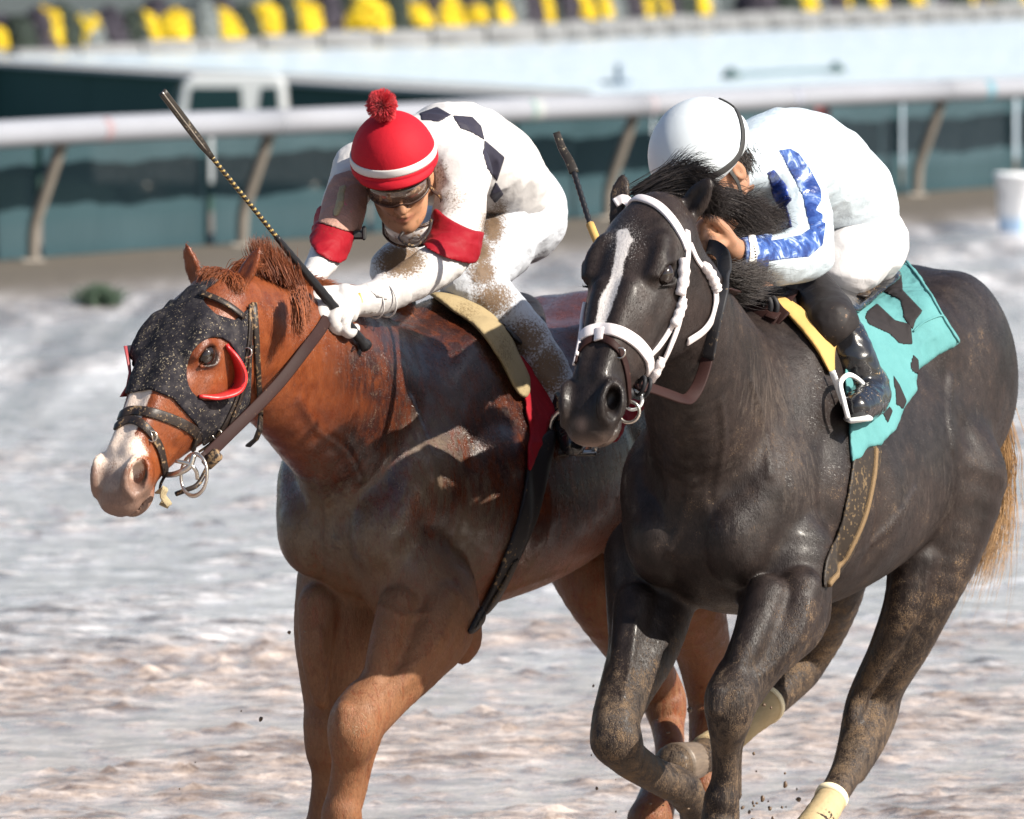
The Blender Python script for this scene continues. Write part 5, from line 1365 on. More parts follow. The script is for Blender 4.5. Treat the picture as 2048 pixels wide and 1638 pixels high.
HF = F1.copy(); HF.off(lambda X: -np.float32(.005))          # the head with its hood on
br1 = thing('bridle', 'dark muddy leather bridle with noseband, bit and brown reins on the chestnut', 'bridle', P(385, 1020, 20.75))
def st(name, F, pts, w, th, mat, parent, off=.002, n=6):
    v, f = strap(F, pts, w, th, off, n); return fixn(mesh_obj(name, v, f, mat, parent))
nb = st('noseband', F1, [(240, 832), (262, 822), (292, 824), (330, 834), (368, 850), (392, 866), (398, 884)], 21, .006, MAT['leather_dark'], br1)
st('loop', F1, [(398, 862), (388, 880), (384, 898)], 9, .010, MAT['leather_dark'], nb, .004)
n2 = st('drop_noseband', F1, [(232, 856), (252, 842), (276, 844), (300, 866), (318, 896), (326, 930), (330, 962), (332, 982)], 18, .006, MAT['leather_dark'], br1, .004)
c = P(304, 872, hit(F1, 304, 872) - .010)
v, f = join(ringtube(c, [.7, -.3, .5], [.5, -.2, -.8], .014, .0022), tube(np.array([c + [-.004, -.002, .014], c + [.004, -.002, -.014]]), .002, 6)); mesh_obj('buckle', v, f, MAT['metal'], n2)
st('browband', F1, [(404, 592), (430, 602), (456, 616), (482, 636)], 13, .006, MAT['leather_dark'], br1, .012)
ck = st('cheek_strap', HF, [(500, 612), (499, 660), (494, 705), (486, 750), (472, 800), (448, 850), (424, 885), (404, 905)], 15, .006, MAT['leather_dark'], br1, .003)
for x, y in ((494, 705), (485, 756), (434, 868)):
    c = P(x, y, hit(HF, x, y) - .009); v, f = ringtube(c, [.35, -.1, .92], [.9, -.35, -.3], .012, .002); mesh_obj('buckle', v, f, MAT['metal'], ck)
st('cheek_strap', HF, [(497, 690), (491, 740), (478, 790), (462, 830), (452, 855)], 10, .005, MAT['leather_dark'], br1, .009)
X = np.vstack([path(HF, [(506, 606), (510, 660), (513, 730), (518, 790), (521, 830)], 5, .003)[0], at_px((520, 858, 20.99), (512, 878, 21.02), (496, 892, 21.05))])
v, f = tube(X, 0, flat=(.015, .006, np.array([.5, -.85, .0]))); fixn(mesh_obj('throat_lash', v, f, MAT['leather_dark'], br1))
bc = P(388, 950, hit(F1, 372, 930, 20.72) - .022)
v, f = ringtube(bc, np.array([.22, -.1, .97]), np.array([.85, -.5, -.15]), .052, .0055, 40); v[:, 0] = bc[0] + (v[:, 0] - bc[0]) * .72; b1 = mesh_obj('bit_ring', v, f, MAT['metal'], br1)
v, f = tube(catmull(np.array([bc + [0, -.004, .05], bc + [-.012, -.006, .02], bc + [-.045, .01, .002], bc + [-.075, .06, -.004]]), 5), .0075, 8); mesh_obj('mouthpiece', v, f, MAT['metal'], b1)
v, f = tube(catmull(at_px((352, 922, 20.70), (378, 928, 20.69), (392, 942, 20.69), (395, 958, 20.70)), 5), .005, 8); mesh_obj('bit_link', v, f, MAT['metal'], b1)
v, f = tube(catmull(at_px((352, 988, 20.74), (372, 980, 20.73), (396, 968, 20.74), (418, 930, 20.78)), 5), .0062, 8); mesh_obj('curb_strap', v, f, MAT['leather_dark'], br1)
v, f = tube(catmull(at_px((316, 986, 20.70), (330, 976, 20.67), (326, 992, 20.67), (338, 1010, 20.68), (322, 1004, 20.69)), 5), 0, flat=(.017, .005, np.array([.5, -.85, .1]))); fixn(mesh_obj('tongue_tie', v, f, MAT['digit'], br1))
c = P(424, 918, 20.72); v, f = box(c, (.05, .02, .034), np.array([[.72, -.2, .66], [.3, .95, 0], [-.6, .2, .75]]), .006); fixn(mesh_obj('rein_keeper', v, f, MAT['leather_dark'], br1))
rq = catmull(np.array([(408, 918), (450, 876), (505, 822), (560, 764), (610, 700), (640, 660), (662, 624)], float), 6); rY = np.linspace(20.72, 21.27, len(rq))
rY = np.minimum(rY, np.array([hit(F1, a, b, 30) for a, b in rq]) - .015); rY[1:-1] = np.convolve(rY, [.25, .5, .25], 'valid')
RX = np.array([P(a, b, y) for (a, b), y in zip(rq, rY)])
v, f = tube(RX, 0, flat=(.030 * np.linspace(1, 1.0, len(rq)), .005, np.array([.45, -.85, .25]))); fixn(mesh_obj('rein', v, f, MAT['leather_brown'], br1))
v, f = tube(catmull(at_px((640, 628, 21.30), (616, 598, 21.30), (598, 570, 21.33), (588, 556, 21.36), (600, 548, 21.40)), 6), 0, flat=(.030, .005, np.array([-.2, -.95, .3]))); fixn(mesh_obj('rein', v, f, MAT['leather_brown'], br1))
v, f = tube(catmull(at_px((664, 640, 21.30), (684, 672, 21.36), (704, 702, hit(F1, 704, 702) - .005)), 6), 0, flat=(.022, .005, np.array([-.2, -.95, .3]))); fixn(mesh_obj('rein', v, f, MAT['leather_brown'], br1))

sad1 = thing('saddle', 'racing saddle with muddy pale pad and black girth on the chestnut', 'saddle', fr1(-.15, .29, 1.2))
def sadd_pad(F, poly, y0, y1, th, mat, parent, name, Y, h=.005, seed=3, dirt=None, rnd=4, famp=.003):
    G = F.copy(); G.off(lambda X: -np.float32(th)); G.inter(Poly(poly, y0, y1, rnd), .012); G.off(fold(famp, 16, seed)); pa = np.array(poly)
    a, b = pbox(pa[:, 0].min() - 25, pa[:, 1].min() - 25, pa[:, 0].max() + 25, pa[:, 1].max() + 25, *Y); return put(name, G, a, b, h, mat, parent, dirt, smooth=2)
sadd_pad(F1, [(858, 588), (880, 584), (930, 594), (985, 620), (1022, 660), (1036, 705), (1056, 742), (1062, 780), (1048, 796), (1026, 772), (994, 712), (950, 655), (905, 622)], 20.8, 22.35, .026, MAT['pad_mud'], sad1, 'saddle_pad', (20.9, 22.4), dirt=[(930, 625, 40, 30, .6), (1010, 700, 30, 60, .55), (1050, 770, 20, 30, .4), (890, 600, 25, 12, .4)])
sadd_pad(F1, [(940, 560), (1010, 575), (1075, 600), (1090, 660), (1040, 690), (990, 630)], 21.2, 22.9, .030, MAT['boot_top'], sad1, 'saddle_seat', (21.5, 22.9))
sadd_pad(F1, [(1062, 880), (1112, 860), (1098, 950), (1075, 1040), (1040, 1120), (1000, 1200), (955, 1262), (935, 1262), (968, 1200), (1006, 1115), (1040, 1015)], 20.8, 22.35, .010, MAT['girth'], sad1, 'girth', (20.8, 22.5), rnd=3, famp=.001)
sadd_pad(F1, [(1026, 1120), (1040, 1118), (1010, 1180), (965, 1250), (948, 1256), (990, 1185)], 20.8, 22.35, .015, MAT['girth_mud'], sad1, 'girth_edge', (20.8, 22.5), rnd=3, famp=.001)
v, f = tube(path(F1, [(1096, 720), (1106, 780), (1116, 830), (1124, 868)], 6, .020)[0], 0, flat=(.022, .004, np.array([.4, -.9, .1]))); sl = fixn(mesh_obj('stirrup_leather', v, f, MAT['leather_brown'], sad1))
fy = foot[-2]
v, f = join(tube(catmull(np.array([fy[:3] + [-.055, .03, -.03], fy[:3] + [-.055, .02, .05], fy[:3] + [0, .01, .085], fy[:3] + [.055, .02, .05], fy[:3] + [.055, .03, -.03]]), 6), .007, 8), box(fy[:3] + [0, .03, -.036], (.12, .05, .012), None, .004)); mesh_obj('stirrup_iron', v, f, MAT['metal'], sl)
cl1 = thing('saddle_cloth', 'red saddle cloth hanging below the muddy pad on the chestnut', 'saddle cloth', P(1080, 935, 21.9))
sadd_pad(F1, [(1036, 706), (1060, 715), (1085, 742), (1112, 790), (1116, 822), (1100, 846), (1090, 880), (1064, 938), (1056, 930), (1058, 870), (1050, 800), (1046, 770)], 20.8, 22.5, .014, MAT['cloth_red'], cl1, 'cloth', (20.9, 22.6), .0045, 8, [(1075, 830, 20, 40, .25)], 2, .007)
sadd_pad(F1, [(1120, 800), (1300, 800), (1250, 850), (1238, 880), (1190, 892), (1140, 882), (1118, 850)], 20.8, 22.9, .012, MAT['cloth_red'], cl1, 'rear_corner', (21.2, 22.9), .006, 9, None, 2, .006)

# ------------------------------------------------------------------ tack of the dark horse
br2 = thing('bridle', 'white bridle with wrapped cheek pieces and black rubber reins on the dark horse', 'bridle', P(1268, 850, 20.4))
st('browband', F2, [(1230, 407), (1250, 398), (1286, 399), (1318, 414), (1346, 444), (1366, 478), (1374, 500)], 19, .008, MAT['bridle_white'], br2, .003)
ck = st('cheek_strap', F2, [(1373, 462), (1375, 500), (1368, 560), (1360, 610), (1340, 655), (1318, 690), (1296, 714)], 13, .006, MAT['bridle_white'], br2, .003)
st('cheek_strap', F2, [(1366, 520), (1362, 580), (1354, 640), (1336, 690), (1314, 735), (1290, 765), (1278, 778)], 13, .006, MAT['bridle_white'], br2, .008)
def wrap(F, pts, w, mat, parent, off=.010, seed=1):
    X, N = path(F, pts, 6, off); k = len(X); r = (w / SC(21) / 2) * (1 + .13 * np.sin(np.arange(k) * 1.7 + seed)) * (1 - .25 * np.abs(np.linspace(-1, 1, k)) ** 4)
    v, f = tube(X, r, 10); return mesh_obj('tape_wrap', v, f, mat, parent)
wrap(F2, [(1362, 520), (1360, 555), (1354, 590)], 24, MAT['tape_white'], ck); wrap(F2, [(1360, 596), (1353, 622), (1340, 650)], 21, MAT['tape_white'], ck, .010, 2)
wrap(F2, [(1318, 712), (1306, 738), (1290, 762)], 20, MAT['tape_white'], ck, .010, 3)
tl = st('throat_lash', F2, [(1378, 488), (1392, 520), (1412, 545)], 12, .006, MAT['bridle_white'], br2, .004)
wrap(F2, [(1400, 530), (1414, 550), (1424, 572), (1428, 584)], 22, MAT['tape_white'], tl, .010, 4)
st('throat_strap', F2, [(1427, 580), (1428, 606), (1420, 638), (1402, 662), (1372, 682)], 17, .006, MAT['bridle_white'], tl, .006)
nb = st('noseband', F2, [(1150, 716), (1155, 692), (1168, 670), (1192, 660), (1220, 660), (1250, 670), (1278, 690), (1296, 716), (1298, 742)], 25, .009, MAT['bridle_white'], br2, .003)
v, f = strap(F2, [(1203, 660), (1202, 672), (1201, 684)], 19, .006, .010); fixn(mesh_obj('loop', v, f, MAT['bridle_white'], nb))
n2 = st('drop_noseband', F2, [(1152, 728), (1162, 696), (1184, 679), (1210, 679), (1234, 697), (1248, 724), (1254, 756), (1256, 790), (1256, 812)], 15, .006, MAT['leather_brown'], br2, .003)
c = P(1240, 706, hit(F2, 1240, 706) - .010); v, f = ringtube(c, [.4, -.2, .9], [.85, -.4, -.3], .013, .0022); mesh_obj('buckle', v, f, MAT['metal'], n2)
st('cheek_strap', F2, [(1172, 606), (1162, 646), (1155, 690), (1152, 728)], 13, .008, MAT['bridle_white'], br2, .004)
c = P(1266, 800, 20.44); v, f = ringtube(c, [.2, -.1, .95], [.9, -.35, -.15], .024, .0042, a0=-.4, a1=4.2); bt = mesh_obj('bit_ring', v, f, MAT['white_metal'], br2)
v, f = sphere(P(1258, 786, 20.43), (.016, .016, .014), None, 14, 10); mesh_obj('bit_guard', v, f, MAT['rubber'], bt)
c = P(1258, 824, 20.43); v, f = ringtube(c, [.1, -.1, .98], [.95, -.3, -.05], .026, .0042); mesh_obj('bit_ring', v, f, MAT['metal'], br2)
rq = catmull(np.array([(1270, 772), (1300, 776), (1330, 786), (1362, 797), (1378, 797), (1394, 776), (1408, 740), (1416, 705)], float), 6)
def lay(rq, y0, y1, lift):
    Y = np.linspace(y0, y1, len(rq)); Y = np.minimum(Y, np.array([hit(F2, a, b, 30) for a, b in rq]) - lift)
    for _ in range(3): Y[1:-1] = np.convolve(Y, [.25, .5, .25], 'valid')
    return np.array([P(a, b, y) for (a, b), y in zip(rq, Y)])
X = lay(rq, 20.44, 20.72, .012)
hint = catmull(np.array([[.1, -.8, .6], [.1, -.8, .6], [.1, -.8, .6], [.1, -.9, .3], [-.3, -.9, .1], [-.3, -.9, .1]]), 9)
hint = hint[np.linspace(0, len(hint) - 1, len(X)).astype(int)]
v, f = tube(X, 0, flat=(.032, .006, hint)); rn = fixn(mesh_obj('rein', v, f, MAT['leather_brown'], br2))
X = lay(catmull(np.array([(1414, 715), (1424, 660), (1436, 610), (1446, 565), (1449, 530), (1444, 508), (1430, 496), (1418, 494)], float), 6), 20.73, 21.02, .014)
v, f = tube(X, 0, flat=(.037, .010, np.array([-.35, -.9, .15]))); fixn(mesh_obj('rubber_grip', v, f, MAT['rubber'], rn))
for (x, y), dx in (((1282, 772), 0), ((1293, 776), 0)):
    v, f = ringtube(P(x, y, 20.435), [.25, -.1, .9], [.3, -.9, .1], .024, .005, 24); mesh_obj('rein_keeper', v, f, MAT['rubber'], rn)
# neck strap
nk = thing('neck_strap', 'brown leather neck strap with black rings on the dark horse', 'strap', P(1540, 660, 21.15))
def lay3(pts, lift, n=6):
    q = catmull(np.array(pts, float), n); Y = np.array([hit(F2, a, b) for a, b in q]) - lift
    for _ in range(2): Y[1:-1] = np.convolve(Y, [.25, .5, .25], 'valid')
    return np.array([P(a, b, y) for (a, b), y in zip(q, Y)])
X = lay3([(1450, 580), (1478, 592), (1505, 612), (1530, 632), (1552, 644)], .012); v, f = tube(X, 0, flat=(.032, .006, np.array([-.2, -.9, .35]))); fixn(mesh_obj('strap', v, f, MAT['leather_brown'], nk))
X = lay3([(1540, 636), (1562, 612), (1585, 584), (1608, 556)], .03); v, f = tube(X, 0, flat=(.030, .006, np.array([-.2, -.9, .35]))); fixn(mesh_obj('strap', v, f, MAT['leather_brown'], nk))
X = lay3([(1538, 610), (1552, 628), (1566, 640)], .02); v, f = tube(X, 0, flat=(.05, .008, np.array([-.2, -.9, .35]))); fixn(mesh_obj('strap', v, f, MAT['leather_brown'], nk))
for x, y in ((1526, 612), (1538, 614)):
    v, f = ringtube(P(x, y, hit(F2, x, y) - .030), [.25, -.3, .9], [.65, -.5, -.3], .028, .0075, 28); mesh_obj('ring', v, f, MAT['rubber'], nk)
sad2 = thing('saddle', 'small black racing saddle with yellow pad and leather girth on the dark horse', 'saddle', fr2(-.15, .29, 1.2))
sadd_pad(F2, [(1548, 592), (1575, 596), (1608, 618), (1640, 640), (1668, 656), (1688, 664), (1690, 676), (1674, 688), (1670, 712), (1670, 745), (1656, 742), (1634, 704), (1608, 668), (1576, 632), (1552, 612)], 20.6, 22.2, .018, MAT['pad_yellow'], sad2, 'saddle_pad', (20.7, 22.2), .0045, 4, None, 3, .002)
sadd_pad(F2, [(1600, 540), (1700, 560), (1790, 540), (1800, 556), (1760, 590), (1722, 622), (1700, 618), (1640, 590)], 21.0, 22.6, .034, MAT['boot'], sad2, 'saddle_seat', (21.2, 22.6), .006)
v, f = tube(path(F2, [(1800, 552), (1775, 578), (1745, 604), (1708, 624)], 6, .046)[0], 0, flat=(.028, .006, np.array([-.1, -.8, .5]))); fixn(mesh_obj('saddle_flap', v, f, MAT['leather_dark'], sad2))
sadd_pad(F2, [(1706, 905), (1762, 890), (1754, 960), (1735, 1040), (1706, 1110), (1664, 1168), (1646, 1172), (1650, 1120), (1676, 1060), (1694, 985)], 20.6, 22.2, .010, MAT['girth_mud'], sad2, 'girth', (20.6, 22.3), .005, 5, None, 3, .001)
st('girth_edge', F2, [(1744, 900), (1738, 960), (1722, 1030), (1696, 1090), (1662, 1150), (1650, 1170)], 11, .012, MAT['rope'], sad2, .011)
v, f = tube(lay3([(1664, 742), (1678, 780), (1690, 815), (1698, 838)], .05), 0, flat=(.016, .006, np.array([-.4, -.9, .1]))); sl = fixn(mesh_obj('stirrup_leather', v, f, MAT['white_metal'], sad2))
Yt = foot2l[-1, 1]
v, f = join(tube(catmull(at_px((1696, 836, Yt - .05), (1687, 800, Yt - .05), (1681, 766, Yt - .02), (1700, 750, Yt + .03), (1730, 775, Yt + .10), (1738, 828, Yt + .06)), 6), .0065, 8),
            box(P(1716, 837, Yt + .0), (.062, .11, .013), np.array([[.98, .1, .12], [-.1, .99, 0], [-.12, 0, .99]]), .005)); fixn(mesh_obj('stirrup_iron', v, f, MAT['white_metal'], sl))
cl2 = thing('saddle_cloth', 'turquoise saddle cloth with black printed shapes on the dark horse', 'saddle cloth', P(1740, 930, 21.85))
sadd_pad(F2, [(1690, 640), (1700, 600), (1760, 560), (1792, 528), (1806, 520), (1830, 538), (1856, 574), (1880, 618), (1922, 684), (1878, 712), (1836, 738), (1832, 760), (1838, 778), (1812, 812), (1790, 860), (1760, 892), (1736, 894), (1722, 915), (1704, 926), (1698, 900), (1696, 840), (1688, 740)], 20.6, 22.9, .012, MAT['cloth_turq'], cl2, 'cloth', (20.9, 22.9), .0046, 11, None, 0, .006)
CLF = F2.copy(); CLF.off(lambda X: -np.float32(.012)); CLF.off(fold(.006, 16, 11))
for pl in ([(1788, 538), (1804, 548), (1806, 580), (1846, 622), (1832, 640), (1826, 660), (1808, 640), (1800, 600), (1778, 590), (1762, 580)],
           [(1734, 622), (1754, 606), (1790, 640), (1822, 648), (1826, 690), (1800, 688), (1780, 668), (1740, 650), (1728, 636)],
           [(1786, 748), (1800, 770), (1814, 802), (1806, 820), (1792, 808)], [(1764, 826), (1780, 812), (1786, 822), (1776, 848)], [(1826, 708), (1838, 720), (1838, 748), (1824, 744), (1820, 730)]):
    G = CLF.copy(); G.off(lambda X: -np.float32(.0022)); G.inter(Poly(pl, 20.6, 22.9), .001); pa = np.array(pl)
    put('print', G, *pbox(pa[:, 0].min() - 10, pa[:, 1].min() - 10, pa[:, 0].max() + 10, pa[:, 1].max() + 10, 20.9, 22.9), .0038, MAT['print_black'], cl2, smooth=1)
st('hem', CLF, [(1812, 524), (1838, 556), (1862, 594), (1888, 640), (1916, 684)], 5, .006, MAT['cloth_turq'], cl2, .002)
st('hem', CLF, [(1826, 664), (1846, 646), (1872, 634), (1886, 632)], 4, .005, MAT['cloth_turq'], cl2, .002)
# leg bandages
def bandage(rows, parent_label, edge=True):
    t = catmull(L(*rows), 6); o = thing('leg_bandage', parent_label, 'bandage', t[-1, :3], 'yellow bandages on the dark horse')
    v, f = tube(t[:, :3], t[:, 3] * (1 + .02 * np.sin(np.arange(len(t)) * 2.3)), 24); mesh_obj('wrap', v, f, MAT['bandage'], o, dict(dirt=np.clip(np.linspace(0, .45, len(v)), 0, 1) if True else None))
    d = unit(t[1, :3] - t[0, :3]); v, f = tube(np.array([t[0, :3] - d * .004, t[0, :3] + d * .014]), t[0, 3] * 1.05, 24); mesh_obj('edge', v, f, MAT['bandage_edge'], o)
bandage([(1664, 1592, 21.815, 32.5), (1652, 1615, 21.78, 32.5), (1630, 1650, 21.71, 35.5), (1618, 1672, 21.66, 39), (1600, 1702, 21.59, 33)], 'yellow bandage on the straight hind leg of the dark horse')
bandage([(1532, 1408, 22.39, 39), (1510, 1428, 22.33, 36), (1490, 1445, 22.28, 34), (1450, 1480, 22.18, 36), (1425, 1500, 22.12, 39), (1412, 1508, 22.085, 38)], 'yellow bandage on the tucked hind leg behind the foreleg of the dark horse')
# ------------------------------------------------------------------ the place: track, rail, screens, pond, flower bank
RA = np.array([-3.74, 62.3]); RS = unit([.4335, .9011]); RN = np.array([RS[1], -RS[0]])     # rail line, its direction, towards the track
def rail_pt(s, off=0.0, z=0.0):
    p = RA + RS * s + RN * off; return np.array([p[0], p[1], z])
def ground_pt(px, py, z=0.0):
    a, b = P(px, py, 1.0), P(px, py, 2.0); t = (z - a[2]) / (b[2] - a[2]); return a + (b - a) * t
RAIL_A = -math.atan2(RS[0], RS[1])
def build_track():
    xs = np.concatenate([np.linspace(-60, -5.2, 24), np.arange(-4.6, 5.8, .030), np.linspace(6.6, 60, 24)])
    ys = [-12., -4., 4., 12., 17., 19.5]; y = 20.5
    while y < 90: ys.append(y); y += .036 * (max(y, 22) / 23.0) ** 1.4
    ys = np.array(ys)
    X, Y = np.meshgrid(xs, ys, indexing='ij')
    p = np.stack([X.ravel(), Y.ravel()], 1)
    s = (p - RA) @ RS; t = (p - RA) @ RN
    q = np.stack([t, s * .45, np.zeros_like(t)], 1)
    q2 = np.stack([t, s * .75, np.ones_like(t) * 3], 1)
    h = (fbm(q, 1.3, 2, 1) - .5) * .040 + (fbm(q2, 4.5, 3, 5) - .5) * .030
    rut = vnoise(np.stack([t * 1.0, s * .04, t * 0], 1), 4.5, 9); h += (rut - .5) * .022
    patch_ = sstep(fbm(np.stack([t, s * .5, t * 0], 1), .55, 2, 31), .42, .60)
    c = fbm(np.stack([t, s * .7, t * 0], 1), 9, 2, 13); h += np.maximum(c - .56, 0) * .09 * (.35 + .65 * patch_)
    c2 = vnoise(np.stack([t, s * .9, t * 0], 1), 24, 17); near_ = sstep(p[:, 1], 38, 25); h += np.maximum(c2 - .55, 0) * .035 * (.4 + .6 * patch_) * (1 + 1.2 * near_)
    c5 = vnoise(np.stack([t, s, t * 0], 1), 15, 57); h += np.maximum(c5 - .72, 0) * .12 * near_
    c4 = fbm(np.stack([t, s * .6, t * 0], 1), 14, 2, 41); h += (c4 - .5) * .018
    c3 = vnoise(np.stack([t, s * .9, t * 0], 1), 4.2, 27) ; h += np.maximum(c3 - .90, 0) * .35 * patch_
    far_ = sstep(t, 14, 5); h *= 1 - .5 * far_; h += far_ * (vnoise(np.stack([t * 1.0, s * .03, t * 0], 1), 2.6, 91) - .5) * .05
    edge = sstep(t, 4.2, 1.2)                                  # dry strip along the rail
    h = h * (1 - .55 * edge) + edge * .03
    low = -.002 + (vnoise(q, .7, 21) - .5) * .022
    wet = sstep(h, low + .014, low - .002) * (1 - edge)
    h = np.where(h < low, low + (h - low) * .06, h) * (1 - .0)
    h = h * .8 * sstep(p[:, 1], 14, 21)
    nx, ny = len(xs), len(ys)
    keep = t > -1.0
    i = (np.arange(nx - 1)[:, None] * ny + np.arange(ny - 1)[None]).ravel()
    Q = np.stack([i, i + ny, i + ny + 1, i + 1], 1); Q = Q[keep[Q].all(1)]
    m = M('wet churned mud'); big = m.noise(1.1, 3, .6); mid = m.noise(9, 4, .65); fine = m.noise(70, 4, .7)
    w = m.attr('wet'); dry = m.attr('dry')
    k = m.math('ADD', m.math('MULTIPLY', big, .7), m.math('ADD', m.math('MULTIPLY', mid, .55), m.math('MULTIPLY', m.attr('high'), .55)))
    br = m.attr('brown')
    n3 = m.noise(6.0, 7, .70, m.map((.62, .95, 1)), .4); n10 = m.noise(17, 5, .72, m.map((.72, 1, 1)))
    ln = m.noise(1.0, 4, .6, m.map((2.6, .16, 1), (0, 0, -RAIL_A)), .3)
    fa = m.attr('far')
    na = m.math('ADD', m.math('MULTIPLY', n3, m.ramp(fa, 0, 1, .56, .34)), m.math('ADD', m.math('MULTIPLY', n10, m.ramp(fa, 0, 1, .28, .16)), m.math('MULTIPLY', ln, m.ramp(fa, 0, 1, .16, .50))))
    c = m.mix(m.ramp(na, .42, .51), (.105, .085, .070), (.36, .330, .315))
    c = m.mix(m.ramp(na, .515, .58), c, (.70, .67, .66))  # palest patches: white glare of the wet ground painted into the colour
    kb = m.ramp(m.math('ADD', m.math('MULTIPLY', n10, .7), m.math('ADD', m.math('MULTIPLY', br, .62), m.math('MULTIPLY', big, .25))), .70, .98)
    c = m.mix(m.math('MULTIPLY', kb, .66), c, m.mix(m.ramp(na, .42, .58), (.17, .105, .065), (.50, .375, .29)))
    c = m.mix(m.math('MULTIPLY', m.ramp(m.math('ADD', n10, m.math('MULTIPLY', fine, .2)), .66, .82), .7), c, (.15, .10, .075))
    n30 = m.noise(34, 4, .7); c = m.mix(m.math('MULTIPLY', m.ramp(n30, .56, .70), m.math('MULTIPLY', br, 1.0)), c, m.mix(fine, (.14, .09, .06), (.36, .26, .19)))
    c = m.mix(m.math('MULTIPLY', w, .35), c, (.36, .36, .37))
    c = m.mix(dry, c, m.mix(mid, (.075, .066, .056), (.13, .115, .096)))
    m.set('col', c)
    r = m.ramp(m.math('ADD', m.math('MULTIPLY', mid, .7), m.math('MULTIPLY', fine, .3)), .38, .66, .12, .50)
    r = m.math('MULTIPLY', r, m.math('SUBTRACT', 1.0, m.math('MULTIPLY', w, .65)))
    m.set('rough', m.math('MAXIMUM', m.math('ADD', r, .04), m.math('MULTIPLY', dry, .85))); m.set('spec', m.math('SUBTRACT', .75, m.math('MULTIPLY', dry, .65)))
    b = m.bump(m.noise(20, 5, .65), .40, .03); m.set('normal', m.bump(fine, .30, .006, b))
    o = mesh_obj('track', np.stack([p[:, 0], p[:, 1], h], 1), Q, m.m, None, dict(wet=wet, dry=edge, high=np.clip(h * 18, 0, 1), far=sstep(t, 14, 5), brown=np.clip(patch_ * .5 + .85 * sstep(p[:, 1] + (fbm(q, .9, 3, 77) - .5) * 9, 38, 24) - .05, 0, 1)))
    o['kind'] = 'structure'
build_track()
def sheet(name, pts, mat, kind='structure'):
    V = np.array(pts, float); c = V.mean(0); k = len(V)
    o = mesh_obj(name, V, [tuple(range(k))], mat, smooth=False)
    o['kind'] = kind; return o
m = M('dark turf', rough=.9); m.set('col', m.mix(m.noise(1.2, 5, .65), (.012, .045, .034), (.024, .070, .045))); turf = m.m
PIT = -1.4
sheet('turf', [(-400, 20, PIT - .3), (400, 20, PIT - .3), (400, 900, PIT - .3), (-400, 900, PIT - .3)], turf)
a, b = rail_pt(-90, -.9, 0), rail_pt(160, -.9, 0)
gm = plain('grey path gravel', (.22, .215, .21), .9, .2, 6)
dm = plain('dry earth bank', (.115, .10, .085), .9, .25, 5)
sheet('verge', [rail_pt(-90, -.9, .028), rail_pt(160, -.9, .028), rail_pt(160, -4.2, .020), rail_pt(-90, -4.2, .020)], dm)
sheet('bank', [rail_pt(-90, -4.2, .020), rail_pt(160, -4.2, .020), rail_pt(160, -6.5, PIT - .1), rail_pt(-90, -6.5, PIT - .1)], turf)
# plateau with the pond
G = lambda x, y, z=0.0: ground_pt(x, y, z)
wl = [G(-900, 118), G(0, 129), G(600, 168), G(1165, 204), G(1330, 275), G(1480, 372)]
far = [G(3600, -30, 0), G(-900, 30, 0)]
lf = lambda px: .10 + .30 * min(max(px / 1050.0, 0), 1)
sheet('path', wl + [G(3600, 372)] + far, gm)
pond = [G(-900, 118), G(0, 119), G(600, 150), G(1170, 184), G(1360, 262), G(1530, 360), G(3600, 360), G(3600, -8), G(2048, 38), G(1400, 67), G(1050, 87), G(0, 114), G(-900, 117)]
m = M('pond water', rough=.22, spec=.6)
m.set('normal', m.bump(m.noise(2.2, 4, .6, m.map((1, .55, 1))), .8, .25))
m.set('col', m.mix(m.noise(.16, 3, .6, m.map((.4, 1, 1))), (.50, .58, .63), (.62, .68, .71)))  # pale base colour paints in the sky glare on the water
sheet('pond', [p + [0, 0, .012] for p in pond], m.m)
# dark screen wall that holds the plateau
scr = M('dark green screen', rough=.85); scr.set('col', scr.mix(scr.noise(1.5, 4), (.006, .040, .036), (.010, .058, .050)))
wall = thing('screen_wall', 'dark green screen wall below the pond behind the rail', 'wall', (wl[1] + wl[3]) / 2 + [0, 0, PIT])
for i in range(len(wl) - 1):
    p, q = wl[i], wl[i + 1]; L_ = np.linalg.norm(q - p); n = max(1, int(round(L_ / 3.0)))
    for j in range(n):
        u, v = p + (q - p) * (j / n), p + (q - p) * ((j + 1) / n); d = unit(v - u); nn = np.array([d[1], -d[0], 0])
        if nn[1] > 0: nn = -nn
        c = (u + v) / 2; c[2] = (PIT - .2) / 2; V, Fs = box(c + nn * (.03 + .006 * (j % 2)), (np.linalg.norm(v - u) - .02, .05, -PIT + .2), np.array([d, nn, [0, 0, 1]]))
        fixn(mesh_obj('panel', V, Fs, scr.m, wall, smooth=False))
    c = (p + q) / 2; c[2] = .02; d = unit(q - p); V, Fs = box(c, (L_, .34, .07), np.array([d, [d[1], -d[0], 0], [0, 0, 1]]), .01); mesh_obj('coping', V, Fs, plain('pale stone coping', (.40, .40, .41), .8, .1, 5), wall, smooth=False)
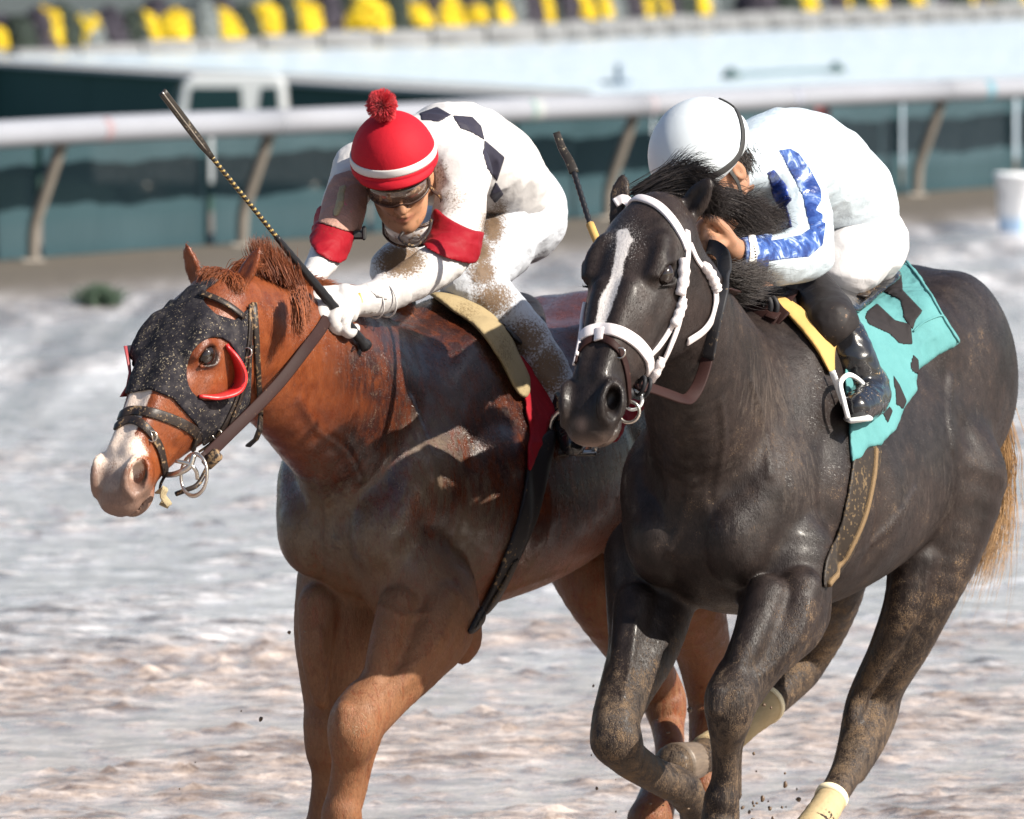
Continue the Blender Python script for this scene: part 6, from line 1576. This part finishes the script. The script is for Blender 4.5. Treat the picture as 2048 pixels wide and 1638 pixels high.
# ---- running rail
rail = thing('running_rail', 'white plastic running rail along the far side of the muddy track', 'rail', rail_pt(9, -.25))
rw = plain('white rail plastic', (.225, .235, .265), .6, .08, 2.5, .05, spec=.2)
sec = [(-.13, -.06), (-.15, 0), (-.13, .07), (-.06, .115), (.03, .12), (.10, .10), (.14, .05), (.15, -.02), (.13, -.09), (.07, -.125), (-.05, -.12)]
def rail_piece(s0, s1):
    V, Fs = [], []; n = max(2, int((s1 - s0) / 1.2) + 1)
    for i in range(n):
        s = s0 + (s1 - s0) * i / (n - 1); z = 1.0 + .006 * math.sin(s * .9)
        for a, b in sec: V.append(rail_pt(s, a, z + b * .82))
    k = len(sec)
    for i in range(n - 1):
        for j in range(k): Fs.append((i * k + j, i * k + (j + 1) % k, (i + 1) * k + (j + 1) % k, (i + 1) * k + j))
    Fs += [tuple(range(k)), tuple(range((n - 1) * k, n * k))[::-1]]
    return V, Fs
for i in range(-3, 9):
    V, Fs = rail_piece(i * 6.7 - 2.4, i * 6.7 + 4.28); fixn(mesh_obj('rail_tube', V, Fs, rw, rail))
pm_ = plain('weathered post steel', (.15, .132, .112), .6, .25, 9, .1)
for i in range(-5, 16):
    s = 1.0 + 3.36 * i
    pts = catmull(np.array([rail_pt(s, -.02, .94), rail_pt(s, -.10, .74), rail_pt(s, -.215, .44), rail_pt(s, -.262, .30), rail_pt(s, -.275, .14), rail_pt(s, -.275, -.05)]), 6)
    V, Fs = tube(pts, np.linspace(.050, .046, len(pts)), 12); po = fixn(mesh_obj('post', V, Fs, pm_, rail))
    V, Fs = box(rail_pt(s, -.275, .035), (.17, .17, .03), None, .008); mesh_obj('foot', V, Fs, pm_, po)
    V, Fs = box(rail_pt(s, -.015, .925), (.13, .16, .06), np.array([[RS[0], RS[1], 0], [RN[0], RN[1], 0], [0, 0, 1]]), .01); mesh_obj('bracket', V, Fs, rw, po)
def s_of(px):
    k = (px - 1024) / F_PX; return (k * RA[1] - RA[0]) / (RS[0] - RS[1] * k)
for px, w, cc in ((188, .10, (.72, .52, .56)), (1052, .16, (.80, .84, .86)), (1040, .05, (.45, .76, .70)), (1280, .10, (.74, .66, .72)), (1570, .12, (.66, .70, .84)), (1955, .16, (.32, .66, .82))):
    s = s_of(px); V = []; Fs = []
    for e in (-.5, .5):
        for a, b in sec[5:11] + [sec[0]]: V.append(rail_pt(s + e * w, a * 1.03, 1.0 + .006 * math.sin(s * .9) + b * .82 * 1.04))
    k = 7
    for j in range(k - 1): Fs.append((j, j + 1, k + j + 1, k + j))
    o = mesh_obj('marker_band', V, Fs, plain('rail marker', tuple(v * .38 for v in cc), .6, .05, 10, spec=.2), rail)
    md = o.modifiers.new('thick', 'SOLIDIFY'); md.thickness = .004
# ---- mesh screens on posts behind the rail
fen = thing('mesh_fence', 'low blue green mesh screen fence on posts behind the white rail', 'fence', rail_pt(9, -.62))
m = M('blue green mesh screen', rough=.9, spec=.1)
m.set('col', m.mix(m.noise(.9, 4, .65, m.map((1, 1, .35))), (.020, .044, .054), (.038, .068, .080)))
tr = m.n('ShaderNodeBsdfTransparent'); mx = m.n('ShaderNodeMixShader', {0: m.ramp(m.noise(60, 2, .5),   .45, .65, .02, .10)})
m.t.links.new(m.b.outputs[0], mx.inputs[1]); m.t.links.new(tr.outputs[0], mx.inputs[2]); m.t.links.new(mx.outputs[0], m.o.inputs[0]); mesh_m = m.m
gp = plain('dark green fence post', (.008, .026, .026), .85, .2, 8, spec=.08)
for i in range(-6, 17):
    s0 = 1.65 + 2.75 * i
    V, Fs = box(rail_pt(s0, -.64, .47), (.075, .075, .94), np.array([[RS[0], RS[1], 0], [RN[0], RN[1], 0], [0, 0, 1]]), .008); mesh_obj('post', V, Fs, gp, fen, smooth=False)
    n, V, Fs = 24, [], []
    for a in range(n + 1):
        u = a / n; s = s0 + .05 + u * 2.65
        for z, bb in ((.03, .4), (.27, 1), (.5, 1), (.72, .9), (.93, .2)): V.append(rail_pt(s, -.58 + .035 * bb * math.sin(u * 9 + i * 2.1) * math.sin(math.pi * u) + .012 * math.sin(u * 31 + i), z - .03 * math.sin(math.pi * u) * (z > .9)))
    for a in range(n):
        for b in range(4): Fs.append((a * 5 + b, a * 5 + b + 1, a * 5 + b + 6, a * 5 + b + 5))
    o = mesh_obj('screen_panel', V, Fs, mesh_m, fen)
# ---- far bank: stone kerb, mounds of flowers
kb = thing('retaining_wall', 'grey stone retaining wall under the yellow flower mounds', 'wall', (G(700, 86) + [0, .5, 0]))
stone = plain('grey bank stone', (.16, .165, .17), .85, .3, 2.2, .3)
line = [G(-900, 116), G(0, 113), G(1050, 86), G(1400, 66), G(2048, 36), G(3600, -12)]
for i in range(len(line) - 1):
    p, q = line[i], line[i + 1]; d = unit(q - p); n = max(1, int(np.linalg.norm(q - p) / 2.2)); 
    for j in range(n):
        u, v = p + (q - p) * (j / n), p + (q - p) * ((j + 1) / n); hh = lf(float(pix(((u + v) / 2)[None])[0][0])); c = (u + v) / 2 + np.array([0, .45, hh / 2 - .05 + .02 * ((j * 7) % 3 - 1)])
        V, Fs = box(c, (np.linalg.norm(v - u) * .985, .7, hh + .14), np.array([d, [-d[1], d[0], 0], [0, 0, 1]]), .05); mesh_obj('stone', V, Fs, stone, kb)
def along(px):
    for i in range(len(line) - 1):
        a, b = pix(line[i][None])[0][0], pix(line[i + 1][None])[0][0]
        if a <= px <= b: return line[i] + (line[i + 1] - line[i]) * (px - a) / (b - a)
    return line[-1]
fl_m = M('yellow petals', rough=.8); fl_m.set('col', fl_m.mix(fl_m.attr('tone'), (.50, .34, .004), (.78, .60, .02)))
dk_m = M('dark foliage', rough=.8); dk_m.set('col', dk_m.mix(dk_m.attr('tone'), (.010, .022, .014), (.032, .046, .038)))
pu_m = M('purple grey foliage', rough=.8); pu_m.set('col', pu_m.mix(pu_m.attr('tone'), (.022, .018, .030), (.060, .052, .072)))
pa_m = M('pale foliage', rough=.8); pa_m.set('col', pa_m.mix(pa_m.attr('tone'), (.06, .08, .08), (.26, .29, .30)))
def mound_mesh(name, k, seed, leaf, flat=.72):
    r = np.random.default_rng(seed); d = r.normal(0, 1, (k, 3)); d[:, 2] = np.abs(d[:, 2]); d /= np.linalg.norm(d, axis=1)[:, None]
    c = d * np.array([.5, .5, flat]) * (.80 + .28 * fbm(d, 2.6, 2, seed)[:, None]) * (.90 + .12 * r.random((k, 1)))
    n = d + r.normal(0, .45, (k, 3)); n /= np.linalg.norm(n, axis=1)[:, None]
    a = np.cross(n, r.normal(0, 1, (k, 3))); a /= np.linalg.norm(a, axis=1)[:, None]; b = np.cross(n, a); L_ = leaf * (.7 + .6 * r.random((k, 1)))
    V = np.stack([c + a * L_, c + b * L_ * .7, c - a * L_, c - b * L_ * .7], 1).reshape(-1, 3); V[:, 2] = np.maximum(V[:, 2], 0)
    return V, np.arange(k * 4).reshape(-1, 4), np.repeat(r.random(k), 4)
def mound(name, label, cat, group, mat, px, w_px, h_px, base, seed, proto={}, back=0.0, lift=.30, tilt=0.0):
    key = (mat.name, seed % 3); pos = along(px) + np.array([0, 1.0 + back, lf(px) + lift - .30]); sc_ = SC(pos[1])
    if key not in proto:
        V, Q, T = mound_mesh(name, 1500, seed % 3 + 3, .055); o = mesh_obj(name, V, Q, mat, None, dict(tone=T)); proto[key] = o
    else:
        o = proto[key].copy(); col.objects.link(o)
    o.name = name; o.location = tuple(pos); o.scale = (w_px / sc_, w_px / sc_ * 1.0, h_px / sc_ / .72); o.rotation_euler = (0, tilt, seed * 1.3 if not tilt else 0)
    tag(o, label, cat, group); return o
YEL = [(-12, 46, 62), (66, 74, 84), (156, 60, 70), (246, 60, 64), (332, 66, 70), (398, 86, 76), (502, 64, 68), (570, 74, 72), (656, 40, 48), (716, 92, 72), (800, 60, 60), (878, 78, 66), (926, 50, 50), (990, 70, 62), (1070, 60, 58), (1142, 70, 60), (1200, 60, 56), (1264, 66, 58), (1322, 50, 50), (1378, 52, 50),
       (1600, 60, 52), (1650, 58, 48), (1722, 52, 44), (1812, 50, 40), (1900, 56, 40), (1962, 52, 38), (2018, 60, 40)]
ordn = lambda i: (['first', 'second', 'third', 'fourth', 'fifth', 'sixth', 'seventh', 'eighth', 'ninth', 'tenth', 'eleventh', 'twelfth', 'thirteenth', 'fourteenth', 'fifteenth', 'sixteenth', 'seventeenth', 'eighteenth', 'nineteenth', 'twentieth', 'twenty first', 'twenty second', 'twenty third', 'twenty fourth', 'twenty fifth', 'twenty sixth', 'twenty seventh', 'twenty eighth', 'twenty ninth', 'thirtieth'] + ['last'] * 40)[i]
names = ['leftmost', 'second', 'third', 'fourth', 'fifth', 'sixth', 'seventh', 'eighth', 'ninth', 'tenth', 'eleventh', 'twelfth', 'thirteenth', 'fourteenth', 'fifteenth', 'sixteenth', 'seventeenth', 'eighteenth', 'nineteenth', 'twentieth']
for i, (x, w, h) in enumerate(YEL):
    if i < 20: lab = 'mound of yellow flowers on the far bank, %s from the left' % ('first' if i == 0 else names[i])
    else: lab = 'mound of yellow flowers right of the pale gap, %s from the right end' % ['seventh', 'sixth', 'fifth', 'fourth', 'third', 'second', 'first'][i - 20]
    mound('flower_mound', lab, 'flowers', 'yellow flower mounds on the far bank', fl_m.m, x - w * .12 + 14 * math.sin(i * 2.7), w * (1.28 + .25 * ((i * 5) % 4) / 3), h * (.80 + .22 * abs(math.sin(i * 1.9))), 0, i, back=.15 * (i % 3), lift=.30 + .03 * (i % 4), tilt=.30 + .16 * ((i * 7) % 5 - 2) / 2)
r_ = np.random.default_rng(12); x = -10; i = 0; cnt_ = {}
while x < 2060:
    if not 1405 < x < 1500:
        mt, nm = ((pu_m.m, 'purple grey'), (dk_m.m, 'dark green'), (pu_m.m, 'purple grey'), (dk_m.m, 'dark green'), (pa_m.m, 'pale'))[i % 5]
        cnt_[nm] = cnt_.get(nm, -1) + 1
        mound('bush', '%s low bush on the far flower bank, %s of its colour from the left' % (nm, ordn(cnt_[nm])), 'bush', '%s bushes on the far bank' % nm, mt, x, 88, 66 + 30 * r_.random(), 0, i, back=-.2 + 1.1 * r_.random())
    x += 34 + 14 * r_.random(); i += 1
lawn = sheet('lawn', [line[k] + [0, 1.0, lf(pxk) + .03] for k, pxk in ((0, -900), (1, 0), (2, 1050), (3, 1400), (4, 2048), (5, 3600))] + [line[5] + [60, 300, .43], line[0] + [-60, 300, .13]], plain('grey lawn', (.045, .055, .05), .9, .3, 1.5))
# ---- things in the pond
def float_thing(a, b, label):
    A, B = G(*a), G(*b); o = thing('pond_pipe', label, 'pipe', (A + B) / 2)
    g = plain('dark green float', (.010, .045, .045), .5, .1, 10)
    for p in (A, B):
        t = np.linspace(0, 1, 9)[:, None]; V, Fs = tube(p + np.array([0, 0, -.05]) + np.array([0, 0, .24]) * t, np.array([.10, .16, .17, .165, .15, .12, .09, .05, .02]), 16); mesh_obj('float', V, Fs, g, o)
    V, Fs = tube(A + np.array([0, 0, .07]) + (B - A) * np.linspace(0, 1, 8)[:, None], .035, 10); mesh_obj('pipe', V, Fs, plain('grey green pipe', (.10, .16, .18), .5, .1, 10), o)
float_thing((1462, 158), (1672, 146), 'dark pipe on two green floats lying on the pond')
p = G(1236, 170); mk = thing('mooring_post', 'short dark post standing in the pond above the rail', 'post', p)
V, Fs = tube(p + np.array([0, 0, -.1]) + np.array([.01, 0, .42]) * np.linspace(0, 1, 6)[:, None], np.array([.055, .05, .045, .045, .05, .05]), 12); mesh_obj('pole', V, Fs, plain('dark grey blue post', (.05, .09, .14), .6), mk)
t = np.linspace(0, 2 * math.pi, 20)[:-1]; V, Fs = tube(np.stack([p[0] + .20 * np.cos(t) - .03, p[1] + .20 * np.sin(t), np.full(19, .03)], 1), .04, 10, True); mesh_obj('collar', V, Fs, plain('dark grey blue float', (.06, .10, .15), .6), mk)
# ---- red marker pole on the fence
p = rail_pt(s_of(1712) + .2, -.42); mp = thing('marker_pole', 'dull red marker pole standing between the rail and the mesh fence', 'pole', p)
V, Fs = tube(p + np.array([0, 0, .92]) * np.linspace(0, 1, 6)[:, None], .038, 12); mesh_obj('pole', V, Fs, plain('dull red paint', (.20, .045, .05), .5, .2), mp)
V, Fs = box(p + np.array([0, -.045, .80]), (.13, .02, .24), None, .006); mesh_obj('plate', V, Fs, plain('dull red plate', (.22, .05, .055), .5, .2), mp)
# ---- white bucket
bp = ground_pt(2036, 462); bk = thing('bucket', 'white plastic bucket with a pale blue base on the dirt by the rail', 'bucket', bp)
prof = [(.0, .0), (.150, .0), (.156, .01), (.186, .44), (.200, .445), (.200, .475), (.186, .478), (.176, .44), (.146, .02), (0, .02)]
V, Fs = [], []; n = 28
for r, z in prof:
    for j in range(n): V.append(bp + np.array([r * math.cos(2 * math.pi * j / n), r * math.sin(2 * math.pi * j / n), z]))
for a in range(len(prof) - 1):
    for j in range(n): Fs.append((a * n + j, a * n + (j + 1) % n, a * n + n + (j + 1) % n, a * n + n + j))
mb = M('bucket plastic', rough=.4); z_ = mb.xyz()[2]; mb.set('col', mb.mix(mb.ramp(z_, bp[2] + .06, bp[2] + .16), (.42, .60, .82), (.80, .82, .84))); fixn(mesh_obj('body', V, Fs, mb.m, bk))
t = np.linspace(0, math.pi, 16); V, Fs = tube(np.stack([bp[0] + .195 * np.cos(t), bp[1] - .10 * np.sin(t) - .05, bp[2] + .42 - .20 * np.sin(t)], 1), .005, 8); mesh_obj('handle', V, Fs, MAT['metal'], bk)
# ---- tuft of grass by the track
gt = ground_pt(200, 612); r_ = np.random.default_rng(4); k = 260
rt = gt + r_.normal(0, 1, (k, 3)) * [.05, .10, 0]; dv = np.stack([r_.normal(0, .45, k), r_.normal(0, .45, k), np.ones(k)], 1); dv /= np.linalg.norm(dv, axis=1)[:, None]
V, Q, T = strands(rt, dv, .26, n=5, width=.008, curl=.01, grav=.35, seed=3)
gmm = M('green grass', rough=.7); gmm.set('col', gmm.mix(gmm.attr('tone'), (.03, .06, .035), (.06, .10, .06)))
tag(rebase(mesh_obj('grass_tuft', V, Q, gmm.m, None, dict(tone=T))), 'small green grass tuft at the edge of the track below the rail', 'grass')
# ---- white utility truck beyond the rail
def truck():
    Y0 = 117.0; c = P(462, 150, Y0); z0 = PIT - .1; cx = c[0]; H_ = c[2] - z0
    o = thing('utility_truck', 'white utility truck parked in front of the dark green wall', 'truck', (cx, Y0, z0))
    paint = plain('white truck paint', (.46, .475, .49), .3, .05, 4, 0, coat=.4); dark = plain('dark truck trim', (.02, .02, .022), .6); glass = M('truck glass', col=(.012, .03, .034), rough=.05, spec=.6).m
    R = np.eye(3); wd = 1.5; zb = z0 + .55; zw = z0 + H_ * .56; zt = z0 + H_
    def prism(name, prof, y0, y1, mat, par, inset=0):
        k = len(prof); V = [(cx + a, Y0 + y0, b) for a, b in prof] + [(cx + a, Y0 + y1, b) for a, b in prof]
        Fs = [tuple(range(k))[::-1], tuple(range(k, 2 * k))] + [(j, (j + 1) % k, k + (j + 1) % k, k + j) for j in range(k)]
        ob = fixn(mesh_obj(name, V, Fs, mat, par, smooth=False)); md = ob.modifiers.new('round', 'BEVEL'); md.width = .045; md.segments = 3; return ob
    body = prism('body', [(-1.9, zb - .12), (-1.95, zw - .10), (-1.8, zw), (1.55, zw), (1.62, zw - .12), (1.62, zb - .12)], 0, wd, paint, o)
    cab = prism('cab', [(-.80, zw), (-.66, zt - .10), (-.52, zt), (.62, zt), (.72, zt - .08), (.80, zw)], .06, wd - .06, paint, o)
    for a, b in ((-.60, .16), (.36, .66)):
        w_ = prism('window', [(a - .03, zw + .05), (a + .05, zt - .17), (b - .02, zt - .17), (b + .02, zw + .05)], .045, .075, glass, cab)
    w_ = prism('window', [(-.86, zw + .06), (-.74, zt - .15), (-.66, zt - .15), (-.78, zw + .06)], .2, wd - .2, glass, cab)
    for sx in (-1.25, 1.05):
        for yy in (.03, wd - .22):
            t = np.linspace(0, 1, 6)[:, None]; wc = np.array([cx + sx, Y0 + yy, z0 + .36]); V, Fs = tube(wc + np.array([0, .2, 0]) * t, np.array([.33, .36, .36, .36, .36, .33]), 24); w1_ = mesh_obj('wheel', V, Fs, dark, o)
            V, Fs = tube(wc + np.array([0, -.012, 0]) + np.array([0, .03, 0]) * t, .2, 20); mesh_obj('rim', V, Fs, MAT['metal'], w1_)
    V, Fs = box((cx - 1.94, Y0 + .2, zw - .2), (.06, .3, .14), None, .02); mesh_obj('headlight', V, Fs, MAT['white_metal'], o)
    V, Fs = box((cx - 1.94, Y0 + wd - .2, zw - .2), (.06, .3, .14), None, .02); mesh_obj('headlight', V, Fs, MAT['white_metal'], o)
truck()

# ---- mud thrown up by the hooves
r_ = np.random.default_rng(21); parts_ = []
for i in range(52):
    px, py, Y = ((r_.uniform(1180, 1640), r_.uniform(1330, 1636), r_.uniform(21.2, 22.6)) if i < 44 else (r_.uniform(180, 760), r_.uniform(1240, 1630), r_.uniform(20.9, 22.2)))
    if i % 2 == 0 and i < 44: px, py = r_.normal(1530, 40), r_.normal(1600, 28)
    q = r_.uniform(.0018, .005) * (1.4 if i % 3 == 0 and i < 44 else 1); v, f = sphere(P(px, py, Y), (q, q * .8, q * r_.uniform(.6, 1.5)), None, 6, 5); v = v + (vnoise(v, 160)[:, None] - .5) * q * .9; parts_.append((v, f))
V, Fs = join(*parts_); mo = mesh_obj('mud_spray', V, Fs, plain('flying mud', (.10, .062, .036), .5, .3, 60)); mo['kind'] = 'stuff'
